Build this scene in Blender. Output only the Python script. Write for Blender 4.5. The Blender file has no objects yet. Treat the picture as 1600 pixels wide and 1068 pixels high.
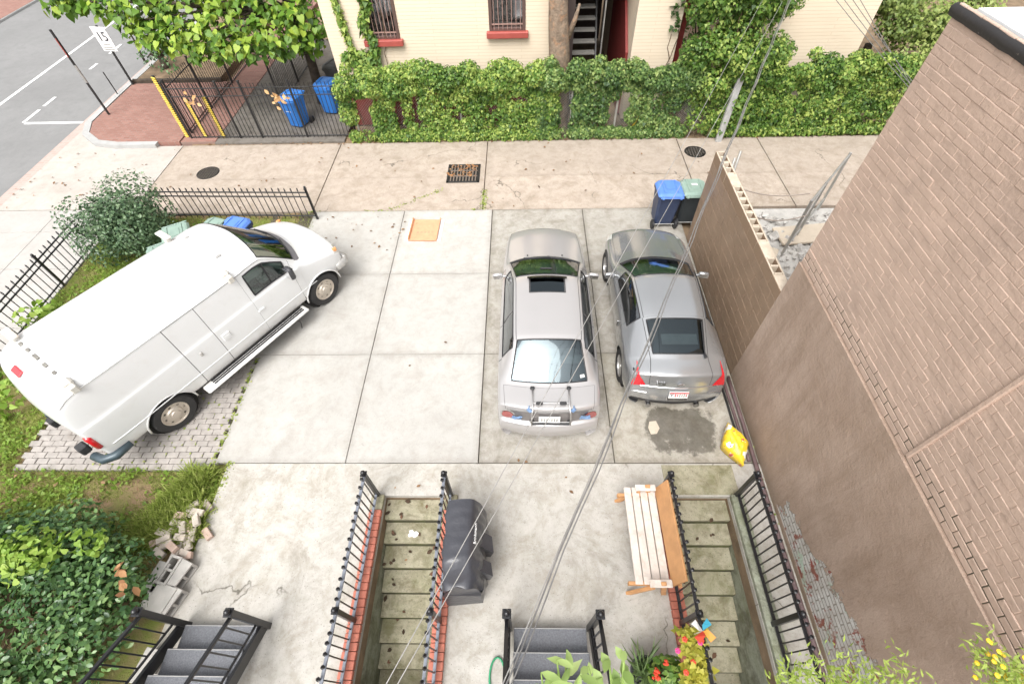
import bpy, math, random
import numpy as np
from mathutils import Vector, Matrix
random.seed(7); rng = np.random.default_rng(7)
scene = bpy.context.scene
C = scene.collection
R = math.radians
# ------------------------------------------------------------------ camera
CAM_H = 7.56
FPX = 744.99
PITCH, ROLL, YAW = R(52.247), R(-2.0508), R(-2.1928)
_f = np.array([math.sin(YAW)*math.cos(PITCH), math.cos(YAW)*math.cos(PITCH), -math.sin(PITCH)])
_r = np.array([math.cos(YAW), -math.sin(YAW), 0.0]); _u = np.cross(_r, _f)
_r2 = math.cos(ROLL)*_r+math.sin(ROLL)*_u; _u2 = -math.sin(ROLL)*_r+math.cos(ROLL)*_u
cam = bpy.data.objects.new('camera', bpy.data.cameras.new('camera')); C.objects.link(cam)
cam.data.sensor_width = 36; cam.data.lens = FPX/1600*36
cam.data.clip_start = 0.05; cam.data.clip_end = 2000
cam.matrix_world = Matrix(((_r2[0], _u2[0], -_f[0], 0), (_r2[1], _u2[1], -_f[1], 0), (_r2[2], _u2[2], -_f[2], CAM_H), (0, 0, 0, 1)))
scene.camera = cam
def ray(px, py): return _r2*((px-800)/FPX)-_u2*((py-534)/FPX)+_f
def at(px, py, z=0.0):
    d = ray(px, py); t = (z-CAM_H)/d[2]; return np.array([d[0]*t, d[1]*t, z])
def aty(px, py, Y):
    d = ray(px, py); t = Y/d[1]; return np.array([d[0]*t, Y, CAM_H+d[2]*t])
def atx(px, py, X):
    d = ray(px, py); t = X/d[0]; return np.array([X, d[1]*t, CAM_H+d[2]*t])
# ------------------------------------------------------------------ sky, sun, exposure
SUN_EL, SUN_AZ = R(58), R(200)      # overcast: a broad, weak sun from the left
world = bpy.data.worlds.new('World'); scene.world = world; world.use_nodes = True
wn = world.node_tree.nodes; wl = world.node_tree.links
bg = wn['Background']
sky = wn.new('ShaderNodeTexSky'); sky.sky_type = 'NISHITA'; sky.sun_disc = False
sky.sun_elevation = SUN_EL; sky.sun_rotation = SUN_AZ; sky.dust_density = 6.0; sky.air_density = 1.0
hs = wn.new('ShaderNodeHueSaturation'); hs.inputs['Saturation'].default_value = 0.12
wl.new(sky.outputs[0], hs.inputs['Color']); wl.new(hs.outputs[0], bg.inputs[0])
bg.inputs[1].default_value = 0.15
sun = bpy.data.objects.new('sun', bpy.data.lights.new('sun', 'SUN')); C.objects.link(sun)
sun.data.energy = 0.9; sun.data.angle = R(40); sun.data.color = (1, 0.965, 0.91)
_sd = Vector((math.sin(SUN_AZ)*math.cos(SUN_EL), math.cos(SUN_AZ)*math.cos(SUN_EL), math.sin(SUN_EL)))
sun.rotation_euler = _sd.to_track_quat('Z', 'Y').to_euler()
sun.location = (0, 0, 30)
scene.view_settings.view_transform = 'Standard'; scene.view_settings.look = 'None'
scene.view_settings.exposure = 0.94; scene.view_settings.gamma = 1.0
scene.view_settings.use_curve_mapping = False
scene.render.engine = 'CYCLES'
# ------------------------------------------------------------------ object helpers
def props(o, label=None, cat=None, group=None, kind=None):
    if label: o['label'] = label
    if cat: o['category'] = cat
    if group: o['group'] = group
    if kind: o['kind'] = kind
    return o
def thing(name, label, cat, loc=(0, 0, 0), rz=0.0, group=None):
    o = bpy.data.objects.new(name, None); C.objects.link(o); o.empty_display_size = 0.1
    o.location = [float(v) for v in loc]; o.rotation_euler = (0, 0, rz)
    return props(o, label, cat, group)
def link(name, me, mat=None, parent=None, loc=None, rot=None, scale=None):
    o = bpy.data.objects.new(name, me); C.objects.link(o)
    if mat is not None and len(me.materials) == 0: me.materials.append(mat)
    if parent: o.parent = parent
    if loc is not None: o.location = [float(v) for v in loc]
    if rot is not None: o.rotation_euler = rot
    if scale is not None: o.scale = scale
    return o
def copy_tree(o, parent=None):
    c = o.copy(); C.objects.link(c)
    if parent: c.parent = parent
    for ch in list(o.children): copy_tree(ch, c)
    return c
class MB:
    """collects simple solids; build() makes one mesh object"""
    def __init__(s): s.v = []; s.f = []
    def add(s, vs, fs, M=None):
        n = len(s.v)
        if M is not None: vs = [M @ Vector(v) for v in vs]
        s.v += [tuple(float(c) for c in v) for v in vs]; s.f += [tuple(i+n for i in f) for f in fs]
        return s
    def box(s, c, d, rz=0.0, b=0.0, M=None, ry=0.0, rx=0.0):
        x, y, z = d[0]/2, d[1]/2, d[2]/2
        T = Matrix.Translation([float(q) for q in c]) @ Matrix.Rotation(rz, 4, 'Z') @ Matrix.Rotation(ry, 4, 'Y') @ Matrix.Rotation(rx, 4, 'X')
        if M is not None: T = M @ T
        if b <= 0:
            vs = [(sx*x, sy*y, sz*z) for sz in (-1, 1) for sy in (-1, 1) for sx in (-1, 1)]
            fs = [(0, 2, 3, 1), (4, 5, 7, 6), (0, 1, 5, 4), (2, 6, 7, 3), (0, 4, 6, 2), (1, 3, 7, 5)]
            return s.add(vs, fs, T)
        b = min(b, x*.9, y*.9, z*.9)
        vs = []; idx = {}
        for sx in (-1, 1):
            for sy in (-1, 1):
                for sz in (-1, 1):
                    for ax in range(3):
                        p = [sx*(x-b), sy*(y-b), sz*(z-b)]; p[ax] = (sx*x, sy*y, sz*z)[ax]
                        idx[(sx, sy, sz, ax)] = len(vs); vs.append(p)
        fs = []
        for ax in range(3):
            for sg in (-1, 1):
                o1, o2 = [(1, 2), (2, 0), (0, 1)][ax]
                q = []
                for a, bb in ((-1, -1), (1, -1), (1, 1), (-1, 1)):
                    k = [0, 0, 0]; k[ax] = sg; k[o1] = a; k[o2] = bb; q.append(idx[(*k, ax)])
                fs.append(tuple(q if sg > 0 else q[::-1]))
        for ax in range(3):
            o1, o2 = [(1, 2), (2, 0), (0, 1)][ax]
            for a in (-1, 1):
                for bb in (-1, 1):
                    k0 = [0, 0, 0]; k0[ax] = -1; k0[o1] = a; k0[o2] = bb; k1 = list(k0); k1[ax] = 1
                    q = [idx[(*k0, o1)], idx[(*k1, o1)], idx[(*k1, o2)], idx[(*k0, o2)]]
                    fs.append(tuple(q if a*bb < 0 else q[::-1]))
        for sx in (-1, 1):
            for sy in (-1, 1):
                for sz in (-1, 1):
                    q = [idx[(sx, sy, sz, 0)], idx[(sx, sy, sz, 1)], idx[(sx, sy, sz, 2)]]
                    fs.append(tuple(q if sx*sy*sz > 0 else q[::-1]))
        return s.add(vs, fs, T)
    def tube(s, pts, r, n=8, caps=True):
        pts = [Vector([float(c) for c in p]) for p in pts]; m = len(pts)
        rs = r if isinstance(r, (list, tuple)) else [r]*m
        vs = []; fs = []; up = None
        for i, p in enumerate(pts):
            t = (pts[min(i+1, m-1)]-pts[max(i-1, 0)]).normalized()
            if up is None:
                up = Vector((0, 0, 1)) if abs(t.z) < .9 else Vector((1, 0, 0))
            a = t.cross(up).normalized(); bb = a.cross(t).normalized(); up = bb
            for k in range(n):
                an = 2*math.pi*k/n+math.pi/n; vs.append(p+rs[i]*(math.cos(an)*a+math.sin(an)*bb))
        for i in range(m-1):
            for k in range(n):
                k2 = (k+1) % n; fs.append((i*n+k, i*n+k2, (i+1)*n+k2, (i+1)*n+k))
        if caps: fs.append(tuple(range(n))[::-1]); fs.append(tuple((m-1)*n+k for k in range(n)))
        return s.add(vs, fs)
    def lathe(s, prof, n=20, M=None, closed=False):
        """prof: (r, z) pairs about local Z"""
        vs = []; fs = []; m = len(prof)
        for r_, z in prof:
            for k in range(n):
                an = 2*math.pi*k/n; vs.append((r_*math.cos(an), r_*math.sin(an), z))
        for i in range(m-1+(1 if closed else 0)):
            j = (i+1) % m
            for k in range(n):
                k2 = (k+1) % n; fs.append((i*n+k, i*n+k2, j*n+k2, j*n+k))
        if not closed:
            if prof[0][0] > 1e-4: fs.append(tuple(range(n))[::-1])
            if prof[-1][0] > 1e-4: fs.append(tuple((m-1)*n+k for k in range(n)))
        return s.add(vs, fs, M)
    def prism(s, poly, z0, z1, M=None):
        n = len(poly); vs = [(p[0], p[1], z0) for p in poly]+[(p[0], p[1], z1) for p in poly]
        fs = [tuple(range(n))[::-1], tuple(range(n, 2*n))]+[(i, (i+1) % n, n+(i+1) % n, n+i) for i in range(n)]
        return s.add(vs, fs, M)
    def mesh(s, name='mesh', smooth=False, angle=None):
        me = bpy.data.meshes.new(name); me.from_pydata(s.v, [], s.f); me.update()
        if smooth or angle:
            me.polygons.foreach_set('use_smooth', [True]*len(me.polygons))
            if angle:
                try: me.set_sharp_from_angle(angle=angle)
                except Exception: pass
        return me
    def build(s, name, mat, parent=None, smooth=False, angle=None, loc=None, rz=0.0):
        me = s.mesh(name, smooth, angle)
        return link(name, me, mat, parent, loc, (0, 0, rz) if rz else None)
# ------------------------------------------------------------------ materials
def srgb(r, g, b): return tuple(((c/255)/12.92 if c/255 <= .04045 else ((c/255+.055)/1.055)**2.4) for c in (r, g, b))
class NT:
    def __init__(s, name):
        s.m = bpy.data.materials.new(name); s.m.use_nodes = True; s.t = s.m.node_tree; s.n = s.t.nodes; s.l = s.t.links
        s.b = s.n['Principled BSDF']; s.out = s.n['Material Output']
        s.pos = None
    def new(s, ty, **kw):
        n = s.n.new(ty)
        for k, v in kw.items(): setattr(n, k, v)
        return n
    def lk(s, a, b): s.l.new(a, b)
    def coord(s, which='Position'):
        if which == 'Position': return s.new('ShaderNodeNewGeometry').outputs['Position']
        return s.new('ShaderNodeTexCoord').outputs[which]
    def noise(s, vec, scale, detail=4, rough=.55, dist=0.0, stretch=None):
        if stretch:
            mp = s.new('ShaderNodeMapping'); mp.inputs['Scale'].default_value = stretch; s.lk(vec, mp.inputs['Vector']); vec = mp.outputs[0]
        n = s.new('ShaderNodeTexNoise'); n.inputs['Scale'].default_value = scale; n.inputs['Detail'].default_value = detail
        n.inputs['Roughness'].default_value = rough; n.inputs['Distortion'].default_value = dist
        s.lk(vec, n.inputs['Vector']); return n.outputs['Fac']
    def noise_col(s, vec, scale):
        n = s.new('ShaderNodeTexNoise'); n.inputs['Scale'].default_value = scale; n.inputs['Detail'].default_value = 5; s.lk(vec, n.inputs['Vector'])
        m = s.new('ShaderNodeVectorMath', operation='MULTIPLY'); m.inputs[1].default_value = (6, 6, 6); s.lk(n.outputs['Color'], m.inputs[0]); return m.outputs[0]
    def ramp(s, fac, p0, p1, c0=(0, 0, 0, 1), c1=(1, 1, 1, 1)):
        r = s.new('ShaderNodeValToRGB'); r.color_ramp.elements[0].position = p0; r.color_ramp.elements[1].position = p1
        r.color_ramp.elements[0].color = (*c0[:3], 1); r.color_ramp.elements[1].color = (*c1[:3], 1)
        s.lk(fac, r.inputs[0]); return r.outputs[0]
    def mix(s, fac, a, b, mode='MIX'):
        m = s.new('ShaderNodeMix', data_type='RGBA', blend_type=mode)
        for sock, v in ((m.inputs[0], fac), (m.inputs[6], a), (m.inputs[7], b)):
            if hasattr(v, 'is_output') or isinstance(v, bpy.types.NodeSocket): s.lk(v, sock)
            elif isinstance(v, (int, float)): sock.default_value = v
            else: sock.default_value = (*v[:3], 1)
        return m.outputs[2]
    def math(s, op, a, b=0.0, clamp=False):
        m = s.new('ShaderNodeMath', operation=op); m.use_clamp = clamp
        for sock, v in ((m.inputs[0], a), (m.inputs[1], b)):
            if isinstance(v, bpy.types.NodeSocket): s.lk(v, sock)
            else: sock.default_value = v
        return m.outputs[0]
    def sep(s, vec):
        n = s.new('ShaderNodeSeparateXYZ'); s.lk(vec, n.inputs[0]); return n.outputs
    def bump(s, h, strength=.3, dist=.01, nrm=None):
        b = s.new('ShaderNodeBump'); b.inputs['Strength'].default_value = strength; b.inputs['Distance'].default_value = dist
        s.lk(h, b.inputs['Height'])
        if nrm is not None: s.lk(nrm, b.inputs['Normal'])
        return b.outputs[0]
    def fin(s, col=None, rough=None, metal=None, nrm=None, spec=None, coat=None):
        b = s.b
        for k, v in (('Base Color', col), ('Roughness', rough), ('Metallic', metal), ('Normal', nrm), ('Specular IOR Level', spec), ('Coat Weight', coat)):
            if v is None: continue
            if isinstance(v, bpy.types.NodeSocket): s.lk(v, b.inputs[k])
            elif isinstance(v, (int, float)): b.inputs[k].default_value = v
            else: b.inputs[k].default_value = (*v[:3], 1)
        return s.m
def plain(name, col, rough=.6, metal=0.0, var=.12, scale=6.0, bump=0.0, bscale=60.0, bdist=.004, coat=0.0, spec=.5, dirt=None, dirtamt=.5):
    t = NT(name); P = t.coord()
    n = t.noise(P, scale, 5, .6)
    lo = tuple(c*(1-var) for c in col); hi = tuple(min(1, c*(1+var)) for c in col)
    c = t.ramp(n, .3, .7, lo, hi)
    if dirt is not None:
        d = t.ramp(t.noise(P, scale*.7, 6, .65, .4), .52, .68); c = t.mix(t.math('MULTIPLY', d, dirtamt), c, dirt)
    nrm = t.bump(t.noise(P, bscale, 4, .6), bump, bdist) if bump else None
    return t.fin(c, rough, metal, nrm, spec, coat)
def concrete(name, base, stain, stainamt=.5, moss=0.0, seed=0.0, speck=.25, wet=None, crack=0.0, edge=0.0):
    t = NT(name); P0 = t.coord()
    mp = t.new('ShaderNodeMapping'); mp.inputs['Location'].default_value = (seed, seed*1.7, 0); t.lk(P0, mp.inputs['Vector']); P = mp.outputs[0]
    big = t.noise(P, .55, 6, .62, .3); mid = t.noise(P, 2.6, 7, .65, .6); fine = t.noise(P, 28, 4, .7); grit = t.noise(P, 160, 2, .6)
    c = t.mix(t.ramp(big, .35, .68), tuple(v*.86 for v in base), base)
    c = t.mix(t.math('MULTIPLY', t.ramp(mid, .5, .72), stainamt), c, stain)
    c = t.mix(t.math('MULTIPLY', t.ramp(fine, .55, .75), speck), c, tuple(v*.62 for v in base))
    c = t.mix(t.math('MULTIPLY', t.ramp(t.noise(P, 9, 5, .7, 1.0), .64, .74), speck*1.1), c, tuple(v*.45 for v in base))
    c = t.mix(t.math('MULTIPLY', t.ramp(grit, .4, .75), .12), c, tuple(v*.5 for v in base))
    c = t.mix(t.math('MULTIPLY', t.ramp(t.noise(P, 4.2, 12, .78, .3), .47, .60), stainamt*.55), c, tuple(v*.8+.01 for v in stain))
    c = t.mix(t.math('MULTIPLY', t.ramp(t.noise(P, 52, 2, .5), .665, .70), speck*1.6), c, tuple(v*.35 for v in base))
    c = t.mix(t.math('MULTIPLY', t.ramp(t.noise(P, 1.1, 12, .8, 1.2), .50, .66), speck*.9), c, tuple(v*.70 for v in stain))
    c = t.mix(t.math('MULTIPLY', t.ramp(t.noise(P, 3.3, 10, .75, .2, (1.0, .25, 1.0)), .58, .72), speck*.6), c, tuple(min(1, v*1.18) for v in base))
    if edge:
        oi = t.new('ShaderNodeObjectInfo').outputs['Random']; c = t.mix(t.math('MULTIPLY', oi, .30), c, tuple(v*.66 for v in base))
    if edge:      # dirt gathered along the slab's own edges
        gx, gy, gz = t.sep(t.coord('Generated'))
        ex = t.math('MINIMUM', gx, t.math('SUBTRACT', 1.0, gx)); ey = t.math('MINIMUM', gy, t.math('SUBTRACT', 1.0, gy))
        e_ = t.math('ADD', t.math('MINIMUM', ex, ey), t.math('MULTIPLY', t.math('SUBTRACT', t.noise(P, 5, 8, .75), .5), .16))
        c = t.mix(t.math('MULTIPLY', t.ramp(e_, -.01, .05, (1, 1, 1), (0, 0, 0)), edge), c, tuple(v*.62 for v in stain))
    if crack:
        wv = t.mix(.18, P, t.noise_col(P, 1.3)); vo = t.new('ShaderNodeTexVoronoi', feature='DISTANCE_TO_EDGE'); vo.inputs['Scale'].default_value = .42; t.lk(wv, vo.inputs['Vector'])
        cr = t.math('MULTIPLY', t.ramp(vo.outputs['Distance'], .0, .006, (1, 1, 1), (0, 0, 0)), t.ramp(t.noise(P, .8, 3), .48, .56))
        c = t.mix(t.math('MULTIPLY', cr, crack), c, (.07, .06, .045))
    if moss:
        c = t.mix(t.math('MULTIPLY', t.ramp(t.noise(P, 3.1, 6, .7, .5), .45, .66), moss), c, (.13, .15, .045))
    rgh = .88
    if wet:   # wet stain left on the slab: (cx, cy, rx, ry, power)
        sx, sy, sz = t.sep(P0); cx, cy, rx, ry = wet
        a = t.math('DIVIDE', t.math('SUBTRACT', sx, cx), rx); b_ = t.math('DIVIDE', t.math('SUBTRACT', sy, cy), ry)
        d = t.math('ADD', t.math('POWER', t.math('ABSOLUTE', a), 4.0), t.math('POWER', t.math('ABSOLUTE', b_), 4.0))
        d = t.math('ADD', d, t.math('MULTIPLY', t.math('SUBTRACT', t.noise(P0, 2.6, 8, .68), .5), 4.2))
        msk = t.ramp(d, .62, 1.05, (1, 1, 1), (0, 0, 0))
        c = t.mix(t.math('MULTIPLY', msk, t.math('ADD', .45, t.math('MULTIPLY', t.noise(P0, 5, 6, .7), .5))), c, (.05, .043, .032))
        rgh = t.math('SUBTRACT', .88, t.math('MULTIPLY', msk, .4))
    h = t.math('ADD', t.math('MULTIPLY', fine, .6), t.math('MULTIPLY', grit, .5))
    return t.fin(c, rgh, None, t.bump(h, .35, .004), .3)
def leafmat(name, a, b, c3, trans=.35, rough=.45):
    t = NT(name); at_ = t.new('ShaderNodeAttribute', attribute_name='rnd'); f = at_.outputs['Fac']
    r = t.new('ShaderNodeValToRGB'); e = r.color_ramp.elements
    e[0].position = 0; e[0].color = (*a, 1); e[1].position = 1; e[1].color = (*c3, 1); m = e.new(.55); m.color = (*b, 1)
    t.lk(f, r.inputs[0]); col = r.outputs[0]
    t.fin(col, rough, None, None, .35)
    tr = t.new('ShaderNodeBsdfTranslucent'); t.lk(col, tr.inputs['Color'])
    mx = t.new('ShaderNodeMixShader'); mx.inputs[0].default_value = trans
    t.lk(t.b.outputs[0], mx.inputs[1]); t.lk(tr.outputs[0], mx.inputs[2]); t.lk(mx.outputs[0], t.out.inputs[0])
    return t.m
def glassmat(name, tint, refl=.12, rough=.03, gcol=(.93, .97, 1)):
    t = NT(name); t.n.remove(t.b)
    tr = t.new('ShaderNodeBsdfTransparent'); tr.inputs[0].default_value = (*tint, 1)
    gl = t.new('ShaderNodeBsdfGlossy'); gl.inputs['Roughness'].default_value = rough; gl.inputs[0].default_value = (*gcol, 1)
    lw = t.new('ShaderNodeFresnel'); lw.inputs['IOR'].default_value = 1.6
    f = t.math('ADD', lw.outputs[0], refl, True)
    mx = t.new('ShaderNodeMixShader'); t.lk(f, mx.inputs[0]); t.lk(tr.outputs[0], mx.inputs[1]); t.lk(gl.outputs[0], mx.inputs[2])
    t.lk(mx.outputs[0], t.out.inputs[0]); return t.m
def brickwall(name, c1, c2, mortar, bw, bh, msize=.012, axis='XZ', rough=.8, bump=.4, var=.5):
    """small far brickwork (courses too fine to build one by one)"""
    t = NT(name); P = t.coord(); x, y, z = t.sep(P)
    cb = t.new('ShaderNodeCombineXYZ'); t.lk(x if axis[0] == 'X' else y, cb.inputs[0]); t.lk(z if axis[1] == 'Z' else y, cb.inputs[1])
    b = t.new('ShaderNodeTexBrick'); b.inputs['Scale'].default_value = 1.0; b.inputs['Brick Width'].default_value = bw; b.inputs['Row Height'].default_value = bh
    b.inputs['Mortar Size'].default_value = msize; b.inputs['Mortar Smooth'].default_value = .3; b.inputs['Bias'].default_value = 0
    b.inputs['Color1'].default_value = (*c1, 1); b.inputs['Color2'].default_value = (*c2, 1); b.inputs['Mortar'].default_value = (*mortar, 1)
    t.lk(cb.outputs[0], b.inputs['Vector'])
    n = t.noise(P, 2.0, 6, .65); c = t.mix(t.math('MULTIPLY', t.ramp(n, .42, .7), var), b.outputs[0], tuple(v*.75 for v in c1))
    inv = t.math('SUBTRACT', 1.0, b.outputs['Fac'])
    return t.fin(c, rough, None, t.bump(inv, bump, .012, t.bump(t.noise(P, 70, 3), .2, .003)), .3)
W = {}
W['panel'] = concrete('panel_concrete', (.50, .485, .455), (.36, .325, .28), .55, 0, 3.0, .34, None, 0, .28)
W['panel_r'] = concrete('panel_concrete_dirty', (.445, .42, .38), (.22, .19, .145), .8, .08, 11.0, .5, None, 0, .4)
W['panel_wet'] = concrete('panel_concrete_wet', (.46, .43, .375), (.25, .215, .16), .85, .1, 11.0, .5, (2.72, 3.90, .62, .46), 0, .4)
W['apron'] = concrete('apron_concrete', (.515, .49, .45), (.33, .295, .24), .75, .08, 21.0, .62, None, .8)
W['alley'] = concrete('alley_concrete', (.485, .41, .345), (.30, .24, .18), .75, .03, 33.0, .55, None, .8, .16)
W['alley2'] = concrete('alley_flare_concrete', (.49, .45, .41), (.36, .31, .26), .45, 0, 39.0, .22)
W['walk'] = concrete('sidewalk_concrete', (.47, .45, .425), (.38, .35, .315), .4, 0, 43.0, .2)
W['curb'] = concrete('kerb_stone', (.45, .45, .44), (.33, .32, .30), .4, 0, 47.0, .25)
W['step'] = concrete('step_concrete', (.40, .37, .27), (.15, .13, .065), .9, .34, 51.0, .9)  # tone lowered to carry the shade of the unbuilt house over the wells
W['riser'] = concrete('moss_shade_riser', (.09, .085, .055), (.03, .03, .015), .9, .5, 53.0, .8)  # near-black tone mixes moss with the shade on the riser faces
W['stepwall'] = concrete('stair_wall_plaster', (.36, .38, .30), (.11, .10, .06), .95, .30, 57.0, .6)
W['joint'] = plain('joint_dirt', (.10, .085, .06), .95, var=.3)
W['soil'] = plain('soil', (.20, .14, .085), .95, var=.35, scale=3, bump=.6, bscale=25, bdist=.02)
W['asphalt'] = concrete('asphalt', (.245, .243, .24), (.19, .19, .19), .4, 0, 61.0, .25)
W['paint_white'] = plain('road_paint', (.74, .74, .72), .7, var=.06, dirt=(.4, .4, .39), dirtamt=.5, scale=9)
W['iron'] = plain('black_iron_paint', (.012, .012, .014), .32, var=.2, spec=.6)
W['iron_dk'] = plain('weathered_iron_paint', (.02, .019, .019), .5, var=.3)
W['rail_grey'] = plain('grey_rail_paint', (.20, .215, .25), .4, var=.1, dirt=(.05, .05, .05), scale=14)
W['brick_red'] = plain('painted_red_brick', (.46, .155, .105), .75, var=.16, scale=11, bump=.3, dirt=(.28, .12, .085), dirtamt=.6)
W['paver'] = plain('grey_paver', (.36, .33, .305), .9, var=.16, scale=7, bump=.3, dirt=(.25, .22, .19), dirtamt=.5)
W['brickpave'] = brickwall('brick_pavement', (.33, .175, .14), (.255, .125, .10), (.27, .19, .16), .2, .1, .012, 'XY', var=.8)
W['beige'] = brickwall('cream_painted_brick', (.75, .64, .50), (.735, .62, .48), (.66, .54, .40), 2.4, .085, .008, 'XZ', .7, .35, .12)
W['beige_plain'] = plain('cream_paint', (.78, .65, .49), .7, var=.06)
W['beige_side'] = brickwall('cream_painted_brick_side', (.75, .64, .50), (.735, .62, .48), (.66, .54, .40), 2.4, .085, .008, 'YZ', .7, .35, .12)
W['redpaint'] = plain('dark_red_paint', (.20, .030, .026), .55, var=.15)
W['sill'] = plain('red_sill_paint', (.36, .075, .06), .5, var=.1)
W['brown'] = plain('brown_wall_paint', (.495, .368, .295), .62, var=.08, scale=2.2, bump=.7, bscale=16, bdist=.014, dirt=(.40, .30, .245), dirtamt=.6)
W['block_top'] = concrete('raw_block', (.60, .52, .42), (.48, .40, .31), .4, 0, 71.0, .2)
W['block'] = plain('brown_block_paint', (.24, .165, .11), .6, var=.10, scale=3.0, bump=.4, bscale=40, bdist=.005, dirt=(.30, .22, .16), dirtamt=.3)
W['dark'] = plain('dark_void', (.012, .011, .01), .9)
W['black_plastic'] = plain('black_plastic', (.018, .018, .02), .5)
W['rubber'] = plain('tyre_rubber', (.030, .029, .029), .8, var=.3, bump=.3, bscale=90)
W['steel'] = plain('galvanised_steel', (.42, .41, .39), .45, .6, var=.15)
W['chrome'] = plain('chrome', (.75, .75, .76), .12, 1.0, var=.02)
W['alloy'] = plain('alloy_wheel', (.55, .54, .53), .3, .8, var=.05)
W['hub'] = plain('cream_hub', (.55, .49, .42), .4, .45, var=.1)
W['wood_grey'] = plain('weathered_wood', (.60, .53, .46), .8, var=.15, scale=5, bump=.5, bscale=40)
W['bark'] = plain('bark', (.22, .165, .12), .95, var=.4, scale=9, bump=1.0, bscale=16, bdist=.03, dirt=(.40, .22, .12), dirtamt=.7)
W['bark_dk'] = plain('dark_bark', (.06, .045, .032), .95, var=.4, scale=9, bump=1.0, bscale=20, bdist=.02)
W['stem'] = plain('vine_stem', (.13, .085, .05), .9, var=.4)
W['card'] = plain('cardboard', (.60, .32, .185), .85, var=.1, scale=8)
W['white_paint'] = plain('white_paint', (.78, .78, .77), .6, var=.04)
W['white_roof'] = plain('white_roof_membrane', (.84, .84, .83), .7, var=.03)
W['yellow'] = plain('yellow_tape', (.62, .45, .05), .5, var=.12, scale=30)
W['wire'] = plain('grey_cable', (.16, .155, .15), .5, var=.2)
W['wire_lt'] = plain('pale_cable', (.30, .29, .275), .5, var=.2)
W['green_hose'] = plain('green_hose', (.03, .26, .12), .4)
W['ivy'] = leafmat('ivy_leaf', (.035, .085, .014), (.125, .235, .038), (.38, .47, .11), .3)
W['ivy_dk'] = leafmat('dark_ivy_leaf', (.035, .08, .022), (.11, .20, .05), (.32, .41, .13), .3)
W['catalpa'] = leafmat('broad_tree_leaf', (.03, .075, .012), (.115, .225, .025), (.34, .45, .06), .28)
W['tree_bg'] = leafmat('far_leaf', (.08, .13, .03), (.19, .27, .06), (.36, .42, .13), .3)
W['laurel'] = leafmat('laurel_leaf', (.035, .085, .03), (.10, .19, .06), (.24, .36, .13), .15, .22)
W['holly'] = leafmat('bush_leaf', (.04, .08, .04), (.10, .17, .08), (.24, .33, .18), .15, .32)
W['lime'] = leafmat('lime_leaf', (.13, .24, .03), (.24, .38, .055), (.38, .50, .11), .35)
W['pale'] = leafmat('pale_leaf', (.20, .30, .08), (.34, .46, .15), (.48, .58, .24), .4)
W['feather'] = leafmat('feathery_leaf', (.20, .30, .05), (.37, .47, .10), (.52, .60, .18), .4)
W['grass'] = leafmat('grass_blade', (.16, .22, .04), (.32, .40, .085), (.52, .53, .20), .35, .6)
W['deadleaf'] = leafmat('dead_leaf', (.16, .07, .03), (.36, .18, .08), (.50, .30, .15), .2, .7)
W['petal_red'] = plain('red_petal', (.65, .06, .025), .5); W['petal_yel'] = plain('yellow_petal', (.75, .52, .03), .5); W['petal_pink'] = plain('pink_petal', (.65, .05, .22), .5)
W['glass'] = glassmat('car_glass_green', (.62, .84, .74), .14)
W['glass_rear'] = glassmat('car_glass_rear', (.30, .36, .38), .05, .03, (.74, .88, .95))
W['glass_dark'] = glassmat('car_glass_dark', (.22, .25, .26), .16)
# ------------------------------------------------------------------ leaves
SHAPES = {
 'oval': ([(0, 0, 0), (-.26, .3, .06), (-.27, .62, .05), (0, 1, -.06), (.27, .62, .05), (.26, .3, .06), (0, .33, 0), (0, .66, 0)],
          [(0, 6, 1), (1, 6, 7, 2), (2, 7, 3), (0, 5, 6), (5, 4, 7, 6), (4, 3, 7)]),
 'heart': ([(0, 0, 0), (-.20, -.10, .03), (-.40, .02, .06), (-.43, .27, .08), (-.30, .56, .07), (-.12, .82, .0), (0, 1, -.10), (.12, .82, .0), (.30, .56, .07), (.43, .27, .08), (.40, .02, .06), (.20, -.10, .03), (0, .28, .0), (0, .62, .01)],
          [(0, 12, 2, 1), (12, 3, 2), (12, 13, 4, 3), (13, 5, 4), (13, 6, 5), (0, 11, 10, 12), (12, 10, 9), (12, 9, 8, 13), (13, 8, 7), (13, 7, 6)]),
 'ivy': ([(0, 0, 0), (-.5, .15, .06), (-.3, .5, .05), (0, 1, -.08), (.3, .5, .05), (.5, .15, .06), (0, .3, 0)],
          [(0, 6, 1), (1, 6, 2), (2, 6, 3), (0, 5, 6), (5, 4, 6), (4, 3, 6)]),
 'blade': ([(-.05, 0, 0), (.05, 0, 0), (.03, .55, .03), (-.03, .55, .03), (0, 1, -.05)], [(0, 1, 2, 3), (3, 2, 4)]),
 'slim': ([(0, 0, 0), (-.15, .28, .05), (-.16, .6, .05), (0, 1, -.10), (.16, .6, .05), (.15, .28, .05), (0, .3, 0), (0, .63, 0)],
          [(0, 6, 1), (1, 6, 7, 2), (2, 7, 3), (0, 5, 6), (5, 4, 7, 6), (4, 3, 7)]),
 'lance': ([(0, 0, 0), (-.14, .35, .04), (0, 1, -.05), (.14, .35, .04)], [(0, 3, 2, 1)]),
}
def unit(a): return a/np.maximum(np.linalg.norm(a, axis=1, keepdims=True), 1e-9)
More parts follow.
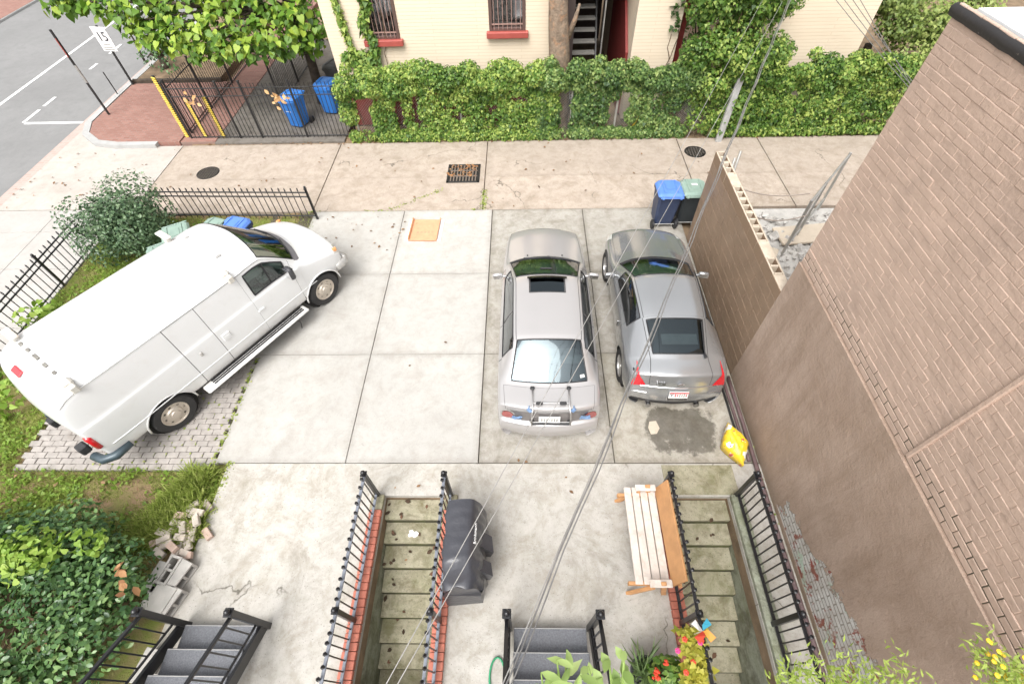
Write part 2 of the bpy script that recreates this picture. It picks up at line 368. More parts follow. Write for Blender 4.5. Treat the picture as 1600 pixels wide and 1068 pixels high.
def leaves(name, P, Nn, size, mat, parent=None, shape='oval', tip=None, kind=None, rnd=None):
    """one mesh of N leaves: P positions, Nn face normals, size lengths, tip preferred tip direction"""
    P = np.asarray(P, float); N = len(P); Nn = unit(np.asarray(Nn, float))
    sv, sf = SHAPES[shape]; sv = np.array(sv)
    T = rng.normal(size=(N, 3)) if tip is None else np.asarray(tip, float)+rng.normal(size=(N, 3))*.45
    T = unit(T-np.sum(T*Nn, axis=1, keepdims=True)*Nn); B = np.cross(T, Nn)
    size = np.broadcast_to(np.asarray(size, float), (N,))
    V = P[:, None, :]+size[:, None, None]*(sv[None, :, 0:1]*B[:, None, :]+sv[None, :, 1:2]*T[:, None, :]+sv[None, :, 2:3]*Nn[:, None, :])
    k = len(sv); V = V.reshape(-1, 3)
    fl = np.concatenate([np.array(f) for f in sf]); cnt = np.array([len(f) for f in sf]); L = len(fl)
    loops = (np.arange(N)[:, None]*k+fl[None, :]).ravel()
    starts = (np.arange(N)[:, None]*L+np.concatenate([[0], np.cumsum(cnt)[:-1]])[None, :]).ravel()
    me = bpy.data.meshes.new(name); me.vertices.add(len(V)); me.vertices.foreach_set('co', V.ravel())
    me.loops.add(len(loops)); me.loops.foreach_set('vertex_index', loops.astype(np.int32))
    me.polygons.add(len(starts)); me.polygons.foreach_set('loop_start', starts.astype(np.int32))
    me.polygons.foreach_set('use_smooth', np.ones(len(starts), bool))
    me.update(calc_edges=True)
    a = me.attributes.new('rnd', 'FLOAT', 'POINT')
    if rnd is None: rnd = np.clip(rng.normal(.5, .22, N), 0, 1)
    a.data.foreach_set('value', np.repeat(rnd, k).astype(np.float32))
    o = link(name, me, mat, parent)
    if kind: o['kind'] = kind
    return o
def ball_points(c, r, n, shell=.55):
    d = unit(rng.normal(size=(n, 3))); rad = shell+(1-shell)*rng.random(n)**.6
    return np.asarray(c)+d*np.asarray(r)*rad[:, None], d
# ================================================================== SETTING
def cells(name, xs, ys, skip, z0, z1, mat, kind='structure', parent=None):
    """slab made of grid cells; skip(xc,yc) leaves a hole"""
    v = {}; V = []; F = []
    def vid(i, j, k):
        q = (i, j, k)
        if q not in v: v[q] = len(V); V.append((xs[i], ys[j], z1 if k else z0))
        return v[q]
    nx, ny = len(xs)-1, len(ys)-1
    on = [[not skip((xs[i]+xs[i+1])/2, (ys[j]+ys[j+1])/2) for j in range(ny)] for i in range(nx)]
    for i in range(nx):
        for j in range(ny):
            if not on[i][j]: continue
            F.append((vid(i, j, 1), vid(i+1, j, 1), vid(i+1, j+1, 1), vid(i, j+1, 1)))
            for di, dj, e in ((-1, 0, ((i, j+1), (i, j))), (1, 0, ((i+1, j), (i+1, j+1))), (0, -1, ((i, j), (i+1, j))), (0, 1, ((i+1, j+1), (i, j+1)))):
                a, b = i+di, j+dj
                if not (0 <= a < nx and 0 <= b < ny and on[a][b]):
                    F.append((vid(*e[0], 1), vid(*e[0], 0), vid(*e[1], 0), vid(*e[1], 1)))
    me = bpy.data.meshes.new(name); me.from_pydata(V, [], F); me.update()
    o = link(name, me, mat, parent)
    if kind and not parent: o['kind'] = kind
    return o
WELLS = [(-2.24, -1.26, -0.42, 2.73), (2.22, 3.25, -0.42, 2.73)]
def inwell(x, y): return any(a < x < b and c < y < d for a, b, c, d in WELLS)
GX = [-300, -2.24, -1.26, 2.22, 3.25, 300]; GY = [-300, -0.42, 2.73, 300]
cells('ground', GX, GY, inwell, -.35, -.10, W['soil'])
X0, XF, XE, XH, XW = -5.25, -3.02, -.765, 1.52, 3.9
YD, YC, YB, YA = 3.29, 5.56, 7.82, 10.13
# parking pad: square poured panels over a dirt bed
pad = MB().box(((X0+XW)/2-.6, (YD+YA)/2, -.085), (XW-X0+1.2, YA-YD, .03)).build('parking_pad', W['joint']); pad['kind'] = 'structure'
g_ = .009
for j, (ya, yb) in enumerate(((YD, YC), (YC, YB), (YB, YA))):
    for i, (xa, xb) in enumerate(((X0, XF), (XF, XE), (XE, XH), (XH, XW))):
        if i == 0 and j == 2: xa = -5.35
        if i == 0 and j == 1: xa = -5.6
        m = W['panel'] if i < 2 else (W['panel_wet'] if (j == 0 and i == 3) else W['panel_r'])
        gx = .016 if xb == XE or xa == XE else g_
        MB().box(((xa+xb)/2, (ya+yb)/2, -.04), (xb-xa-gx, yb-ya-g_, .08+.004*((i+j) % 2)), b=.006).build('concrete_panel', m, pad)
# apron in front of the house, cut by the two basement stairwells
cells('house_apron', [-5.02, -2.24, -1.26, 2.22, 3.25, XW], [-0.42, 2.73, YD-.014], inwell, -.09, 0.0, W['apron'])
MB().box((2.85, 3.0, .006), (1.15, .5, .012), b=.004).build('concrete_threshold', W['step'])['kind'] = 'structure'
# alley slabs
al = MB().box((4.5, 11.8, -.093), (30.6, 3.30, .03)).build('alley', plain('alley_joint_dirt', (.24, .19, .14), .95, var=.3)); al['kind'] = 'structure'
ax = [-10.25, -5.42, -1.02, 4.55, 6.9, 11.5, 19.5]
for i in range(len(ax)-1):
    for ya, yb in ((YA+.012, 11.62), (11.62, 13.42)):
        MB().box(((ax[i]+ax[i+1])/2, (ya+yb)/2, -.045), (ax[i+1]-ax[i]-.025, yb-ya-.005, .08), b=.004).build('concrete_slab', W['alley'], al)
# verge of dirt between alley and the overgrown fence
vg = MB(); n = 60
for k in range(n):
    xa = -10.0+k*(19.5/n)*1.0; w_ = 19.5/n
    d0 = 13.40-.07*random.random(); vg.add([(xa, d0, -.012), (xa+w_, 13.40-.05*random.random(), -.012), (xa+w_, 14.0, .02), (xa, 14.0, .02)], [(0, 1, 2, 3)])
vg.build('dirt_verge', W['soil'])['kind'] = 'structure'
# flare of the alley out to the street, sidewalk with panels, near side
fl = MB(); fl.prism([(-13.95, 10.35), (-10.26, 10.35), (-10.26, 13.42), (-12.3, 13.42), (-13.0, 13.55), (-13.5, 13.95), (-13.95, 14.6)], -.09, -.004)
fl.build('alley_flare', W['alley2'])['kind'] = 'structure'
sw = MB().box((-12.0, 2.0, -.095), (3.9, 16.66, .03)).build('sidewalk', W['joint']); sw['kind'] = 'structure'
ys_ = [-6.3, -4.5, -2.7, -.9, .9, 2.7, 4.5, 6.3, 8.1, 9.45, 10.33]
for k in range(len(ys_)-1):
    for xa, xb in ((-13.95, -12.2), (-12.2, -10.45)):
        MB().box(((xa+xb)/2, (ys_[k]+ys_[k+1])/2, -.045), (xb-xa-.012, ys_[k+1]-ys_[k]-.012, .08), b=.006).build('sidewalk_panel', W['walk'], sw)
# street
MB().box((-18.6, 20, -.07), (9.2, 160, .06)).build('street', W['asphalt'])['kind'] = 'structure'
MB().box((-25.5, 20, -.02), (4.6, 160, .16)).build('far_sidewalk', W['brickpave'])['kind'] = 'structure'
MB().box((-23.25, 20, -.02), (.16, 160, .15), b=.02).build('far_kerb', W['curb'])['kind'] = 'structure'
gut = MB().box((-14.12, 11.0, -.037), (.34, 42.0, .012)).build('brick_gutter', brickwall('gutter_brick', (.47, .36, .32), (.42, .31, .27), (.44, .38, .35), .2, .1, .010, 'XY', var=.4)); gut['kind'] = 'structure'
for nm, c, d in (('centre_line', (-17.95, 30, -.034), (.13, 90, .006)), ('stop_line', (-15.25, 15.0, -.034), (1.95, .12, .006)),):
    MB().box(c, d).build(nm, W['paint_white'])['kind'] = 'structure'
for ya, yb in ((15.05, 15.9), (16.15, 16.8), (19.0, 19.5), (20.4, 21.3)):
    MB().box((-16.3, (ya+yb)/2, -.034), (.11, yb-ya, .006)).build('parking_tick', W['paint_white'])['kind'] = 'structure'
# raised brick corner with a curved kerb, planting bed and brick walk behind
corner = [(-10.35, 13.47), (-12.2, 13.47), (-12.9, 13.62), (-13.45, 14.1), (-13.72, 14.75), (-13.75, 17.45), (-10.35, 17.45)]
MB().prism(corner, -.09, .10).build('brick_corner_pavement', W['brickpave'])['kind'] = 'structure'
def strip(name, pts, w, z0, z1, mat):
    m = MB(); L = []
    for i, p in enumerate(pts):
        a = np.array(pts[max(i-1, 0)]); b = np.array(pts[min(i+1, len(pts)-1)]); t = (b-a)/np.linalg.norm(b-a); nn = np.array([-t[1], t[0]])
        L.append((np.array(p)+nn*w/2, np.array(p)-nn*w/2))
    for i in range(len(L)-1):
        a, b = L[i]; c, d = L[i+1]
        m.prism([b, d, c, a], z0, z1)
    o = m.build(name, mat); o['kind'] = 'structure'; return o
ck = [(-11.0, 13.40), (-12.25, 13.40), (-12.95, 13.55), (-13.55, 14.05), (-13.85, 14.75), (-13.88, 16.5)]
ck2 = []
for i in range(len(ck)-1):
    for k in range(4): ck2.append(tuple(np.array(ck[i])+(np.array(ck[i+1])-np.array(ck[i]))*k/4))
ck2.append(ck[-1]); ck2 += [(-13.88, y) for y in (18, 22, 30, 50, 90)]
strip('kerb', ck2, .2, -.09, .112, W['curb'])
MB().box((-12.2, 22.0, .02), (3.0, 9.0, .24)).build('planting_bed', W['soil'])['kind'] = 'structure'
MB().box((-12.15, 17.47, .08), (3.2, .12, .28), b=.02).build('timber_edging', W['bark_dk'])
props(bpy.data.objects['timber_edging'], 'dark timber edging across the near end of the planting bed', 'edging')
MB().box((-9.8, 20.0, -.03), (1.06, 13.0, .2)).build('brick_walk', W['brickpave'])['kind'] = 'structure'
MB().box((-7.3, 17.3, -.03), (3.94, 7.7, .16)).build('side_yard', concrete('yard_dirty_concrete', (.20, .18, .16), (.10, .085, .07), .8, .05, 91.0, .6))['kind'] = 'structure'
MB().box((-6.9, 26.0, .9), (3.3, .3, 3.6)).build('yard_end_wall', plain('stone_wall', (.22, .20, .18), .9, var=.35, scale=4, bump=.8, bscale=9, bdist=.05))
props(bpy.data.objects['yard_end_wall'], 'dark grey stone wall at the end of the side yard', 'wall')
# lawn and paver patch under the van
lawn = MB(); nx, ny = 50, 70
xs = np.linspace(-10.42, -5.02, nx); yy = np.linspace(-0.42, 10.1, ny)
LZ = {}
def lz(x, y): return -.045+.03*math.sin(x*2.1+y*1.3)*math.sin(y*1.7-x*.6)+.02*math.sin(5*x+3*y)
def on_paver(x, y, m=.0): return -8.72-m < x < -5.25+m and 3.16-m < y < 5.75+m
V = []; F = []
for i in range(nx):
    for j in range(ny):
        x, y = xs[i], yy[j]; z = lz(x, y)
        if on_paver(x, y, .15): z = min(z, -.09)
        if x > -5.7 and y > 5: z = -.1
        V.append((x, y, z))
F = [(i*ny+j, (i+1)*ny+j, (i+1)*ny+j+1, i*ny+j+1) for i in range(nx-1) for j in range(ny-1)]
me = bpy.data.meshes.new('lawn'); me.from_pydata(V, [], F); me.update()
t = NT('lawn_soil'); P = t.coord()
cc = t.mix(t.ramp(t.noise(P, 1.6, 6, .65), .42, .62), (.26, .18, .11), (.17, .20, .05))
t.fin(cc, .95, None, t.bump(t.noise(P, 40, 4), .8, .02), .1)
link('lawn', me, t.m)['kind'] = 'structure'
pp = MB().box((-6.98, 4.45, -.10), (3.46, 2.58, .04)).build('paver_patch', W['joint']); pp['kind'] = 'structure'
pm = MB().box((0, 0, 0), (.205, .102, .07), b=.007).mesh('paver'); pm.materials.append(W['paver'])
cand = []
row = 0; y = 3.22
while y < 5.7:
    x = -8.62+(.107 if row % 2 else 0)
    while x < -5.3:
        cand.append((x, y)); x += .213
    y += .109; row += 1
cand.sort(key=lambda p: p[0]**2+p[1]**2)
rest = MB()
vanu = np.array([math.cos(R(57.64)), math.sin(R(57.64))]); vanw = np.array([-vanu[1], vanu[0]]); vano = np.array([-6.87, 4.55])
def undervan(p):
    d = np.array(p)-vano; a, b = d@vanu, d@vanw; return -.6 < a and -.35 < b < .95
first = [p for p in cand if not undervan(p)]; hidden = [p for p in cand if undervan(p)]
for k, p in enumerate(first+hidden):
    z = -.045+random.uniform(-.006, .006)
    if k < 300: link('paver', pm, None, pp, (p[0], p[1], z), (random.uniform(-.02, .02), random.uniform(-.02, .02), random.uniform(-.03, .03)))
    else: rest.box((p[0], p[1], z), (.205, .102, .07), b=.007)
o = rest.build('pavers', W['paver'], pp); o['kind'] = 'stuff'
# ------------------------------------------------------------------ basement stairs
def basement_stairs(x0, x1, label, coping_l, coping_r):
    t_ = thing('basement_stairs', label, 'stairs', ((x0+x1)/2, 2.73, 0)); cx = (x0+x1)/2; w_ = x1-x0
    y = 0.0
    for k in range(9):
        z = -.165*(k+1); d = .32
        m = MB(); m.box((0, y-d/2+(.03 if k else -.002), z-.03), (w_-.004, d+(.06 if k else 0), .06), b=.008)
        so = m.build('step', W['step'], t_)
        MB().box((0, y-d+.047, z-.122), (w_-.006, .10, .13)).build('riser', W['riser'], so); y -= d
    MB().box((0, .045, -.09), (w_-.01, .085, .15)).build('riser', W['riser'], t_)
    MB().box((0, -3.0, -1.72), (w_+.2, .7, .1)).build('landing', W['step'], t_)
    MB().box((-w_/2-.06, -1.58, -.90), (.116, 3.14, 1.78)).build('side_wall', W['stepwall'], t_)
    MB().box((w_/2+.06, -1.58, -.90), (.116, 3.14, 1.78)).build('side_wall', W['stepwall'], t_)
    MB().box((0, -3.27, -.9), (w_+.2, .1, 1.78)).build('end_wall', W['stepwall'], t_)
    bm = MB().box((0, 0, 0), (.19, .098, .09), b=.007).mesh('brick'); bm.materials.append(W['brick_red'])
    for side, on in ((-1, coping_l), (1, coping_r)):
        if not on: continue
        k = 0
        y = -.30
        while y > -3.0:
            link('brick', bm, None, t_, (side*(w_/2+.095), y, .042+random.uniform(-.003, .003)), (0, 0, random.uniform(-.015, .015))); y -= .104
        MB().box((side*(w_/2+.10), -.12, .03), (.2, .24, .07), b=.01).build('coping_block', W['step'], t_)
    return t_
basement_stairs(-2.24, -1.26, 'mossy concrete basement stairs beside the covered grill', True, True)
s2 = basement_stairs(2.22, 3.25, 'dark mossy basement stairs between the wooden bench and the brown wall', True, False)
MB().box((.615, -1.5, .04), (.19, 3.0, .10), b=.012).build('coping_kerb', W['stepwall'], s2)
# ------------------------------------------------------------------ manholes, drain
def manhole(p, r, label):
    t_ = thing('manhole_cover', label, 'manhole', (p[0], p[1], -.005))
    MB().lathe([(r, -.01), (r, .006), (r*.93, .006), (r*.93, 0), (0, 0)], 28).build('rim', W['iron_dk'], t_)
    m = MB(); n = int(r*2/.075)
    for i in range(-n, n+1):
        for j in range(-n, n+1):
            x, y = i*.075, j*.075
            if x*x+y*y < (r*.88)**2: m.box((x, y, .004), (.045, .045, .008), b=.003)
    m.build('tread_studs', plain('rust_iron', (.14, .12, .10), .7, .3), t_)
manhole(at(325, 270), .31, 'round iron manhole cover in the alley nearest the street')
manhole(at(1086, 237), .30, 'round iron manhole cover by the vines near the block wall')
dr = thing('storm_drain', 'square iron storm drain grate in the middle of the alley', 'drain', (-1.62, 11.75, 0))
fr = MB()
for sx in (-1, 1): fr.box((sx*.42, 0, .002), (.06, .86, .03), b=.004)
for sy in (-1, 1): fr.box((0, sy*.40, .002), (.90, .06, .03), b=.004)
fr.build('frame', W['iron_dk'], dr)
MB().box((0, 0, -.003), (.78, .76, .004)).build('pit', W['dark'], dr)
for k in range(9):
    MB().box((-.34+k*.085, 0, .008), (.034, .76, .018), b=.003).build('bar', plain('grate_iron', (.22, .18, .15), .6, .4) if k == 0 else bpy.data.materials['grate_iron'], dr)
for k in range(2): MB().box((0, -.13+k*.26, .006), (.76, .03, .018)).build('cross_bar', bpy.data.materials['grate_iron'], dr)
P_, N_ = [], []
for k in range(70): P_.append((-1.62+random.uniform(-.4, .4), 11.75+random.uniform(-.15, .42), .02)); N_.append((random.gauss(0, .3), random.gauss(0, .3), 1))
leaves('drain_litter', P_, N_, rng.uniform(.05, .1, 70), W['deadleaf'], None, 'ivy', kind='stuff')
# ================================================================== BUILDINGS
# ---- cream brick house across the alley
HY = 14.6
def win(par, xa, xb, z0, z1, Y, curtain=True):
    fr = MB(); d = .07
    cx, cz = (xa+xb)/2, (z0+z1)/2
    for x in (xa, xb): fr.box((x, Y+.05, cz), (.09, .16, z1-z0+.05), b=.01)
    for z in (z0+.03, z1): fr.box((cx, Y+.05, z), (xb-xa-.09, .15, .09), b=.01)
    f = fr.build('window', plain('brown_frame', (.10, .06, .05), .5) if 'brown_frame' not in bpy.data.materials else bpy.data.materials['brown_frame'], par)
    MB().box((cx, Y+.10, cz), (xb-xa-.09, .01, z1-z0-.05)).build('pane', W['glass_win'], f)
    MB().box((cx, Y+.22, cz), (xb-xa+.1, .02, z1-z0+.1)).build('curtain', W['lace'], f)
    n = 7
    for k in range(n):
        x = xa+.09+(xb-xa-.18)*k/(n-1)
        MB().box((x, Y-.03, cz), (.016, .016, z1-z0-.06)).build('security_bar', W['barpaint'], f)
    for z in (z0+.16, z1-.2): MB().box((cx, Y-.03, z), (xb-xa-.06, .022, .03)).build('cross_bar', W['barpaint'], f)
    MB().box((cx, Y-.05, z0-.08), (xb-xa+.24, .20, .15), b=.012).build('sill', W['sill'], f)
t = NT('lace_curtain'); P = t.coord(); vo = t.new('ShaderNodeTexVoronoi'); vo.inputs['Scale'].default_value = 6.5; t.lk(P, vo.inputs['Vector'])
c = t.mix(t.ramp(vo.outputs['Distance'], .32, .42), (.12, .09, .08), (.42, .37, .33)); W['lace'] = t.fin(c, .9)
W['glass_win'] = glassmat('window_glass', (.75, .75, .75), .0)
W['barpaint'] = plain('bar_paint', (.32, .20, .17), .5)
house = thing('cream_brick_house', 'cream painted brick house with barred windows behind the vine fence', 'house', (0, 0, 0))
def wallpanel(name, par, xa, xb, z0, z1, Y, th, holes, mat):
    xs = sorted({xa, xb, *[h[0] for h in holes], *[h[1] for h in holes]}); zs = sorted({z0, z1, *[h[2] for h in holes], *[h[3] for h in holes]})
    V = []; F = []; ids = {}
    def vid(i, j, k):
        q = (i, j, k)
        if q not in ids: ids[q] = len(V); V.append((xs[i], Y+(th if k else 0), zs[j]))
        return ids[q]
    nx, nz = len(xs)-1, len(zs)-1
    on = [[not any(h[0] < (xs[i]+xs[i+1])/2 < h[1] and h[2] < (zs[j]+zs[j+1])/2 < h[3] for h in holes) for j in range(nz)] for i in range(nx)]
    for i in range(nx):
        for j in range(nz):
            if not on[i][j]: continue
            F.append((vid(i, j, 0), vid(i+1, j, 0), vid(i+1, j+1, 0), vid(i, j+1, 0)))
            F.append((vid(i, j, 1), vid(i, j+1, 1), vid(i+1, j+1, 1), vid(i+1, j, 1)))
            for di, dj, e in ((-1, 0, ((i, j), (i, j+1))), (1, 0, ((i+1, j+1), (i+1, j))), (0, -1, ((i+1, j), (i, j))), (0, 1, ((i, j+1), (i+1, j+1)))):
                a, b = i+di, j+dj
                if not (0 <= a < nx and 0 <= b < nz and on[a][b]):
                    F.append((vid(*e[0], 0), vid(*e[1], 0), vid(*e[1], 1), vid(*e[0], 1)))
    me = bpy.data.meshes.new(name); me.from_pydata(V, [], F); me.update(); return link(name, me, mat, par)
HW = [(-4.25, -3.33, 2.36, 4.4), (-.87, .11, 2.50, 4.5)]
wallpanel('front_wall', house, -5.33, 1.18, .95, 7.6, HY, .3, HW, W['beige'])
MB().box((-2.075, HY+.13, .45), (6.52, .3, 1.0)).build('red_base', W['redpaint'], house)
MB().box((-5.20, HY+4.3, 3.8), (.26, 8.0, 7.6)).build('side_wall', W['beige_side'], house)
MB().box((1.30, HY+3.2, 3.8), (.24, 6.4, 7.6)).build('side_wall', plain('passage_shade_wall', (.07, .05, .045), .8), house)  # near-black colour carries the passage's shade
MB().box((-2.0, HY+4.2, 7.7), (6.9, 8.6, .2)).build('roof', W['asphalt'], house)
for h in HW: win(house, h[0]+.045, h[1]-.045, h[2]+.0, h[3]-.045, HY)
# ---- wing beyond the stair passage
wing = thing('cream_brick_wing', 'narrow cream brick wing right of the dark stair passage', 'house', (0, 0, 0))
MB().box((3.67, HY+.15, 3.8), (1.21, .3, 7.6)).build('front_wall', W['beige'], wing)
MB().box((3.19, HY+3.3, 3.8), (.25, 6.0, 7.6)).build('side_wall', W['beige_plain'], wing)
# dark red sloping stair string wall inside the passage
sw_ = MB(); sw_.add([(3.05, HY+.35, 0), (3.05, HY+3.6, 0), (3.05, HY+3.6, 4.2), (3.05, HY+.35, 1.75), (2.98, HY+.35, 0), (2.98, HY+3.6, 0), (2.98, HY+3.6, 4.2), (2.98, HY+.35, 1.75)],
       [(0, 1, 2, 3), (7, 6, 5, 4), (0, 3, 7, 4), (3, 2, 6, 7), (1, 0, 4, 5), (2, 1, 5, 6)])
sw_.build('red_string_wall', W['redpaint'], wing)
MB().box((2.2, HY+3.4, 4.3), (1.75, 5.9, .14)).build('passage_shade_roof', W['dark'], wing)  # unseen roof, added to keep daylight out of the passage
MB().box((3.58, HY+3.3, 7.68), (1.5, 7.0, .2)).build('roof', W['asphalt'], wing)
MB().box((4.4, HY+3.4, 3.2), (.22, 6.2, 6.4)).build('dark_red_side', W['redpaint'], wing)  # right side wall in dark red paint
# ---- third house
h3 = thing('cream_brick_house', 'cream brick house end with overhead wires crossing it near the brown building', 'house', (0, 0, 0))
MB().box((7.75, HY+.15, 3.8), (3.16, .3, 7.6)).build('front_wall', W['beige'], h3)
MB().box((9.18, HY+3.3, 3.8), (.28, 6.0, 7.6)).build('side_wall', W['redpaint'], h3)
MB().box((6.3, HY+3.3, 3.8), (.26, 6.0, 7.6)).build('side_wall', W['beige_side'], h3)
MB().box((7.75, HY+3.2, 7.7), (3.4, 6.8, .2)).build('roof', W['asphalt'], h3)
# ---- open stair in the passage
st = thing('outdoor_stair', 'steep open stair with pale treads in the dark passage', 'stairs', (0, 0, 0))
for k in range(13):
    MB().box((1.86, HY+.5+k*.2, .45+k*.24), (.72, .26, .045), b=.006).build('tread', plain('stair_grey_paint', (.24, .23, .21), .7) if k == 0 else bpy.data.materials['stair_grey_paint'], st)
for x in (1.48, 2.24):
    MB().add([(x-.02, HY+.35, .2), (x+.02, HY+.35, .2), (x+.02, HY+3.1, 3.5), (x-.02, HY+3.1, 3.5), (x-.02, HY+.35, .45), (x+.02, HY+.35, .45), (x+.02, HY+3.1, 3.75), (x-.02, HY+3.1, 3.75)],
       [(0, 3, 2, 1), (4, 5, 6, 7), (0, 1, 5, 4), (1, 2, 6, 5), (2, 3, 7, 6), (3, 0, 4, 7)]).build('stringer', W['iron_dk'], st)
MB().tube([(2.27, HY+.40, .05), (2.27, HY+.40, 4.2)], .022).build('post', W['steel'], st)
pb = MB().box((2.15, HY+6.3, 3.5), (1.7, .2, 7.0)).build('passage_end_wall', bpy.data.materials['passage_shade_wall']); props(pb, 'dark wall closing the far end of the stair passage', 'wall')
jk = MB()
for k in range(18): jk.box((2.65+random.uniform(-.3, .28), HY+.9+random.uniform(0, 2.0), .08+random.uniform(0, .3)), (random.uniform(.1, .35), random.uniform(.1, .4), random.uniform(.1, .3)), random.random()*3)
jk = jk.build('junk_heap', plain('junk', (.22, .17, .09), .9, var=.7, scale=3)); props(jk, 'heap of rubble and junk on the floor of the passage', 'junk', kind='stuff')
# ---- brown painted building on the right
bb = thing('brown_brick_building', 'tall brown painted brick building along the right edge', 'building', (0, 0, 0))
t = NT('brown_stucco'); P = t.coord(); x, y, z = t.sep(P)
base = t.mix(t.ramp(t.noise(P, 1.2, 6, .6), .35, .7), (.36, .265, .205), (.44, .335, .27))
base = t.mix(t.math('MULTIPLY', t.ramp(t.noise(P, 5, 6, .7, .6), .55, .75), .35), base, (.25, .17, .11))
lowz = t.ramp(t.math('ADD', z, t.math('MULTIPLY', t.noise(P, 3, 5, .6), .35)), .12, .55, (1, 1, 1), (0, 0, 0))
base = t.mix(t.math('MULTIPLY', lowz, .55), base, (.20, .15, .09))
# peeled band: follows the foot of the wall, wider toward the house
wid = t.math('SUBTRACT', 1.22, t.math('MULTIPLY', y, .33))            # upper limit of peel
nz = t.math('SUBTRACT', t.noise(P, 2.6, 7, .68, .5), .5)
edge = t.math('SUBTRACT', t.math('SUBTRACT', wid, z), t.math('MULTIPLY', nz, -1.15))
lim = t.math('SUBTRACT', 2.45, y)
pk = t.ramp(t.math('MINIMUM', t.math('ADD', edge, .02), t.math('ADD', t.math('MULTIPLY', lim, .6), t.math('MULTIPLY', nz, 1.2))), .0, .02)
pk = t.math('MULTIPLY', pk, t.ramp(z, .10, .13))
sp = t.ramp(t.math('ADD', t.noise(P, 1.9, 6, .7, .8), t.math('MULTIPLY', z, -.10)), .655, .665)
sp = t.math('MULTIPLY', sp, t.ramp(z, .9, 1.2, (1, 1, 1), (0, 0, 0)))
msk = t.math('MAXIMUM', pk, sp)
cb = t.new('ShaderNodeCombineXYZ'); t.lk(y, cb.inputs[0]); t.lk(z, cb.inputs[1])
br = t.new('ShaderNodeTexBrick'); br.inputs['Scale'].default_value = 1; br.inputs['Brick Width'].default_value = .22; br.inputs['Row Height'].default_value = .075; br.inputs['Mortar Size'].default_value = .009
br.inputs['Color1'].default_value = (.60, .59, .56, 1); br.inputs['Color2'].default_value = (.52, .51, .48, 1); br.inputs['Mortar'].default_value = (.27, .25, .22, 1); t.lk(cb.outputs[0], br.inputs['Vector'])
pl = t.mix(t.ramp(t.noise(P, 2.2, 5, .6, .6), .58, .61), br.outputs[0], (.45, .56, .46))
pl = t.mix(t.ramp(t.noise(P, 3.6, 6, .7, .4), .55, .59), pl, (.27, .075, .055))
col = t.mix(msk, base, pl)
hh = t.math('SUBTRACT', t.math('ADD', t.math('MULTIPLY', t.noise(P, 14, 6, .65), .5), t.math('MULTIPLY', t.noise(P, 2.3, 4), 1.0)), t.math('MULTIPLY', msk, .6))
st_ = t.noise(P, 1.5, 8, .7, .3, (1, 2.2, .35)); col = t.mix(t.math('MULTIPLY', t.ramp(st_, .46, .68), .5), col, (.235, .165, .115)); col = t.mix(t.math('MULTIPLY', t.ramp(t.noise(P, 24, 6, .7), .62, .70), .35), col, (.42, .33, .27))
hh = t.math('ADD', hh, t.math('MULTIPLY', t.noise(P, 45, 5, .7), .35))
W['stucco'] = t.fin(col, .6, None, t.bump(hh, .8, .03), .35)
ZB = 2.95; YB0 = -2.5; YB1 = 5.05; ZR = 5.90
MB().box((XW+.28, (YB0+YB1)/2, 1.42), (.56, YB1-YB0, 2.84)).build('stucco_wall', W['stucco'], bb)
MB().box((XW+.31, (YB0+YB1)/2, (2.84+ZR)/2), (.56, YB1-YB0, ZR-2.84)).build('brick_backing', W['brown'], bb)
MB().box((XW+5.3, YB1-.2, 2.9), (9.4, .38, 5.7)).build('end_wall', W['brown'], bb)
MB().box((XW+5.05, (YB0+YB1)/2, ZR+.0), (9.9, YB1-YB0-.3, .12)).build('roof', W['white_roof'], bb)
# brick courses, each brick its own; the 300 that show largest singly
BW, BH = .225, .0815
bricks = []; row = 0; z = 2.86
while z < ZR-.02:
    y = YB1-.004-BW/2-(BW/2 if row % 2 else 0)
    if row % 2: bricks.append((YB1-.004-BW/4, z+BH/2, BW/2))
    while y > YB0+.2:
        bricks.append((y, z+BH/2, BW)); y -= BW
    z += BH; row += 1
def show(b):
    d = np.array([XW, b[0], b[1]-CAM_H]); q = np.array([d@_r2, -(d@_u2), d@_f])
    if q[2] < .2: return 0
    px, py = q[0]/q[2]*FPX+800, q[1]/q[2]*FPX+534
    return (1.0/q[2] if (px < 1605 and py < 1075) else 0)
bricks.sort(key=show, reverse=True)
def brickshape(m, c, w, h, j, tilt=0.0, deep=.0):
    w2, h2 = w/2-j, h/2-j; e = .006; p = .0036+deep
    vs = [(.03, -w2, -h2), (.03, w2, -h2), (.03, w2, h2), (.03, -w2, h2), (-p+e*.8, -w2, -h2), (-p+e*.8, w2, -h2), (-p+e*.8, w2, h2), (-p+e*.8, -w2, h2),
          (-p, -w2+e, -h2+e), (-p, w2-e, -h2+e), (-p, w2-e, h2-e), (-p, -w2+e, h2-e)]
    fs = [(0, 1, 5, 4), (1, 2, 6, 5), (2, 3, 7, 6), (3, 0, 4, 7), (4, 5, 9, 8), (5, 6, 10, 9), (6, 7, 11, 10), (7, 4, 8, 11), (8, 9, 10, 11)]
    m.add([(a+c[0], b+c[1], d+c[2]) for a, b, d in vs], [f[::-1] for f in fs])
bmesh_ = MB(); brickshape(bmesh_, (0, 0, 0), BW, BH, .0016); bme = bmesh_.mesh('brick', smooth=False); bme.materials.append(W['brown'])
bdark = MB(); brickshape(bdark, (0, 0, 0), BW, BH, .0048, deep=.005); bmd = bdark.mesh('brick'); bmd.materials.append(W['brown'])
rest = MB(); cnt = 0
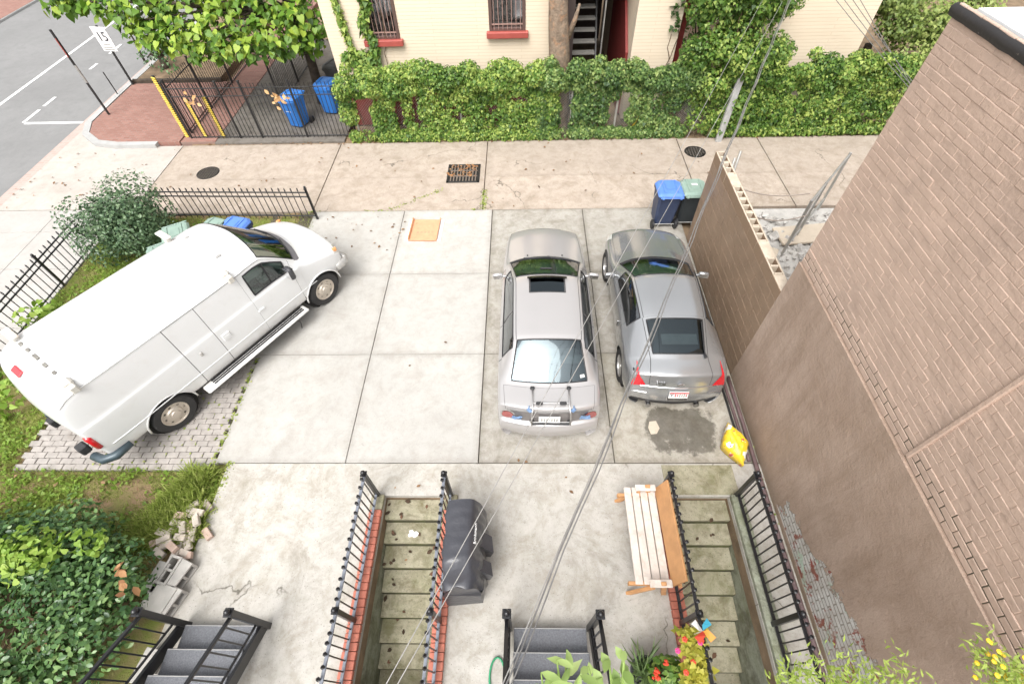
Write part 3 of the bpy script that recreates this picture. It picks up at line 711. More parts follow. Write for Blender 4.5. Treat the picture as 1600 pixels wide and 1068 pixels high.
for (y, z, w_) in bricks:
    raw = z < 3.12
    x = XW+.030+random.uniform(-.003, .003); yj = random.uniform(-.002, .002)
    if cnt < 300 and w_ == BW and show((y, z)) > 0:
        link('brick', bmd if raw else bme, None, bb, (x, y+yj, z), (random.gauss(0, .012), random.gauss(0, .016), random.gauss(0, .010))); cnt += 1
    else: brickshape(rest, (x, y+yj, z), w_, BH, .0048 if raw else .0016, deep=.005 if raw else 0)
o = rest.build('brickwork', W['brown'], bb); o['kind'] = 'stuff'
# dark open joints behind the raw band
MB().box((XW+.0335, (YB0+YB1)/2, 2.978), (.012, YB1-YB0-.02, .236)).build('open_joint_band', W['joint'], bb)
MB().box((XW+.02, 2.10, 4.35), (.035, .05, 2.9), b=.01).build('vertical_seam', W['brown'], bb)
# coping: black tarred roll with a pale green worn edge
cp = MB()
prof = [(-.03, -.05), (-.045, -.02), (-.045, .02), (-.02, .045), (.03, .045), (.06, .025), (.065, -.05)]
n = 60; vs = []; fs = []
for i in range(n+1):
    y = YB0+(YB1+.04-YB0)*i/n
    for q, (a, b) in enumerate(prof): vs.append((XW+.04+a+.004*math.sin(i*1.7+q), y, ZR+b+.003*math.sin(i*2.3+q*2)))
for i in range(n):
    for q in range(len(prof)-1): k = i*len(prof)+q; fs.append((k, k+1, k+1+len(prof), k+len(prof)))
fs.append(tuple(range(n*len(prof), (n+1)*len(prof))))
t = NT('tar_coping'); P = t.coord(); x, y, z = t.sep(P)
c = t.mix(t.ramp(t.math('ADD', x, t.math('MULTIPLY', t.noise(P, 7, 6, .7), .12)), XW+.07, XW+.10), (.022, .02, .02), (.36, .47, .44))
c = t.mix(t.ramp(t.noise(P, 16, 5, .7), .66, .72), c, (.40, .33, .29))
cp.add(vs, fs).build('coping', t.fin(c, .55, None, t.bump(t.noise(P, 25, 4), .4, .01)), bb, smooth=True, angle=R(50))
# ---- hollow block wall
bw = thing('block_wall', 'hollow concrete block wall painted brown beside the grey coupe', 'wall', (0, 0, 0))
BL, BHh = .39, .203; ny_, nz_ = 10, 11
bfull = MB().box((0, 0, 0), (.19, BL-.006, BHh-.005), b=.006).mesh('block'); bfull.materials.append(W['block'])
hl = MB()
L2, T2, H2 = (BL-.006)/2, .095, (BHh-.005)/2
for sx in (-1, 1): hl.box((sx*(T2-.017), 0, 0), (.034, 2*L2, 2*H2), b=.004)
for y in (-L2+.018, 0, L2-.018): hl.box((0, y, 0), (2*T2-.07, .036, 2*H2), b=.003)
hl.box((0, 0, -H2+.015), (2*T2-.07, 2*L2-.02, .02))
t = NT('hollow_block'); P = t.coord(); gN = t.new('ShaderNodeNewGeometry'); nx_, nyy, nzz = t.sep(gN.outputs['Normal'])
face = t.ramp(t.math('MULTIPLY', nx_, -1.0), .5, .6); x, y, z = t.sep(P); face = t.math('MULTIPLY', face, t.ramp(x, XW+.035, XW+.04, (1, 1, 1), (0, 0, 0)))
c = t.mix(face, t.mix(t.ramp(t.noise(P, 8, 5, .7), .4, .7), (.50, .42, .33), (.64, .56, .46)), (.24, .165, .11))
hm = hl.mesh('block'); hm.materials.append(t.fin(c, .85, None, t.bump(t.noise(P, 90, 3), .3, .004), .3))
fill = MB().box((0, 0, 0), (.19, BL-.006, BHh-.005), b=.008).mesh('block'); fill.materials.append(hm.materials[0])
filled = {(2,), (6,), (9,)}
for j in range(nz_):
    off = (BL/2 if j % 2 else 0)
    for i in range(ny_):
        y = YB1+BL/2+i*BL-off
        top = j == nz_-1
        if y-BL/2 < YB1-.01: y = YB1+BL*.25+.002; sc = (1, .5, 1)
        else: sc = None
        m_ = (fill if i in (2, 7, 0) else hm) if top else bfull
        link('block', m_, None, bw, (XW+.098+random.uniform(-.002, .002), y, .10+j*BHh-.005), (0, 0, random.gauss(0, .004)), sc)
    if off: link('block', bfull if j < nz_-1 else fill, None, bw, (XW+.098, YB1+ny_*BL-BL*.25, .10+j*BHh-.005), None, (1, .5, 1))
mj = MB().box((XW+.104, YB1+ny_*BL/2, nz_*BHh/2-.12), (.165, ny_*BL-.02, nz_*BHh-.25)).build('mortar', W['block'], bw)
# rubble yard behind the block wall
yd = MB(); n = 26; vs = []; fs = []
for i in range(n):
    for j in range(n):
        vs.append((XW+.2+i*.33, 5.1+j*.196, .02+(.09*random.random() if 5.1+j*.196 < 8.6 else 0)))
for i in range(n-1):
    for j in range(n-1): fs.append((i*n+j, (i+1)*n+j, (i+1)*n+j+1, i*n+j+1))
yd.add(vs, fs).build('rubble_yard', concrete('rubble', (.56, .54, .51), (.36, .35, .33), .7, 0, 77.0, .6))['kind'] = 'structure'
# ================================================================== VEHICLES
def pchip(Y, t):
    """monotone cubic through rows of Y at integer knots, evaluated at t (array)"""
    Y = np.asarray(Y, float); n = len(Y); d = np.diff(Y, axis=0); m = np.zeros_like(Y)
    m[0] = d[0]; m[-1] = d[-1]
    if n > 2:
        a, b = d[:-1], d[1:]; s = a*b > 0
        m[1:-1] = np.where(s, 2*a*b/np.where(s, a+b, 1), 0)
    t = np.clip(np.asarray(t, float), 0, n-1); i = np.minimum(t.astype(int), n-2); x = (t-i)
    sh = (-1,)+(1,)*(Y.ndim-1); x = x.reshape(sh)
    h00 = 2*x**3-3*x**2+1; h10 = x**3-2*x**2+x; h01 = -2*x**3+3*x**2; h11 = x**3-x**2
    return h00*Y[i]+h10*m[i]+h01*Y[i+1]+h11*m[i+1]
class Loft:
    def __init__(s, stations):
        """station: (y, curve, [(x,z)*K]) front to rear; curve bows the station along y toward the middle"""
        A = []
        for y, c, pts in stations:
            hw = max(p[0] for p in pts)
            half = [(p[0], y+c*(1-(p[0]/hw)**2), p[1]) for p in pts]
            A.append([(-p[0], p[1], p[2]) for p in half]+[p for p in half[:-1][::-1]])
        s.A = np.array(A); s.K = len(stations[0][2]); s.nu = len(stations)
    def pts(s, U, V):
        B = pchip(s.A, U)                                  # (nu, 2K-1, 3)
        return np.swapaxes(pchip(np.swapaxes(B, 0, 1), V), 0, 1)   # (nu, nv, 3)
    def one(s, u, v): return s.pts(np.array([u]), np.array([v]))[0, 0]
def lines(brk, lo, hi, step):
    b = sorted({round(x, 4) for x in brk if lo < x < hi} | {lo, hi}); out = []
    for a, c in zip(b[:-1], b[1:]):
        n = max(1, int(math.ceil((c-a)/step))); out += [a+(c-a)*k/n for k in range(n)]
    return np.array(out+[hi])
def loft_parts(L, rects, ub, vb, root, mats, arches=(), ustep=.14, vstep=.25, bu=.012, bv=.02, default='body', subs=()):
    """rects: (part, u0,u1,v0,v1, mat, seam?, parentpart); first match wins; v folded 0..K-1"""
    K = L.K; ub = list(ub); vb = list(vb)
    for r in rects:
        for u in (r[1], r[2]): ub += [u-bu, u+bu] if r[6] else [u]
        for v in (r[3], r[4]): vb += [v-bv, v+bv] if r[6] else [v]
    U = lines(ub, 0.0, float(L.nu-1), ustep); Vh = lines(vb, 0.0, float(K-1), vstep)
    V = np.concatenate([Vh, (2*(K-1)-Vh[:-1])[::-1]])
    G = L.pts(U, V); nu, nv = len(U), len(V)
    parts = {}
    for i in range(nu-1):
        uc = (U[i]+U[i+1])/2
        for j in range(nv-1):
            vc = (V[j]+V[j+1])/2; left = vc < K-1; vh = vc if left else 2*(K-1)-vc
            p = G[i:i+2, j:j+2].reshape(4, 3).mean(0)
            if any(abs(p[0]) > .45 and (p[1]-ay)**2+(p[2]-az)**2 < ar*ar for ay, az, ar in arches): continue
            key = default
            for r in rects:
                if r[1]-bu*(1 if r[6] else 0) < uc < r[2]+bu*(1 if r[6] else 0) and r[3]-bv*(1 if r[6] else 0) < vh < r[4]+bv*(1 if r[6] else 0):
                    if r[6] and (uc < r[1]+bu or uc > r[2]-bu or vh < r[3]+bv or (vh > r[4]-bv and r[4] < K-1-.01)): key = 'seam'
                    else: key = (r[0], 'L' if left else 'R') if r[4] < K-1-.01 else (r[0], 'C')
                    break
            parts.setdefault(key, []).append((i*nv+j, (i+1)*nv+j, (i+1)*nv+j+1, i*nv+j+1))
    Gv = G.reshape(-1, 3).copy()
    # clean wheel openings: pull the ragged edge onto the circle
    if arches:
        from collections import Counter
        ec = Counter()
        for fs in parts.values():
            for f in fs:
                for a, b in zip(f, f[1:]+f[:1]): ec[(min(a, b), max(a, b))] += 1
        bd = {v for e, c in ec.items() if c == 1 for v in e}
        for v in bd:
            x, y, z = Gv[v]
            for ay, az, ar in arches:
                d = math.hypot(y-ay, z-az)
                if abs(x) > .45 and abs(d-ar) < .16 and d > 1e-3 and z > .19: Gv[v, 1] = ay+(y-ay)*ar/d; Gv[v, 2] = az+(z-az)*ar/d
    res = {}
    rd = {r[0]: r for r in rects}
    def make(key, fs, nm, mat, par):
        ids = sorted({q for f in fs for q in f}); mp = {q: k for k, q in enumerate(ids)}
        me = bpy.data.meshes.new(nm); me.from_pydata([tuple(Gv[q]) for q in ids], [], [tuple(mp[q] for q in f) for f in fs]); me.update()
        me.polygons.foreach_set('use_smooth', [True]*len(me.polygons))
        o = link(nm, me, mat, par); res[key] = o; return o
    if default in parts: make(default, parts[default], default, mats[default], root)
    if 'seam' in parts: make('seam', parts['seam'], 'panel_gap', mats['seam'], res.get(default, root))
    for key, fs in parts.items():
        if key in (default, 'seam'): continue
        r = rd[key[0]]; par = root
        make(key, fs, key[0], mats[r[5]], par)
    for key, o in list(res.items()):      # sub-parts
        if isinstance(key, tuple) and len(rd[key[0]]) > 7 and rd[key[0]][7]:
            p = res.get((rd[key[0]][7], key[1])) or res.get((rd[key[0]][7], 'C'))
            if p: o.parent = p
    return res
def paint(name, col, metal, rough=.28, flake=0.0):
    t = NT(name); P = t.coord(); c = t.mix(t.math('MULTIPLY', t.ramp(t.noise(P, 1.8, 5, .6), .45, .75), .10), col, tuple(v*.7 for v in col))
    r = t.math('ADD', rough, t.math('MULTIPLY', t.noise(P, 1.5, 3, .5), .05))
    m = t.fin(c, r, metal, None, .5, .55); t.b.inputs['Coat Roughness'].default_value = .08; return m
W['tail_dim'] = plain('dim_red_lens', (.33, .09, .085), .15, var=.15, scale=25, coat=.8)
W['seam'] = plain('panel_gap', (.02, .02, .02), .8)
def wheel(root, c, r, w, side, rimmat, style, name='wheel', spokes=7):
    """c centre, axis along x; side -1 left, +1 right (outer face)"""
    t_ = bpy.data.objects.new(name, None); C.objects.link(t_); t_.parent = root; t_.location = c; t_.empty_display_size = .1
    M = Matrix.Rotation(side*math.pi/2, 4, 'Y'); h = w/2; ri = r*.63
    MB().lathe([(ri, -h*.9), (r*.93, -h), (r*.985, -h*.75), (r, -h*.3), (r, h*.3), (r*.985, h*.75), (r*.93, h), (ri*1.02, h*.92), (ri*.97, h*.7), (ri*.97, -h*.7)], 36, M, True).build('tyre', W['rubber'], t_, smooth=True, angle=R(40))
    tr = MB()
    for k in range(44):
        a = 2*math.pi*k/44; T = M @ Matrix.Rotation(a, 4, 'Z') @ Matrix.Translation((r*.992, 0, 0)) @ Matrix.Rotation(.3, 4, 'X')
        tr.box((0, 0, 0), (.012, r*.085, w*.62), M=T)
    tr.build('tread', W['rubber'], t_)
    rm = MB()
    if style == 'steel':
        rm.lathe([(ri*1.0, h*.75), (ri*.99, h*.93), (ri*.93, h*.93), (ri*.86, h*.62), (ri*.62, h*.68), (ri*.52, h*.95), (ri*.34, h*1.0), (ri*.30, h*1.18), (0, h*1.22)], 36, M)
    else:
        rm.lathe([(ri*1.0, h*.7), (ri*.99, h*.9), (ri*.92, h*.9), (ri*.90, h*.3)], 36, M)
        for k in range(spokes):
            T = M @ Matrix.Rotation(2*math.pi*k/spokes, 4, 'Z'); rm.box((ri*.5, 0, h*.62), (ri*.92, ri*.16, h*.25), b=.01, M=T)
        rm.lathe([(0, h*.3), (ri*.22, h*.3), (ri*.20, h*.85), (0, h*.88)], 20, M)
    rm.build('rim', rimmat, t_, smooth=True, angle=R(35))
    MB().lathe([(ri*.97, -h*.5), (ri*.97, h*.2), (0, h*.2)], 24, M).build('brake_disc', W['iron_dk'], t_)
    if style == 'steel':
        sl = MB()
        for k in range(8):
            T = M @ Matrix.Rotation(2*math.pi*k/8, 4, 'Z'); sl.box((ri*.73, 0, h*.68), (ri*.20, ri*.24, h*.14), b=.01, M=T)
        sl.build('hand_hole', W['dark'], t_)
    return t_
def seat(root, x, y, z, mat, w=.48):
    s_ = MB(); s_.box((x, y, z+.12), (w, .5, .16), b=.05).box((x, y-.27, z+.42), (w, .16, .62), b=.06, rx=.18).box((x, y-.36, z+.80), (w*.5, .1, .16), b=.04)
    return s_.build('seat', mat, root, smooth=True, angle=R(50))
W['cabin'] = plain('cabin_cloth', (.30, .29, .27), .9, var=.15); W['cabin_dk'] = plain('cabin_dark', (.035, .035, .037), .8)
W['cabin_tan'] = plain('cabin_tan', (.32, .28, .23), .85)
W['red_lens'] = plain('red_lens', (.55, .012, .022), .12, var=.1, scale=30, coat=1.0, spec=.6); W['clear_lens'] = plain('clear_lens', (.62, .62, .60), .12, .2, coat=1.0)
W['amber'] = plain('amber_lens', (.70, .30, .10), .2, coat=1.0)
W['plate'] = plain('plate_white', (.72, .72, .70), .5); W['plate_red'] = plain('plate_red', (.55, .03, .05), .5); W['ink'] = plain('ink', (.03, .03, .04), .6)
def text(name, s, size, mat, parent, loc, rot, ext=.001, scale=None):
    cu = bpy.data.curves.new(name, 'FONT'); cu.body = s; cu.size = size; cu.extrude = ext; cu.align_x = 'CENTER'; cu.align_y = 'CENTER'
    o = bpy.data.objects.new(name, cu); C.objects.link(o); dg = bpy.context.evaluated_depsgraph_get()
    me = bpy.data.meshes.new_from_object(o.evaluated_get(dg)); bpy.data.objects.remove(o)
    me.materials.clear(); o = link(name, me, mat, parent, loc, rot, scale); return o
# ---------------------------------------------------------------- silver sedan (rear to the camera)
SD = thing('silver_sedan', 'silver four-door sedan with sunroof and a bike rack on its boot', 'car', (.435, 6.08, .0), R(-.6))
W['silver'] = paint('silver_paint', (.47, .455, .45), .4, .22)
sed = Loft([
 (2.40, .03, [(.45, .40), (.55, .43), (.60, .48), (.58, .54), (.50, .57), (.36, .58), (.18, .585), (0, .59)]),
 (2.27, .12, [(.62, .20), (.70, .28), (.735, .46), (.725, .62), (.68, .675), (.52, .70), (.26, .72), (0, .725)]),
 (1.95, .12, [(.68, .17), (.77, .25), (.81, .50), (.79, .70), (.735, .775), (.55, .81), (.28, .835), (0, .84)]),
 (1.45, .10, [(.70, .16), (.80, .24), (.84, .52), (.82, .76), (.765, .85), (.60, .895), (.30, .925), (0, .93)]),
 (.99, .20, [(.71, .16), (.81, .24), (.85, .54), (.835, .81), (.78, .90), (.70, .945), (.36, .985), (0, .99)]),
 (.93, .20, [(.71, .16), (.81, .24), (.85, .54), (.838, .82), (.785, .91), (.70, .965), (.36, 1.005), (0, 1.01)]),
 (.16, .06, [(.72, .16), (.81, .24), (.86, .54), (.85, .86), (.795, .95), (.585, 1.36), (.31, 1.405), (0, 1.415)]),
 (.04, .05, [(.72, .16), (.81, .24), (.86, .54), (.85, .86), (.795, .955), (.575, 1.375), (.31, 1.42), (0, 1.43)]),
 (-.55, 0, [(.72, .16), (.81, .24), (.86, .54), (.85, .87), (.795, .965), (.565, 1.385), (.31, 1.435), (0, 1.445)]),
 (-1.12, -.02, [(.72, .16), (.81, .24), (.86, .55), (.85, .88), (.79, .975), (.555, 1.375), (.30, 1.42), (0, 1.43)]),
 (-1.22, -.03, [(.72, .16), (.81, .24), (.86, .55), (.85, .88), (.79, .98), (.55, 1.355), (.30, 1.40), (0, 1.41)]),
 (-1.78, -.12, [(.72, .16), (.81, .24), (.855, .55), (.84, .89), (.775, .985), (.645, 1.025), (.34, 1.04), (0, 1.045)]),
 (-1.85, -.12, [(.72, .16), (.81, .24), (.855, .55), (.84, .89), (.77, .98), (.64, 1.01), (.34, 1.025), (0, 1.03)]),
 (-2.20, -.13, [(.70, .18), (.79, .26), (.835, .55), (.82, .86), (.745, .955), (.58, .985), (.30, 1.0), (0, 1.005)]),
 (-2.235, -.13, [(.69, .20), (.785, .28), (.83, .54), (.81, .79), (.735, .875), (.57, .915), (.30, .935), (0, .94)]),
 (-2.26, -.13, [(.68, .21), (.78, .285), (.825, .50), (.805, .63), (.735, .665), (.57, .675), (.30, .68), (0, .685)]),
 (-2.325, -.13, [(.67, .22), (.77, .285), (.81, .46), (.79, .575), (.725, .615), (.56, .625), (.29, .63), (0, .635)]),
 (-2.35, -.13, [(.66, .22), (.76, .28), (.79, .39), (.77, .455), (.71, .48), (.54, .485), (.28, .49), (0, .49)]),
 (-2.315, -.13, [(.63, .215), (.72, .25), (.74, .27), (.72, .28), (.66, .285), (.50, .285), (.26, .285), (0, .285)]),
 (-2.18, -.10, [(.55, .20), (.62, .21), (.64, .215), (.62, .215), (.56, .215), (.42, .215), (.22, .215), (0, .215)]),
])
sm = {'body': W['silver'], 'seam': W['seam'], 'p': W['silver'], 'g': W['glass'], 'gr': W['glass_rear'], 'gd': W['glass_dark'], 'red': W['red_lens'], 'clr': W['clear_lens'], 'blk': W['black_plastic']}
rects = [
 ('windshield', 5.06, 5.93, 5.12, 7, 'g', False), ('rear_window', 10.06, 10.94, 5.12, 7, 'gr', False),
 ('wiper_cowl', 4.03, 5.0, 4.95, 7, 'blk', False),
 ('hood', 1.30, 3.97, 4.15, 7, 'p', True), ('boot_lid', 12.03, 13.95, 4.3, 7, 'p', True),
 ('sunroof', 6.55, 7.55, 6.02, 7, 'sun', False),
 ('side_window', 5.50, 8.05, 4.10, 4.86, 'gd', False), ('side_window_rear', 8.14, 10.25, 4.10, 4.86, 'gd', False),
 ('front_door', 5.2, 8.1, 1.0, 4.03, 'p', True), ('rear_door', 8.1, 10.3, 1.0, 4.03, 'p', True),
 ('headlight', 1.0, 1.28, 2.9, 5.6, 'clr', False),
 ('roof', 6.03, 10.0, 5.06, 7, 'p', True),
 ('front_bumper', 0, 1.0, 0, 7, 'p', True), ('rear_bumper', 15.05, 19, 0, 7, 'p', True)]
sm['sun'] = W['glass_rear']
rp = loft_parts(sed, rects, [], [], SD, sm, arches=[(1.48, .30, .36), (-1.36, .30, .36)], ustep=.12, vstep=.2)
SDroof = rp.get(('roof', 'C'))
def on(L, u, v, off=.0):
    p = L.one(u, v); a = L.one(u+.02, v)-L.one(u-.02, v); b = L.one(u, v+.02)-L.one(u, v-.02); n = np.cross(a, b); n /= max(1e-9, np.linalg.norm(n))
    if n@(p-np.array([0, p[1]*.6, .55])) < 0: n = -n
    return p+n*off, n
def patch(L, root, name, us, lo, hi, mat, off=.006, nv=8, mirror_=True, thick=True):
    """lens laid on the bodywork: between v=lo(u) and hi(u)"""
    for sd in ((0, 1) if mirror_ else (0,)):
        m = MB(); rows = []
        for u in us:
            f = (u-us[0])/(us[-1]-us[0]); a, b = lo(f), hi(f)
            rows.append([on(L, u, (a+(b-a)*k/nv) if not sd else 14-(a+(b-a)*k/nv), off)[0] for k in range(nv+1)])
        for i in range(len(rows)-1):
            for k in range(nv): m.add([rows[i][k], rows[i][k+1], rows[i+1][k+1], rows[i+1][k]], [(0, 1, 2, 3)])
        m.build(name, mat, root, smooth=True)
oval = lambda c, r: (lambda f: c-r*math.sqrt(max(0, 1-(2*f-1)**2)), lambda f: c+r*math.sqrt(max(0, 1-(2*f-1)**2)))
lo_, hi_ = oval(4.35, .78); patch(sed, SD, 'tail_light', list(np.linspace(14.16, 14.97, 14)), lo_, hi_, W['chrome'], .004)
lo_, hi_ = oval(4.35, .62); patch(sed, SD, 'tail_lens', list(np.linspace(14.24, 14.9, 14)), lo_, hi_, W['tail_dim'], .009)
# sunroof: raised wind deflector, tracks
df = MB(); pts_ = []
for k in range(13):
    v = 7+(k-6)/6*1.15; p, n = on(sed, 6.42+.10*((k-6)/6)**2, v, .03); pts_.append(p)
for k in range(12):
    a, b = np.array(pts_[k]), np.array(pts_[k+1]); dn = np.array([0, -.075, .028])
    df.add([a, b, b+dn, a+dn, a-[0, 0, .02], b-[0, 0, .02]], [(0, 1, 2, 3), (4, 5, 1, 0), (3, 2, 1, 0)])
df.build('wind_deflector', plain('smoked_plastic', (.055, .04, .04), .15, coat=.8), SD)
fr = MB()
for a, b in (((6.55, 5.98), (6.55, 8.02)), ((7.57, 5.98), (7.57, 8.02)), ((6.55, 5.98), (7.57, 5.98)), ((6.55, 8.02), (7.57, 8.02))):
    fr.tube([on(sed, a[0]+(b[0]-a[0])*k/8, a[1]+(b[1]-a[1])*k/8, .004)[0] for k in range(9)], .009, 6)
fr.build('sunroof_seal', W['black_plastic'], SD)
# black trim round the glass
def trim(L, root, loops, r, mat, name='window_trim'):
    for lp in loops:
        m = MB(); pts = []
        for (a, b) in zip(lp[:-1], lp[1:]):
            for k in range(10): pts.append(on(L, a[0]+(b[0]-a[0])*k/10, a[1]+(b[1]-a[1])*k/10, .002)[0])
        pts.append(on(L, *lp[-1], .002)[0]); m.tube(pts, r, 6).build(name, mat, root)
def sides(lp, K=8): return [lp, [(u, 2*(K-1)-v) for u, v in lp]]
trim(sed, SD, [[(5.06, 5.12), (5.93, 5.12), (5.93, 8.88), (5.06, 8.88), (5.06, 5.12)], [(10.06, 5.12), (10.94, 5.12), (10.94, 8.88), (10.06, 8.88), (10.06, 5.12)]], .011, W['black_plastic'])
trim(sed, SD, sides([(5.5, 4.1), (10.25, 4.1), (10.25, 4.86), (5.5, 4.86), (5.5, 4.1)])+sides([(8.1, 4.1), (8.1, 4.86)]), .010, W['black_plastic'])
def mirror(root, x, y, z, side, mat):
    m = MB(); m.box((x, y, z), (.20, .09, .12), b=.03, rz=side*-.15).box((x-side*.12, y+.02, z-.03), (.10, .05, .05), b=.01)
    o = m.build('wing_mirror', mat, root, smooth=True, angle=R(50))
    MB().box((x, y-.047, z), (.16, .006, .09), rz=side*-.15).build('mirror_glass', W['chrome'], o); return o
mirror(SD, -.93, .62, 1.0, -1, W['silver']); mirror(SD, .93, .62, 1.0, 1, W['silver'])
for sx in (-1, 1):
    for y in (1.48, -1.36): wheel(SD, (sx*.74, y, .31), .31, .2, sx, W['alloy'], 'alloy')
fl_ = MB().box((0, .1, .30), (1.5, 4.0, .04)).box((0, -1.52, .88), (1.22, .5, .04)).box((0, 1.9, .45), (1.3, .7, .3)).box((0, -2.0, .45), (1.3, .5, .3)).build('floor_pan', W['cabin_dk'], SD)
for y, z in ((1.48, .31), (-1.36, .31)):
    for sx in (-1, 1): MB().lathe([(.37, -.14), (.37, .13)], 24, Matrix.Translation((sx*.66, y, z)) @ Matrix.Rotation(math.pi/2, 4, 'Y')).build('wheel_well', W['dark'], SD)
for sx in (-1, 1): seat(SD, sx*.36, .0, .33, W['cabin'])
MB().box((0, -1.0, .45), (1.2, .5, .16), b=.05).box((0, -1.28, .76), (1.2, .16, .5), b=.05, rx=.25).build('rear_seat', W['cabin'], SD)
MB().box((0, .98, .84), (1.28, .55, .16), b=.06, rx=-.05).build('dashboard', plain('dash_grey', (.26, .28, .26), .8), SD)
MB().lathe([(.17, 0), (.185, .012), (.17, .024), (.155, .012)], 20, Matrix.Translation((-.36, .66, .90)) @ Matrix.Rotation(R(-65), 4, 'X'), True).build('steering_wheel', W['cabin_dk'], SD)
MB().box((0, .52, 1.28), (.22, .03, .06), b=.01).build('interior_mirror', W['cabin_dk'], SD)
wp = MB()
for x0, x1 in ((-.45, .12), (.05, .55)):
    wp.tube([on(sed, 4.75, 7+x0*2.6, .02)[0], on(sed, 5.10, 7+x1*2.6, .02)[0]], .009, 6)
wp.build('wiper', W['black_plastic'], SD)
# rear: reflector panel, plate, badge bar
def rear_panel(u, v0, v1, mat, name, off=.006, n=14, du=.5):
    m = MB(); a = []; b = []
    for k in range(n+1):
        v = v0+(v1-v0)*k/n; a.append(on(sed, u, v, off)[0]); b.append(on(sed, u+du, v, off)[0])
    for k in range(n): m.add([a[k], a[k+1], b[k+1], b[k]], [(0, 1, 2, 3)])
    return m.build(name, mat, SD, smooth=True)
rear_panel(14.12, 4.75, 9.25, plain('reflector_grey', (.20, .185, .18), .25, .3), 'reflector_panel', .003, 18, .84)
pl_ = MB().box((0, -2.415, .80), (.34, .012, .15), rx=R(-8)).build('number_plate', W['plate'], SD)
for k in range(7): MB().box((-.12+k*.04, -2.4235, .80), (.018, .004, .07 if k != 3 else .02), rx=R(-8)).build('plate_mark', W['cabin'], pl_)
# stickers in the rear window
p, n = on(sed, 10.80, 5.42, .012); q = Vector(n).to_track_quat('Z', 'Y').to_euler()
s_ = text('window_sticker', '8', .13, W['white_paint'], SD, p, q)
p, n = on(sed, 10.82, 5.72, .012); text('window_sticker', 'FE', .085, W['white_paint'], SD, p, Vector(n).to_track_quat('Z', 'Y').to_euler())
p, n = on(sed, 10.78, 8.62, .012); MB().box((0, 0, 0), (.075, .05, .001)).build('window_sticker', W['clear_lens'], SD, loc=p).rotation_euler = Vector(n).to_track_quat('Z', 'Y').to_euler()
for sx in (-1, 1):
    p, n = on(sed, 3.7, 7+sx*1.0, .006); MB().box(p, (.03, .04, .015), b=.005).build('washer_nozzle', W['black_plastic'], SD)
p, n = on(sed, 2.6, 7, 0)
# shadow of the boot lip crease, drawn as a dark line
trim(sed, SD, [[(13.9, 4.45), (14.03, 5.5), (14.05, 7), (14.03, 8.5), (13.9, 9.55)]], .012, plain('lip_shadow', (.12, .115, .11), .4), 'boot_lip_shadow')
# bike rack strapped on the boot
BR = thing('bike_rack', 'folded strap-on bike rack with blue straps on the silver sedan boot', 'bike rack', (.435, 6.08, 0))
for sx in (-1, 1):
    MB().tube([on(sed, 12.15, 7+sx*.85, .035)[0], on(sed, 13.2, 7+sx*.95, .05)[0], on(sed, 14.0, 7+sx*1.0, .07)[0], on(sed, 14.9, 7+sx*1.0, .09)[0]], .014, 8).build('arm', W['alloy'], BR, smooth=True)
    for u in (12.12, 14.85): MB().box(on(sed, u, 7+sx*(.85 if u < 13 else 1.0), .03)[0], (.07, .05, .05), b=.012).build('foot', W['black_plastic'], BR)
    for k in range(3):
        a = on(sed, 12.9+k*.12, 7+sx*(1.15+.03*k), .03)[0]; b = on(sed, 13.5+k*.1, 7+sx*(1.0+.05*k), .045)[0]
        MB().tube([a, (a+b)/2+np.array([sx*.03, 0, .02]), b], .012, 5).build('strap', plain('blue_strap', (.14, .22, .36), .8, var=.3) if 'blue_strap' not in bpy.data.materials else bpy.data.materials['blue_strap'], BR)
    c0 = on(sed, 14.55, 7+sx*1.85, .04)[0]
    for k in range(7): MB().tube([c0+np.array([random.uniform(-.09, .09), random.uniform(-.02, .01), random.uniform(-.05, .05)]) for _ in range(4)], .011, 5).build('loose_strap', bpy.data.materials['blue_strap'], BR)
MB().tube([on(sed, 12.75, 6.1, .05)[0], on(sed, 12.75, 7.9, .05)[0]], .011, 8).build('cross_bar', W['alloy'], BR)
MB().box(on(sed, 12.75, 6.4, .05)[0], (.11, .05, .05), b=.015).build('pad', W['cabin_dk'], BR); MB().box(on(sed, 12.75, 7.6, .05)[0], (.11, .05, .05), b=.015).build('pad', W['cabin_dk'], BR)
MB().tube([on(sed, 14.93, 6.0, .07)[0], on(sed, 14.93, 8.0, .07)[0]], .020, 8).build('cradle_bar', W['cabin_dk'], BR)
MB().tube([on(sed, 14.75, 5.9, .06)[0], on(sed, 14.75, 8.1, .06)[0]], .010, 8).build('cradle_bar', W['alloy'], BR)
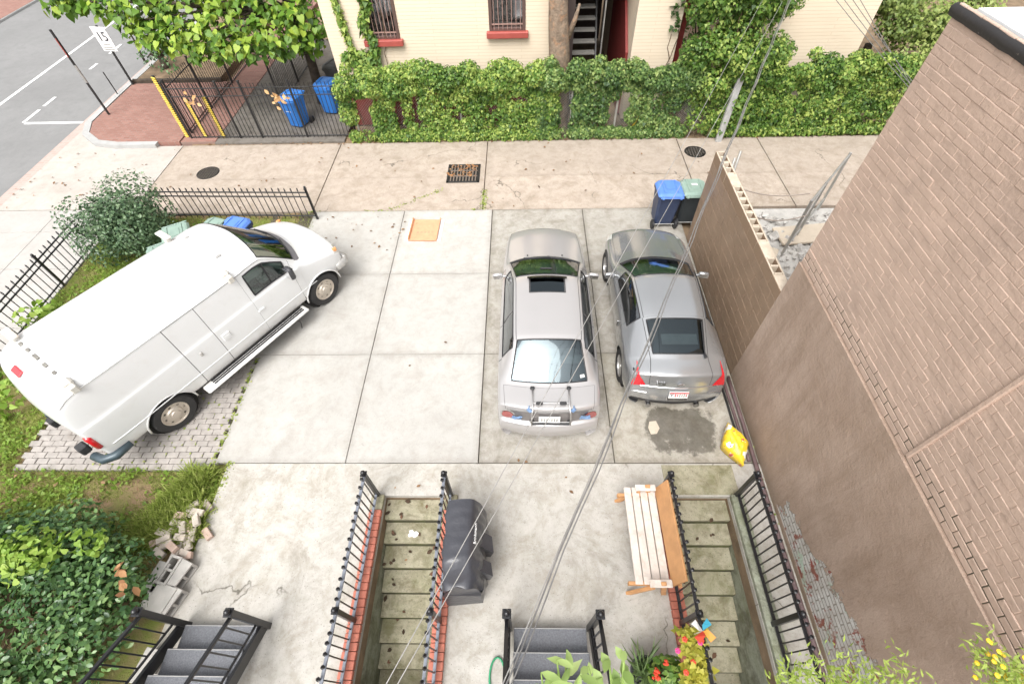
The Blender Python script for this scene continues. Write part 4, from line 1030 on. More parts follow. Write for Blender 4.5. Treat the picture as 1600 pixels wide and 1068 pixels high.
# ---------------------------------------------------------------- grey coupe
CP = thing('grey_coupe', 'dark grey two-door coupe with red tail lights parked along the brown wall', 'car', (2.62, 6.35, 0), R(-.5))
W['gun'] = paint('gunmetal_paint', (.42, .43, .44), .68, .20)
cpe = Loft([
 (2.12, .05, [(.42, .34), (.55, .38), (.60, .44), (.58, .50), (.52, .53), (.36, .55), (.18, .56), (0, .56)]),
 (1.98, .16, [(.60, .17), (.70, .24), (.76, .42), (.745, .56), (.68, .62), (.52, .645), (.26, .655), (0, .66)]),
 (1.62, .14, [(.66, .15), (.77, .22), (.83, .45), (.83, .65), (.745, .725), (.56, .715), (.30, .745), (0, .755)]),
 (1.15, .12, [(.68, .14), (.79, .20), (.845, .47), (.84, .71), (.76, .80), (.58, .80), (.32, .845), (0, .855)]),
 (.70, .22, [(.69, .14), (.79, .20), (.84, .48), (.83, .76), (.775, .855), (.68, .90), (.36, .95), (0, .955)]),
 (.64, .22, [(.69, .14), (.79, .20), (.84, .48), (.83, .76), (.775, .865), (.68, .915), (.36, .965), (0, .97)]),
 (-.02, .07, [(.70, .14), (.79, .20), (.835, .48), (.825, .78), (.77, .905), (.57, 1.245), (.32, 1.295), (0, 1.305)]),
 (-.14, .06, [(.70, .14), (.79, .20), (.835, .48), (.825, .78), (.77, .91), (.565, 1.255), (.32, 1.305), (0, 1.315)]),
 (-.55, 0, [(.70, .14), (.80, .20), (.84, .48), (.83, .80), (.77, .925), (.55, 1.25), (.31, 1.305), (0, 1.315)]),
 (-.86, -.02, [(.70, .14), (.81, .20), (.855, .48), (.845, .82), (.77, .94), (.535, 1.215), (.30, 1.275), (0, 1.285)]),
 (-.95, -.02, [(.70, .14), (.81, .20), (.86, .48), (.85, .83), (.77, .945), (.525, 1.195), (.30, 1.255), (0, 1.265)]),
 (-1.52, -.11, [(.70, .15), (.80, .21), (.875, .50), (.86, .83), (.765, .945), (.475, 1.05), (.26, 1.085), (0, 1.095)]),
 (-1.60, -.11, [(.70, .16), (.80, .22), (.87, .50), (.855, .83), (.755, .94), (.47, 1.03), (.26, 1.06), (0, 1.07)]),
 (-1.87, -.13, [(.67, .18), (.77, .26), (.83, .52), (.81, .80), (.725, .905), (.50, .965), (.26, .985), (0, .99)]),
 (-1.90, -.13, [(.66, .20), (.765, .27), (.82, .51), (.80, .72), (.715, .81), (.50, .88), (.26, .90), (0, .905)]),
 (-1.94, -.13, [(.65, .21), (.755, .275), (.805, .48), (.785, .63), (.705, .70), (.49, .735), (.25, .745), (0, .75)]),
 (-1.985, -.13, [(.64, .21), (.745, .27), (.785, .40), (.765, .48), (.69, .51), (.48, .525), (.25, .53), (0, .53)]),
 (-1.965, -.13, [(.60, .20), (.70, .24), (.725, .265), (.70, .275), (.63, .28), (.45, .28), (.24, .28), (0, .28)]),
 (-1.84, -.10, [(.52, .18), (.60, .19), (.62, .195), (.60, .195), (.54, .195), (.40, .195), (.21, .195), (0, .195)]),
])
cm = dict(sm); cm['body'] = cm['p'] = W['gun']; cm['dk'] = plain('diffuser', (.03, .03, .032), .45)
crect = [
 ('windshield', 5.06, 5.93, 5.12, 7, 'g', False), ('rear_window', 10.05, 10.95, 5.20, 7, 'gr', False), ('wiper_cowl', 4.03, 5.0, 4.95, 7, 'blk', False),
 ('hood', 1.10, 3.97, 4.35, 7, 'p', True), ('tailgate', 9.62, 14.9, 4.97, 7, 'p', True),
 ('side_window', 5.55, 9.35, 4.08, 4.86, 'gd', False),
 ('door', 5.2, 8.7, .9, 4.03, 'p', True),
 ('headlight', 1.0, 1.75, 3.15, 4.28, 'clr', False),
 ('roof', 6.03, 9.55, 5.06, 7, 'p', True),
 ('rear_bumper', 15.02, 16.55, 0, 7, 'p', True), ('rear_diffuser', 16.57, 18, 0, 7, 'dk', False), ('front_bumper', 0, 1.0, 0, 7, 'p', True)]
loft_parts(cpe, crect, [], [], CP, cm, arches=[(1.30, .32, .375), (-1.32, .32, .375)], ustep=.12, vstep=.2)
trim(cpe, CP, [[(5.06, 5.12), (5.93, 5.12), (5.93, 8.88), (5.06, 8.88), (5.06, 5.12)], [(10.05, 5.2), (10.95, 5.2), (10.95, 8.8), (10.05, 8.8), (10.05, 5.2)]], .011, W['black_plastic'])
trim(cpe, CP, sides([(5.55, 4.08), (9.35, 4.08), (9.35, 4.86), (5.55, 4.86), (5.55, 4.08)]), .010, W['black_plastic'])
patch(cpe, CP, 'tail_light', list(np.linspace(12.15, 14.97, 26)), lambda f: 4.26-.95*min(1, f*1.15)**1.3, lambda f: 4.30+.78*max(0, f-.35)**1.2, W['red_lens'], .007)
mirror(CP, -.92, .42, .93, -1, W['gun']); mirror(CP, .90, .42, .93, 1, W['gun'])
for sx in (-1, 1):
    for y in (1.30, -1.32):
        wheel(CP, (sx*.745, y, .325), .325, .23, sx, W['alloy'], 'alloy', spokes=6)
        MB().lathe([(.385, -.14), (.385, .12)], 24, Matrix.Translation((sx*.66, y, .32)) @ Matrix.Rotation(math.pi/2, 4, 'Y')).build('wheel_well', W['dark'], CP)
    MB().box((sx*.856, -.62, .70), (.03, .03, .16), b=.01).build('door_handle', W['chrome'], CP)
MB().box((0, 0, .26), (1.5, 3.5, .04)).box((0, -1.45, .72), (1.1, .75, .05)).box((0, 1.6, .38), (1.2, .7, .3)).box((0, -1.75, .42), (1.2, .4, .3)).build('floor_pan', W['cabin_dk'], CP)
for sx in (-1, 1): seat(CP, sx*.36, -.28, .26, W['cabin_dk'])
MB().box((0, .62, .78), (1.25, .5, .16), b=.06).build('dashboard', bpy.data.materials['dash_grey'], CP)
MB().lathe([(.16, 0), (.175, .012), (.16, .024), (.145, .012)], 20, Matrix.Translation((-.36, .36, .84)) @ Matrix.Rotation(R(-70), 4, 'X'), True).build('steering_wheel', W['cabin_dk'], CP)
MB().box((.12, -1.18, .93), (.62, .2, .02), rx=.2).build('luggage_cover', W['cabin'], CP)
MB().tube([on(cpe, 11.25, 8.78, .02)[0], on(cpe, 10.75, 8.72, .02)[0], on(cpe, 10.15, 8.66, .018)[0]], .010, 6).build('rear_wiper', W['black_plastic'], CP)
MB().box(on(cpe, 11.3, 8.78, .02)[0], (.05, .08, .04), b=.012).build('wiper_pivot', W['black_plastic'], CP)
MB().tube([on(cpe, 14.99, 7+k*.25-2.6, .006)[0] for k in range(22)], .008, 6).build('chrome_line', W['chrome'], CP)
def rear_at(u, v, off): p, n = on(cpe, u, v, off); return p
em = thing('x', '', '') ; bpy.data.objects.remove(em)
p = rear_at(14.5, 7, .012); MB().lathe([(.048, 0), (.055, .006), (.055, .012), (.043, .012), (.043, .004)], 24, Matrix.Translation(Vector(p)) @ Matrix.Rotation(R(100), 4, 'X')).box((p[0], p[1]-.012, p[2]), (.125, .006, .022)).build('emblem', W['chrome'], CP)
p = rear_at(14.5, 5.75, .014); text('badge', '350Z', .075, W['chrome'], CP, p, (R(72), 0, R(-5)), .003)
p = rear_at(15.6, 7, .02); npl = MB().box((p[0], p[1]-.006, p[2]-.0), (.32, .012, .155), rx=R(-12)).build('number_plate', W['plate'], CP)
MB().box((p[0]+.0, p[1]-.016, p[2]+.066), (.31, .003, .022), rx=R(-12)).build('plate_band', W['plate_red'], npl)
text('plate_text', 'Y', .10, W['ink'], npl, (p[0]-.115, p[1]-.016, p[2]-.008), (R(78), 0, 0))
for k, (mk, hh_) in enumerate(((W['plate_red'], .07), (W['plate_red'], .05), (W['cabin'], .08), (W['cabin'], .06), (W['cabin'], .08), (W['plate_red'], .05))): MB().box((p[0]-.05+k*.036, p[1]-.0145, p[2]-.008), (.016, .004, hh_), rx=R(-12)).build('plate_mark', mk, npl)
MB().box((p[0], p[1]-.01, p[2]-.115), (.36, .02, .07), rx=R(-30), b=.01).build('plate_recess', W['chrome'], CP)
for sx in (-1, 1):
    MB().tube([(sx*.42, -1.90, .21), (sx*.42, -2.09, .21)], [.05, .052], 14).build('exhaust_tip', W['chrome'], CP)
    MB().tube([on(cpe, 15.7, 3.4+k*.16 if sx < 0 else 14-(3.4+k*.16), .006)[0] for k in range(10)], .006, 6).build('bumper_line', W['chrome'], CP)
MB().box(on(cpe, 12.6, 3.9, .01)[0], (.02, .05, .03), b=.006).build('side_marker', W['black_plastic'], CP)
# ---------------------------------------------------------------- white cargo van; loft y = forward from the rear axle
VN = thing('white_cargo_van', 'white cargo van parked at an angle with its rear on the pavers', 'van', (-6.87, 4.55, 0), R(57.64-90))
t = NT('van_white'); P = t.coord(); c = t.mix(t.math('MULTIPLY', t.ramp(t.noise(P, 4, 6, .7, .4), .52, .75), .25), (.73, .735, .735), (.58, .555, .51))
x, y, z = t.sep(P); c = t.mix(t.math('MULTIPLY', t.ramp(t.math('ADD', z, t.math('MULTIPLY', t.noise(P, 5, 5), .5)), .75, 1.15, (1, 1, 1), (0, 0, 0)), .22), c, (.42, .36, .28))
W['van'] = t.fin(c, .3, None, None, .5, .6)
W['van_trim'] = plain('van_grey_bumper', (.45, .44, .42), .4, .3, var=.15, dirt=(.3, .28, .25))
def vs_(hw, top, ed, mid, belt=1.30, drip=1.86, sill=.46): return [(hw*.86, sill-.04), (hw*.96, sill), (hw, .85), (hw*.99, belt-.06), (hw*.97, belt), (ed, drip), (mid, top-.045), (0, top)]
van = Loft([
 (4.27, .02, [(.60, .48), (.72, .52), (.76, .62), (.74, .78), (.68, .86), (.5, .88), (.25, .89), (0, .89)]),
 (4.17, .10, [(.76, .42), (.86, .48), (.91, .66), (.89, .86), (.82, .93), (.62, .98), (.32, 1.01), (0, 1.02)]),
 (3.92, .16, [(.80, .42), (.90, .46), (.965, .75), (.95, .97), (.88, 1.04), (.66, 1.085), (.33, 1.11), (0, 1.12)]),
 (3.42, .24, [(.83, .42), (.93, .46), (.985, .80), (.97, 1.12), (.92, 1.19), (.74, 1.225), (.38, 1.26), (0, 1.27)]),
 (3.22, .30, [(.84, .42), (.94, .46), (.99, .82), (.98, 1.18), (.95, 1.26), (.86, 1.31), (.44, 1.37), (0, 1.385)]),
 (3.16, .30, [(.85, .42), (.95, .46), (.995, .84), (.985, 1.22), (.955, 1.28), (.865, 1.35), (.44, 1.41), (0, 1.425)]),
 (2.58, .16, [(.85, .42), (.955, .46), (1.0, .85), (.99, 1.24), (.965, 1.30), (.885, 1.86), (.50, 2.005), (0, 2.04)]),
 (2.40, .12, [(.86, .42), (.96, .46), (1.0, .85), (.99, 1.24), (.965, 1.30), (.895, 1.875), (.52, 2.03), (0, 2.07)]),
 (2.12, 0, vs_(1.0, 2.09, .905, .54)), (1.0, 0, vs_(1.005, 2.105, .915, .56)), (-.36, 0, vs_(1.0, 2.10, .91, .56)),
 (-.60, 0, [(.86, .42), (.955, .46), (.995, .85), (.985, 1.24), (.965, 1.30), (.90, 1.855), (.55, 2.03), (0, 2.075)]),
 (-.83, -.03, [(.85, .42), (.945, .46), (.985, .85), (.975, 1.24), (.955, 1.30), (.88, 1.79), (.53, 1.95), (0, 1.985)]),
 (-1.00, -.04, [(.83, .44), (.92, .48), (.955, .85), (.945, 1.22), (.925, 1.28), (.855, 1.60), (.50, 1.68), (0, 1.70)]),
 (-1.06, -.04, [(.60, .60), (.66, .64), (.68, .85), (.67, 1.15), (.65, 1.2), (.6, 1.4), (.35, 1.44), (0, 1.45)]),
 (-1.07, -.04, [(.20, .80), (.22, .82), (.23, .9), (.22, 1.0), (.21, 1.02), (.2, 1.1), (.1, 1.12), (0, 1.12)]),
])
vm = dict(sm); vm['body'] = vm['p'] = W['van']; vm['trim'] = W['van_trim']; vm['g'] = W['glass']; vm['gs'] = glassmat('van_side_glass', (.62, .70, .68), .04)
vrect = [
 ('windshield', 5.06, 5.93, 5.14, 7, 'g', False), ('cowl_grille', 3.55, 5.0, 5.0, 7, 'cowl', False),
 ('hood', 1.25, 3.48, 4.25, 7, 'p', True),
 ('roof_panel', 6.05, 10.95, 5.04, 7, 'p', True),
 ('side_window', 5.98, 7.70, 4.12, 4.82, 'gs', False), ('vent_window', 5.45, 5.92, 4.16, 4.80, 'gs', False),
 ('front_door', 5.3, 8.0, .8, 4.95, 'p', True), ('side_door', 8.0, 8.78, .8, 4.95, 'p', True), ('side_door_rear', 8.78, 9.20, .8, 4.95, 'p', True),
 ('headlight', .95, 1.55, 3.0, 4.6, 'clr', False), ('grille', .05, .9, 3.2, 7, 'trim', False)]
vm['cowl'] = plain('cowl_plastic', (.16, .155, .17), .6)
loft_parts(van, vrect, [], [], VN, vm, arches=[(0, .37, .44), (3.505, .37, .44)], ustep=.11, vstep=.2, bu=.0035, bv=.008)
trim(van, VN, [[(5.06, 5.14), (5.93, 5.14), (5.93, 8.86), (5.06, 8.86), (5.06, 5.14)]], .012, W['black_plastic'])
trim(van, VN, sides([(5.45, 4.14), (7.72, 4.14), (7.72, 4.82), (5.45, 4.80), (5.45, 4.14)])+sides([(5.95, 4.14), (5.95, 4.8)]), .014, W['black_plastic'])
trim(van, VN, sides([(6.0, 5.0), (12.3, 5.0)]), .014, W['van'], 'drip_rail')
trim(van, VN, sides([(3.0, 1.75), (5.0, 1.75), (12.2, 1.75)]), .010, W['van'], 'body_crease')
for sx in (-1, 1):
    for y in (0, 3.505):
        wheel(VN, (sx*.87, y, .37), .37, .235, sx, W['hub'], 'steel')
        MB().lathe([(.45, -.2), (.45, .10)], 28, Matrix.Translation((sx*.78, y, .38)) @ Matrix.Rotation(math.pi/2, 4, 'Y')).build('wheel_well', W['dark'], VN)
        ar = MB(); ar.tube([(sx*(.992 if 20 < k*10 < 160 else .97), y+.445*math.cos(R(k*10)), .37+.445*math.sin(R(k*10))) for k in range(-0, 19)], .018, 6).build('arch_lip', W['van'], VN, smooth=True)
    # running board
    rb = MB().box((sx*1.05, 1.75, .40), (.22, 2.35, .06), b=.025).build('running_board', plain('board_white', (.74, .73, .70), .5, dirt=(.4, .38, .34)) if 'board_white' not in bpy.data.materials else bpy.data.materials['board_white'], VN, smooth=True, angle=R(50))
    for k in range(3): MB().box((sx*(.985+k*.05), 1.8, .437), (.032, 2.1, .014), b=.004).build('tread_strip', W['black_plastic'], rb)
    # mirror
    mm = MB().box((sx*1.15, 2.92, 1.42), (.19, .11, .27), b=.035).box((sx*1.03, 2.94, 1.36), (.14, .05, .05), b=.01).build('wing_mirror', plain('mirror_shell', (.05, .05, .055), .45) if 'mirror_shell' not in bpy.data.materials else bpy.data.materials['mirror_shell'], VN, smooth=True, angle=R(50))
    MB().box((sx*1.15, 2.862, 1.42), (.15, .006, .22)).build('mirror_glass', W['chrome'], mm)
    MB().box((sx*1.01, 2.18, 1.03), (.03, .14, .05), b=.012).build('door_handle', W['van'], VN)
    # taillight
    tl = MB().box((sx*.915, -1.00, .95), (.13, .10, .34), b=.03).build('tail_light', W['red_lens'], VN, smooth=True, angle=R(50))
    # rear bumper corner and step blocks
    MB().tube([(sx*.99, -.72, .52), (sx*1.0, -.98, .52), (sx*.90, -1.13, .52), (sx*.70, -1.18, .52)], [.06, .075, .075, .07], 10).build('rear_bumper', plain('bumper_dark', (.06, .085, .10), .35, .2) if 'bumper_dark' not in bpy.data.materials else bpy.data.materials['bumper_dark'], VN, smooth=True)
    MB().box((sx*.46, -1.20, .56), (.16, .14, .18), b=.02).build('bumper_block', W['cabin_dk'], VN)
MB().box((1.012, 1.42, 1.05), (.03, .16, .16), b=.02).box((1.022, 1.42, 1.05), (.02, .09, .05)).build('door_handle', W['van'], VN)
MB().box((1.016, .92, 1.08), (.03, .05, .09), b=.01).build('door_latch', W['van_trim'], VN)
MB().box((0, 4.28, .60), (1.86, .16, .20), b=.06).box((.93, 4.12, .60), (.12, .34, .2), b=.05).box((-.93, 4.12, .60), (.12, .34, .2), b=.05).build('front_bumper', W['van_trim'], VN, smooth=True, angle=R(50))
p, n = on(van, 12.0, 7.0, .012); MB().box(p, (.24, .10, .03), b=.01, rx=R(25)).build('brake_light', W['red_lens'], VN)
for sx in (-1, 1):
    p, n = on(van, 1.35, 3.8 if sx < 0 else 14-3.8, .006); MB().box(p, (.06, .10, .10), b=.02).build('turn_signal', W['amber'], VN)
# roof rack mounts: four worn plates and a strip
for (yy_, xx) in ((2.02, -.70), (2.02, .98), (-.58, -.60), (-.58, .93)):
    ww = MB(); sg = 1 if xx > 0 else -1
    p = (xx, yy_, 2.05 if abs(xx) < .9 else 1.93)
    ww.box((p[0], p[1], p[2]), (.10, .10, .13), b=.015)
    if abs(xx) < .9: ww.box((p[0]-.06*1, p[1], p[2]+.07), (.34, .12, .03), b=.01)
    else: ww.box((p[0]-.12, p[1], p[2]+.06), (.16, .14, .10), b=.03)
    mt = ww.build('rack_mount', plain('rack_white', (.62, .60, .55), .5, dirt=(.45, .25, .12), scale=10, dirtamt=.6) if 'rack_white' not in bpy.data.materials else bpy.data.materials['rack_white'], VN)
for k in range(7):
    p, n = on(van, 10.92+random.uniform(-.02, .02), 5.9+k*.42, .008); MB().box(p, (random.uniform(.04, .16), .05, .02), b=.006).build('sealant_patch', plain('old_sealant', (.20, .19, .17), .8, var=.5, scale=20) if k == 0 else bpy.data.materials['old_sealant'], VN)
for v in (6.25, 7.9): MB().box(on(van, 7.8, v, .012)[0], (.05, .10, .03), b=.01).build('roof_bracket', W['van_trim'], VN)
fpv = MB().box((0, 1.6, .50), (1.7, 5.2, .05)).box((0, 1.9, 1.2), (1.74, .04, 1.4)).build('floor_pan', W['cabin_dk'], VN)
for sx in (-1, 1): seat(VN, sx*.5, 2.35, .75, W['cabin'], .52)
MB().box((0, 3.05, 1.18), (1.72, .4, .24), b=.08).box((0, 2.75, .92), (.6, .7, .5), b=.06).build('dashboard', plain('van_dash', (.5, .52, .5), .85), VN)
MB().lathe([(.19, 0), (.205, .013), (.19, .026), (.175, .013)], 20, Matrix.Translation((-.5, 2.83, 1.30)) @ Matrix.Rotation(R(-50), 4, 'X'), True).build('steering_wheel', W['cabin_dk'], VN)
for k in range(2): MB().tube([on(van, 4.9, 5.9+k*1.6, .02)[0], on(van, 5.12, 6.8+k*1.7, .02)[0]], .011, 6).build('wiper', W['black_plastic'], VN)
jk = MB()
for k in range(14): jk.box((.45+random.uniform(-.3, .3), 2.55+random.uniform(-.4, .3), 1.02+random.uniform(-.04, .08)), (random.uniform(.08, .3), random.uniform(.05, .25), .03), random.random()*3)
jk.build('seat_clutter', plain('clutter', (.45, .44, .42), .8, var=.6, scale=12), VN)
# ================================================================== IRONWORK
def spear(h, s=.014, top=True):
    m = MB().box((0, 0, h/2), (s, s, h))
    if top:
        m.lathe([(s*.7, h-.005), (s*1.5, h+.012), (s*1.5, h+.022), (s*.6, h+.03), (s*1.35, h+.048), (0, h+.09)], 6)
    return m.mesh('picket')
def iron_fence(name, label, p0, p1, h, pitch, posts, mat, cat='fence', post_s=.05, rails=(.12, .85), z0=0.0, group=None, knob=True, rail_s=.03, spr=True, railmat=None, skip=()):
    p0 = np.array(p0, float); p1 = np.array(p1, float); L = np.linalg.norm(p1-p0); a = math.atan2(p1[1]-p0[1], p1[0]-p0[0])
    t_ = thing(name, label, cat, (p0[0], p0[1], z0), a, group)
    pk = spear(h, top=spr); pk.materials.append(mat)
    n = max(1, int(L/pitch))
    for k in range(n+1):
        x = (k+.5)*L/(n+1)
        if any(abs(x-q) < pitch*.5 for q in posts): continue
        link('picket', pk, None, t_, (x, 0, .02), (random.gauss(0, .006), random.gauss(0, .006), 0))
    for r in rails: MB().box((L/2, 0, r), (L, rail_s, rail_s*.9), b=.004).build('rail', railmat or mat, t_)
    for x in posts:
        m = MB().box((x, 0, h/2+.03), (post_s, post_s, h+.10), b=.006).box((x, 0, h+.085), (post_s*1.35, post_s*1.35, .02), b=.004)
        po = m.build('post', mat, t_)
        if knob: MB().lathe([(.012, 0), (.028, .02), (.030, .035), (.02, .055), (0, .06)], 12, Matrix.Translation((x, 0, h+.095))).build('finial', mat, po, smooth=True)
    return t_
def stair_rail(label, x, grp='guard rails round the basement stairs', kmat=None):
    L = 3.1
    t_ = thing('iron_guard_rail', label, 'railing', (x, 2.72, .03), R(-90), grp)
    pk = MB().box((0, 0, .50), (.016, .016, .80)).lathe([(.012, .895), (.026, .912), (.026, .925), (.008, .935), (.018, .95), (0, .985)], 6).mesh('picket'); pk.materials.append(W['iron'])
    n = 24
    for k in range(n):
        xx = .10+k*.118
        if abs(xx-1.76) < .06: continue
        link('picket', pk, None, t_, (xx, 0, 0), (random.gauss(0, .008), random.gauss(0, .008), 0))
    for z in (.12, .84): MB().box((L/2, 0, z), (L, .042, .024), b=.004).build('rail', kmat or W['iron'], t_)
    for xx in (0, 1.76):
        po = MB().box((xx, 0, .43), (.062, .062, .90), b=.006).box((xx, 0, .885), (.088, .088, .024), b=.005).build('post', W['iron'], t_)
        MB().lathe([(.016, 0), (.034, .018), (.036, .04), (.024, .062), (0, .068)], 14, Matrix.Translation((xx, 0, .895))).build('finial', W['iron'], po, smooth=True)
    return t_
stair_rail('black spiked guard rail left of the stairs beside the grill, farthest left of the four', -2.345, kmat=W['rail_grey'])
stair_rail('black spiked guard rail directly beside the covered grill', -1.165, kmat=W['rail_grey'])
stair_rail('black spiked guard rail behind the wooden bench', 2.12)
stair_rail('black spiked guard rail closest to the brown wall', 3.345)
# steel entrance steps with sloping rails
W['tread'] = plain('tread_plate', (.15, .155, .17), .42, .35, var=.3, scale=60, bump=.8, bscale=150, bdist=.006)
def entrance_steps(label, xl, xr, y0, postz):
    t_ = thing('steel_entrance_steps', label, 'steps', ((xl+xr)/2, y0, 0)); w_ = xr-xl
    for k in range(5):
        z = .19*(k+1); y = -.29*k
        MB().box((0, y-.15, z-.012), (w_-.13, .315, .024), b=.004).box((0, y-.005, z-.03), (w_-.13, .012, .05)).build('tread', W['tread'], t_)
        MB().box((0, y-.004, z+.003), (w_-.14, .008, .004)).build('nosing', W['steel'], t_)
    for sx in (-1, 1):
        x = sx*w_/2
        sl = .19/.29
        def P3(y, z): return (x, y, z)
        MB().add([(x-.02, .06, 0), (x+.02, .06, 0), (x+.02, -1.5, .99), (x-.02, -1.5, .99), (x-.02, .06, .20), (x+.02, .06, .20), (x+.02, -1.5, 1.22), (x-.02, -1.5, 1.22)],
                 [(0, 3, 2, 1), (4, 5, 6, 7), (0, 1, 5, 4), (1, 2, 6, 5), (2, 3, 7, 6), (3, 0, 4, 7)]).build('stringer', W['iron'], t_)
        for zz, s in ((postz-.08, .045), (.36, .03)):
            a = Vector((x, 0, zz)); b = Vector((x, -1.45, zz+1.45*sl)); L = (b-a).length
            MB().box((a+b)/2, (s, L, s*.8), b=.005, rx=-math.atan(sl)).build('rail', W['iron'], t_)
        pk = MB().box((0, 0, (postz-.44)/2), (.018, .018, postz-.44)).mesh('picket'); pk.materials.append(W['iron'])
        for k in range(11):
            y = -.13*(k+1); link('picket', pk, None, t_, (x, y, .36-y*sl))
        po = MB().box((x, .02, postz/2), (.078, .078, postz), b=.006).box((x, .02, postz+.012), (.105, .105, .026), b=.006).build('post', W['iron'], t_)
        MB().lathe([(.018, 0), (.036, .02), (.038, .042), (.026, .066), (0, .072)], 14, Matrix.Translation((x, .02, postz+.02))).build('finial', W['iron'], po, smooth=True)
    return t_
entrance_steps('grey steel entrance steps with black rails beside the shrub', -4.67, -3.55, .88, 1.12)
entrance_steps('grey steel entrance steps with black rails between the grill and the bench', -.21, .88, .88, 1.2)
# near iron fences round the lawn
iron_fence('spiked_iron_fence', 'low black spiked fence between the alley and the van', (-9.3, 9.95), (-5.18, 9.83), .80, .155, [4.1], W['iron'], rails=(.10, .66, .78))
iron_fence('spiked_iron_fence', 'low black spiked fence along the sidewalk left of the van', (-10.42, 8.9), (-10.42, -.2), .78, .155, [1.35, 3.7, 6.05, 8.4], W['iron'], rails=(.10, .64, .76))
# tall fence and gate across the side yard
iron_fence('tall_iron_fence', 'tall black iron fence across the side yard behind the alley', (-10.1, 13.72), (-4.95, 13.72), 1.62, .118, [.03, 1.55, 2.22, 3.6, 5.1], W['iron_dk'], rails=(.10, 1.3, 1.52), knob=False, spr=False, rail_s=.026)
iron_fence('tall_iron_fence', 'tall black iron fence running back beside the brick walk', (-10.2, 14.0), (-10.2, 20.0), 1.55, .125, [0.02, 1.6, 3.4, 5.2], W['iron_dk'], rails=(.10, 1.42), knob=False, spr=False, rail_s=.026)
iron_fence('tall_iron_fence', 'tall black iron fence between the brick walk and the dark side yard', (-7.85, 15.6), (-7.85, 21.0), 1.55, .125, [0.02, 1.8, 3.6], W['iron_dk'], rails=(.10, 1.42), knob=False, spr=False, rail_s=.026)
def yellow_post(b, h, label):
    p = at(*b); t_ = thing('yellow_taped_post', label, 'post', (p[0], p[1], 0))
    MB().box((0, 0, h/2), (.08, .05, h), b=.008).build('post', W['iron_dk'], t_)
    for k in range(int(h/.06)):
        MB().box((0, -.03, .05+k*.06), (.12, .04, .046), b=.014, ry=.3).build('tape_turn', W['yellow'], t_)
yellow_post((296, 217), 1.85, 'tallest yellow taped post at the street end of the tall fence')
yellow_post((325, 217), 1.2, 'short yellow taped post in the middle of the three')
yellow_post((352, 216), 1.26, 'yellow taped post nearest the blue carts')
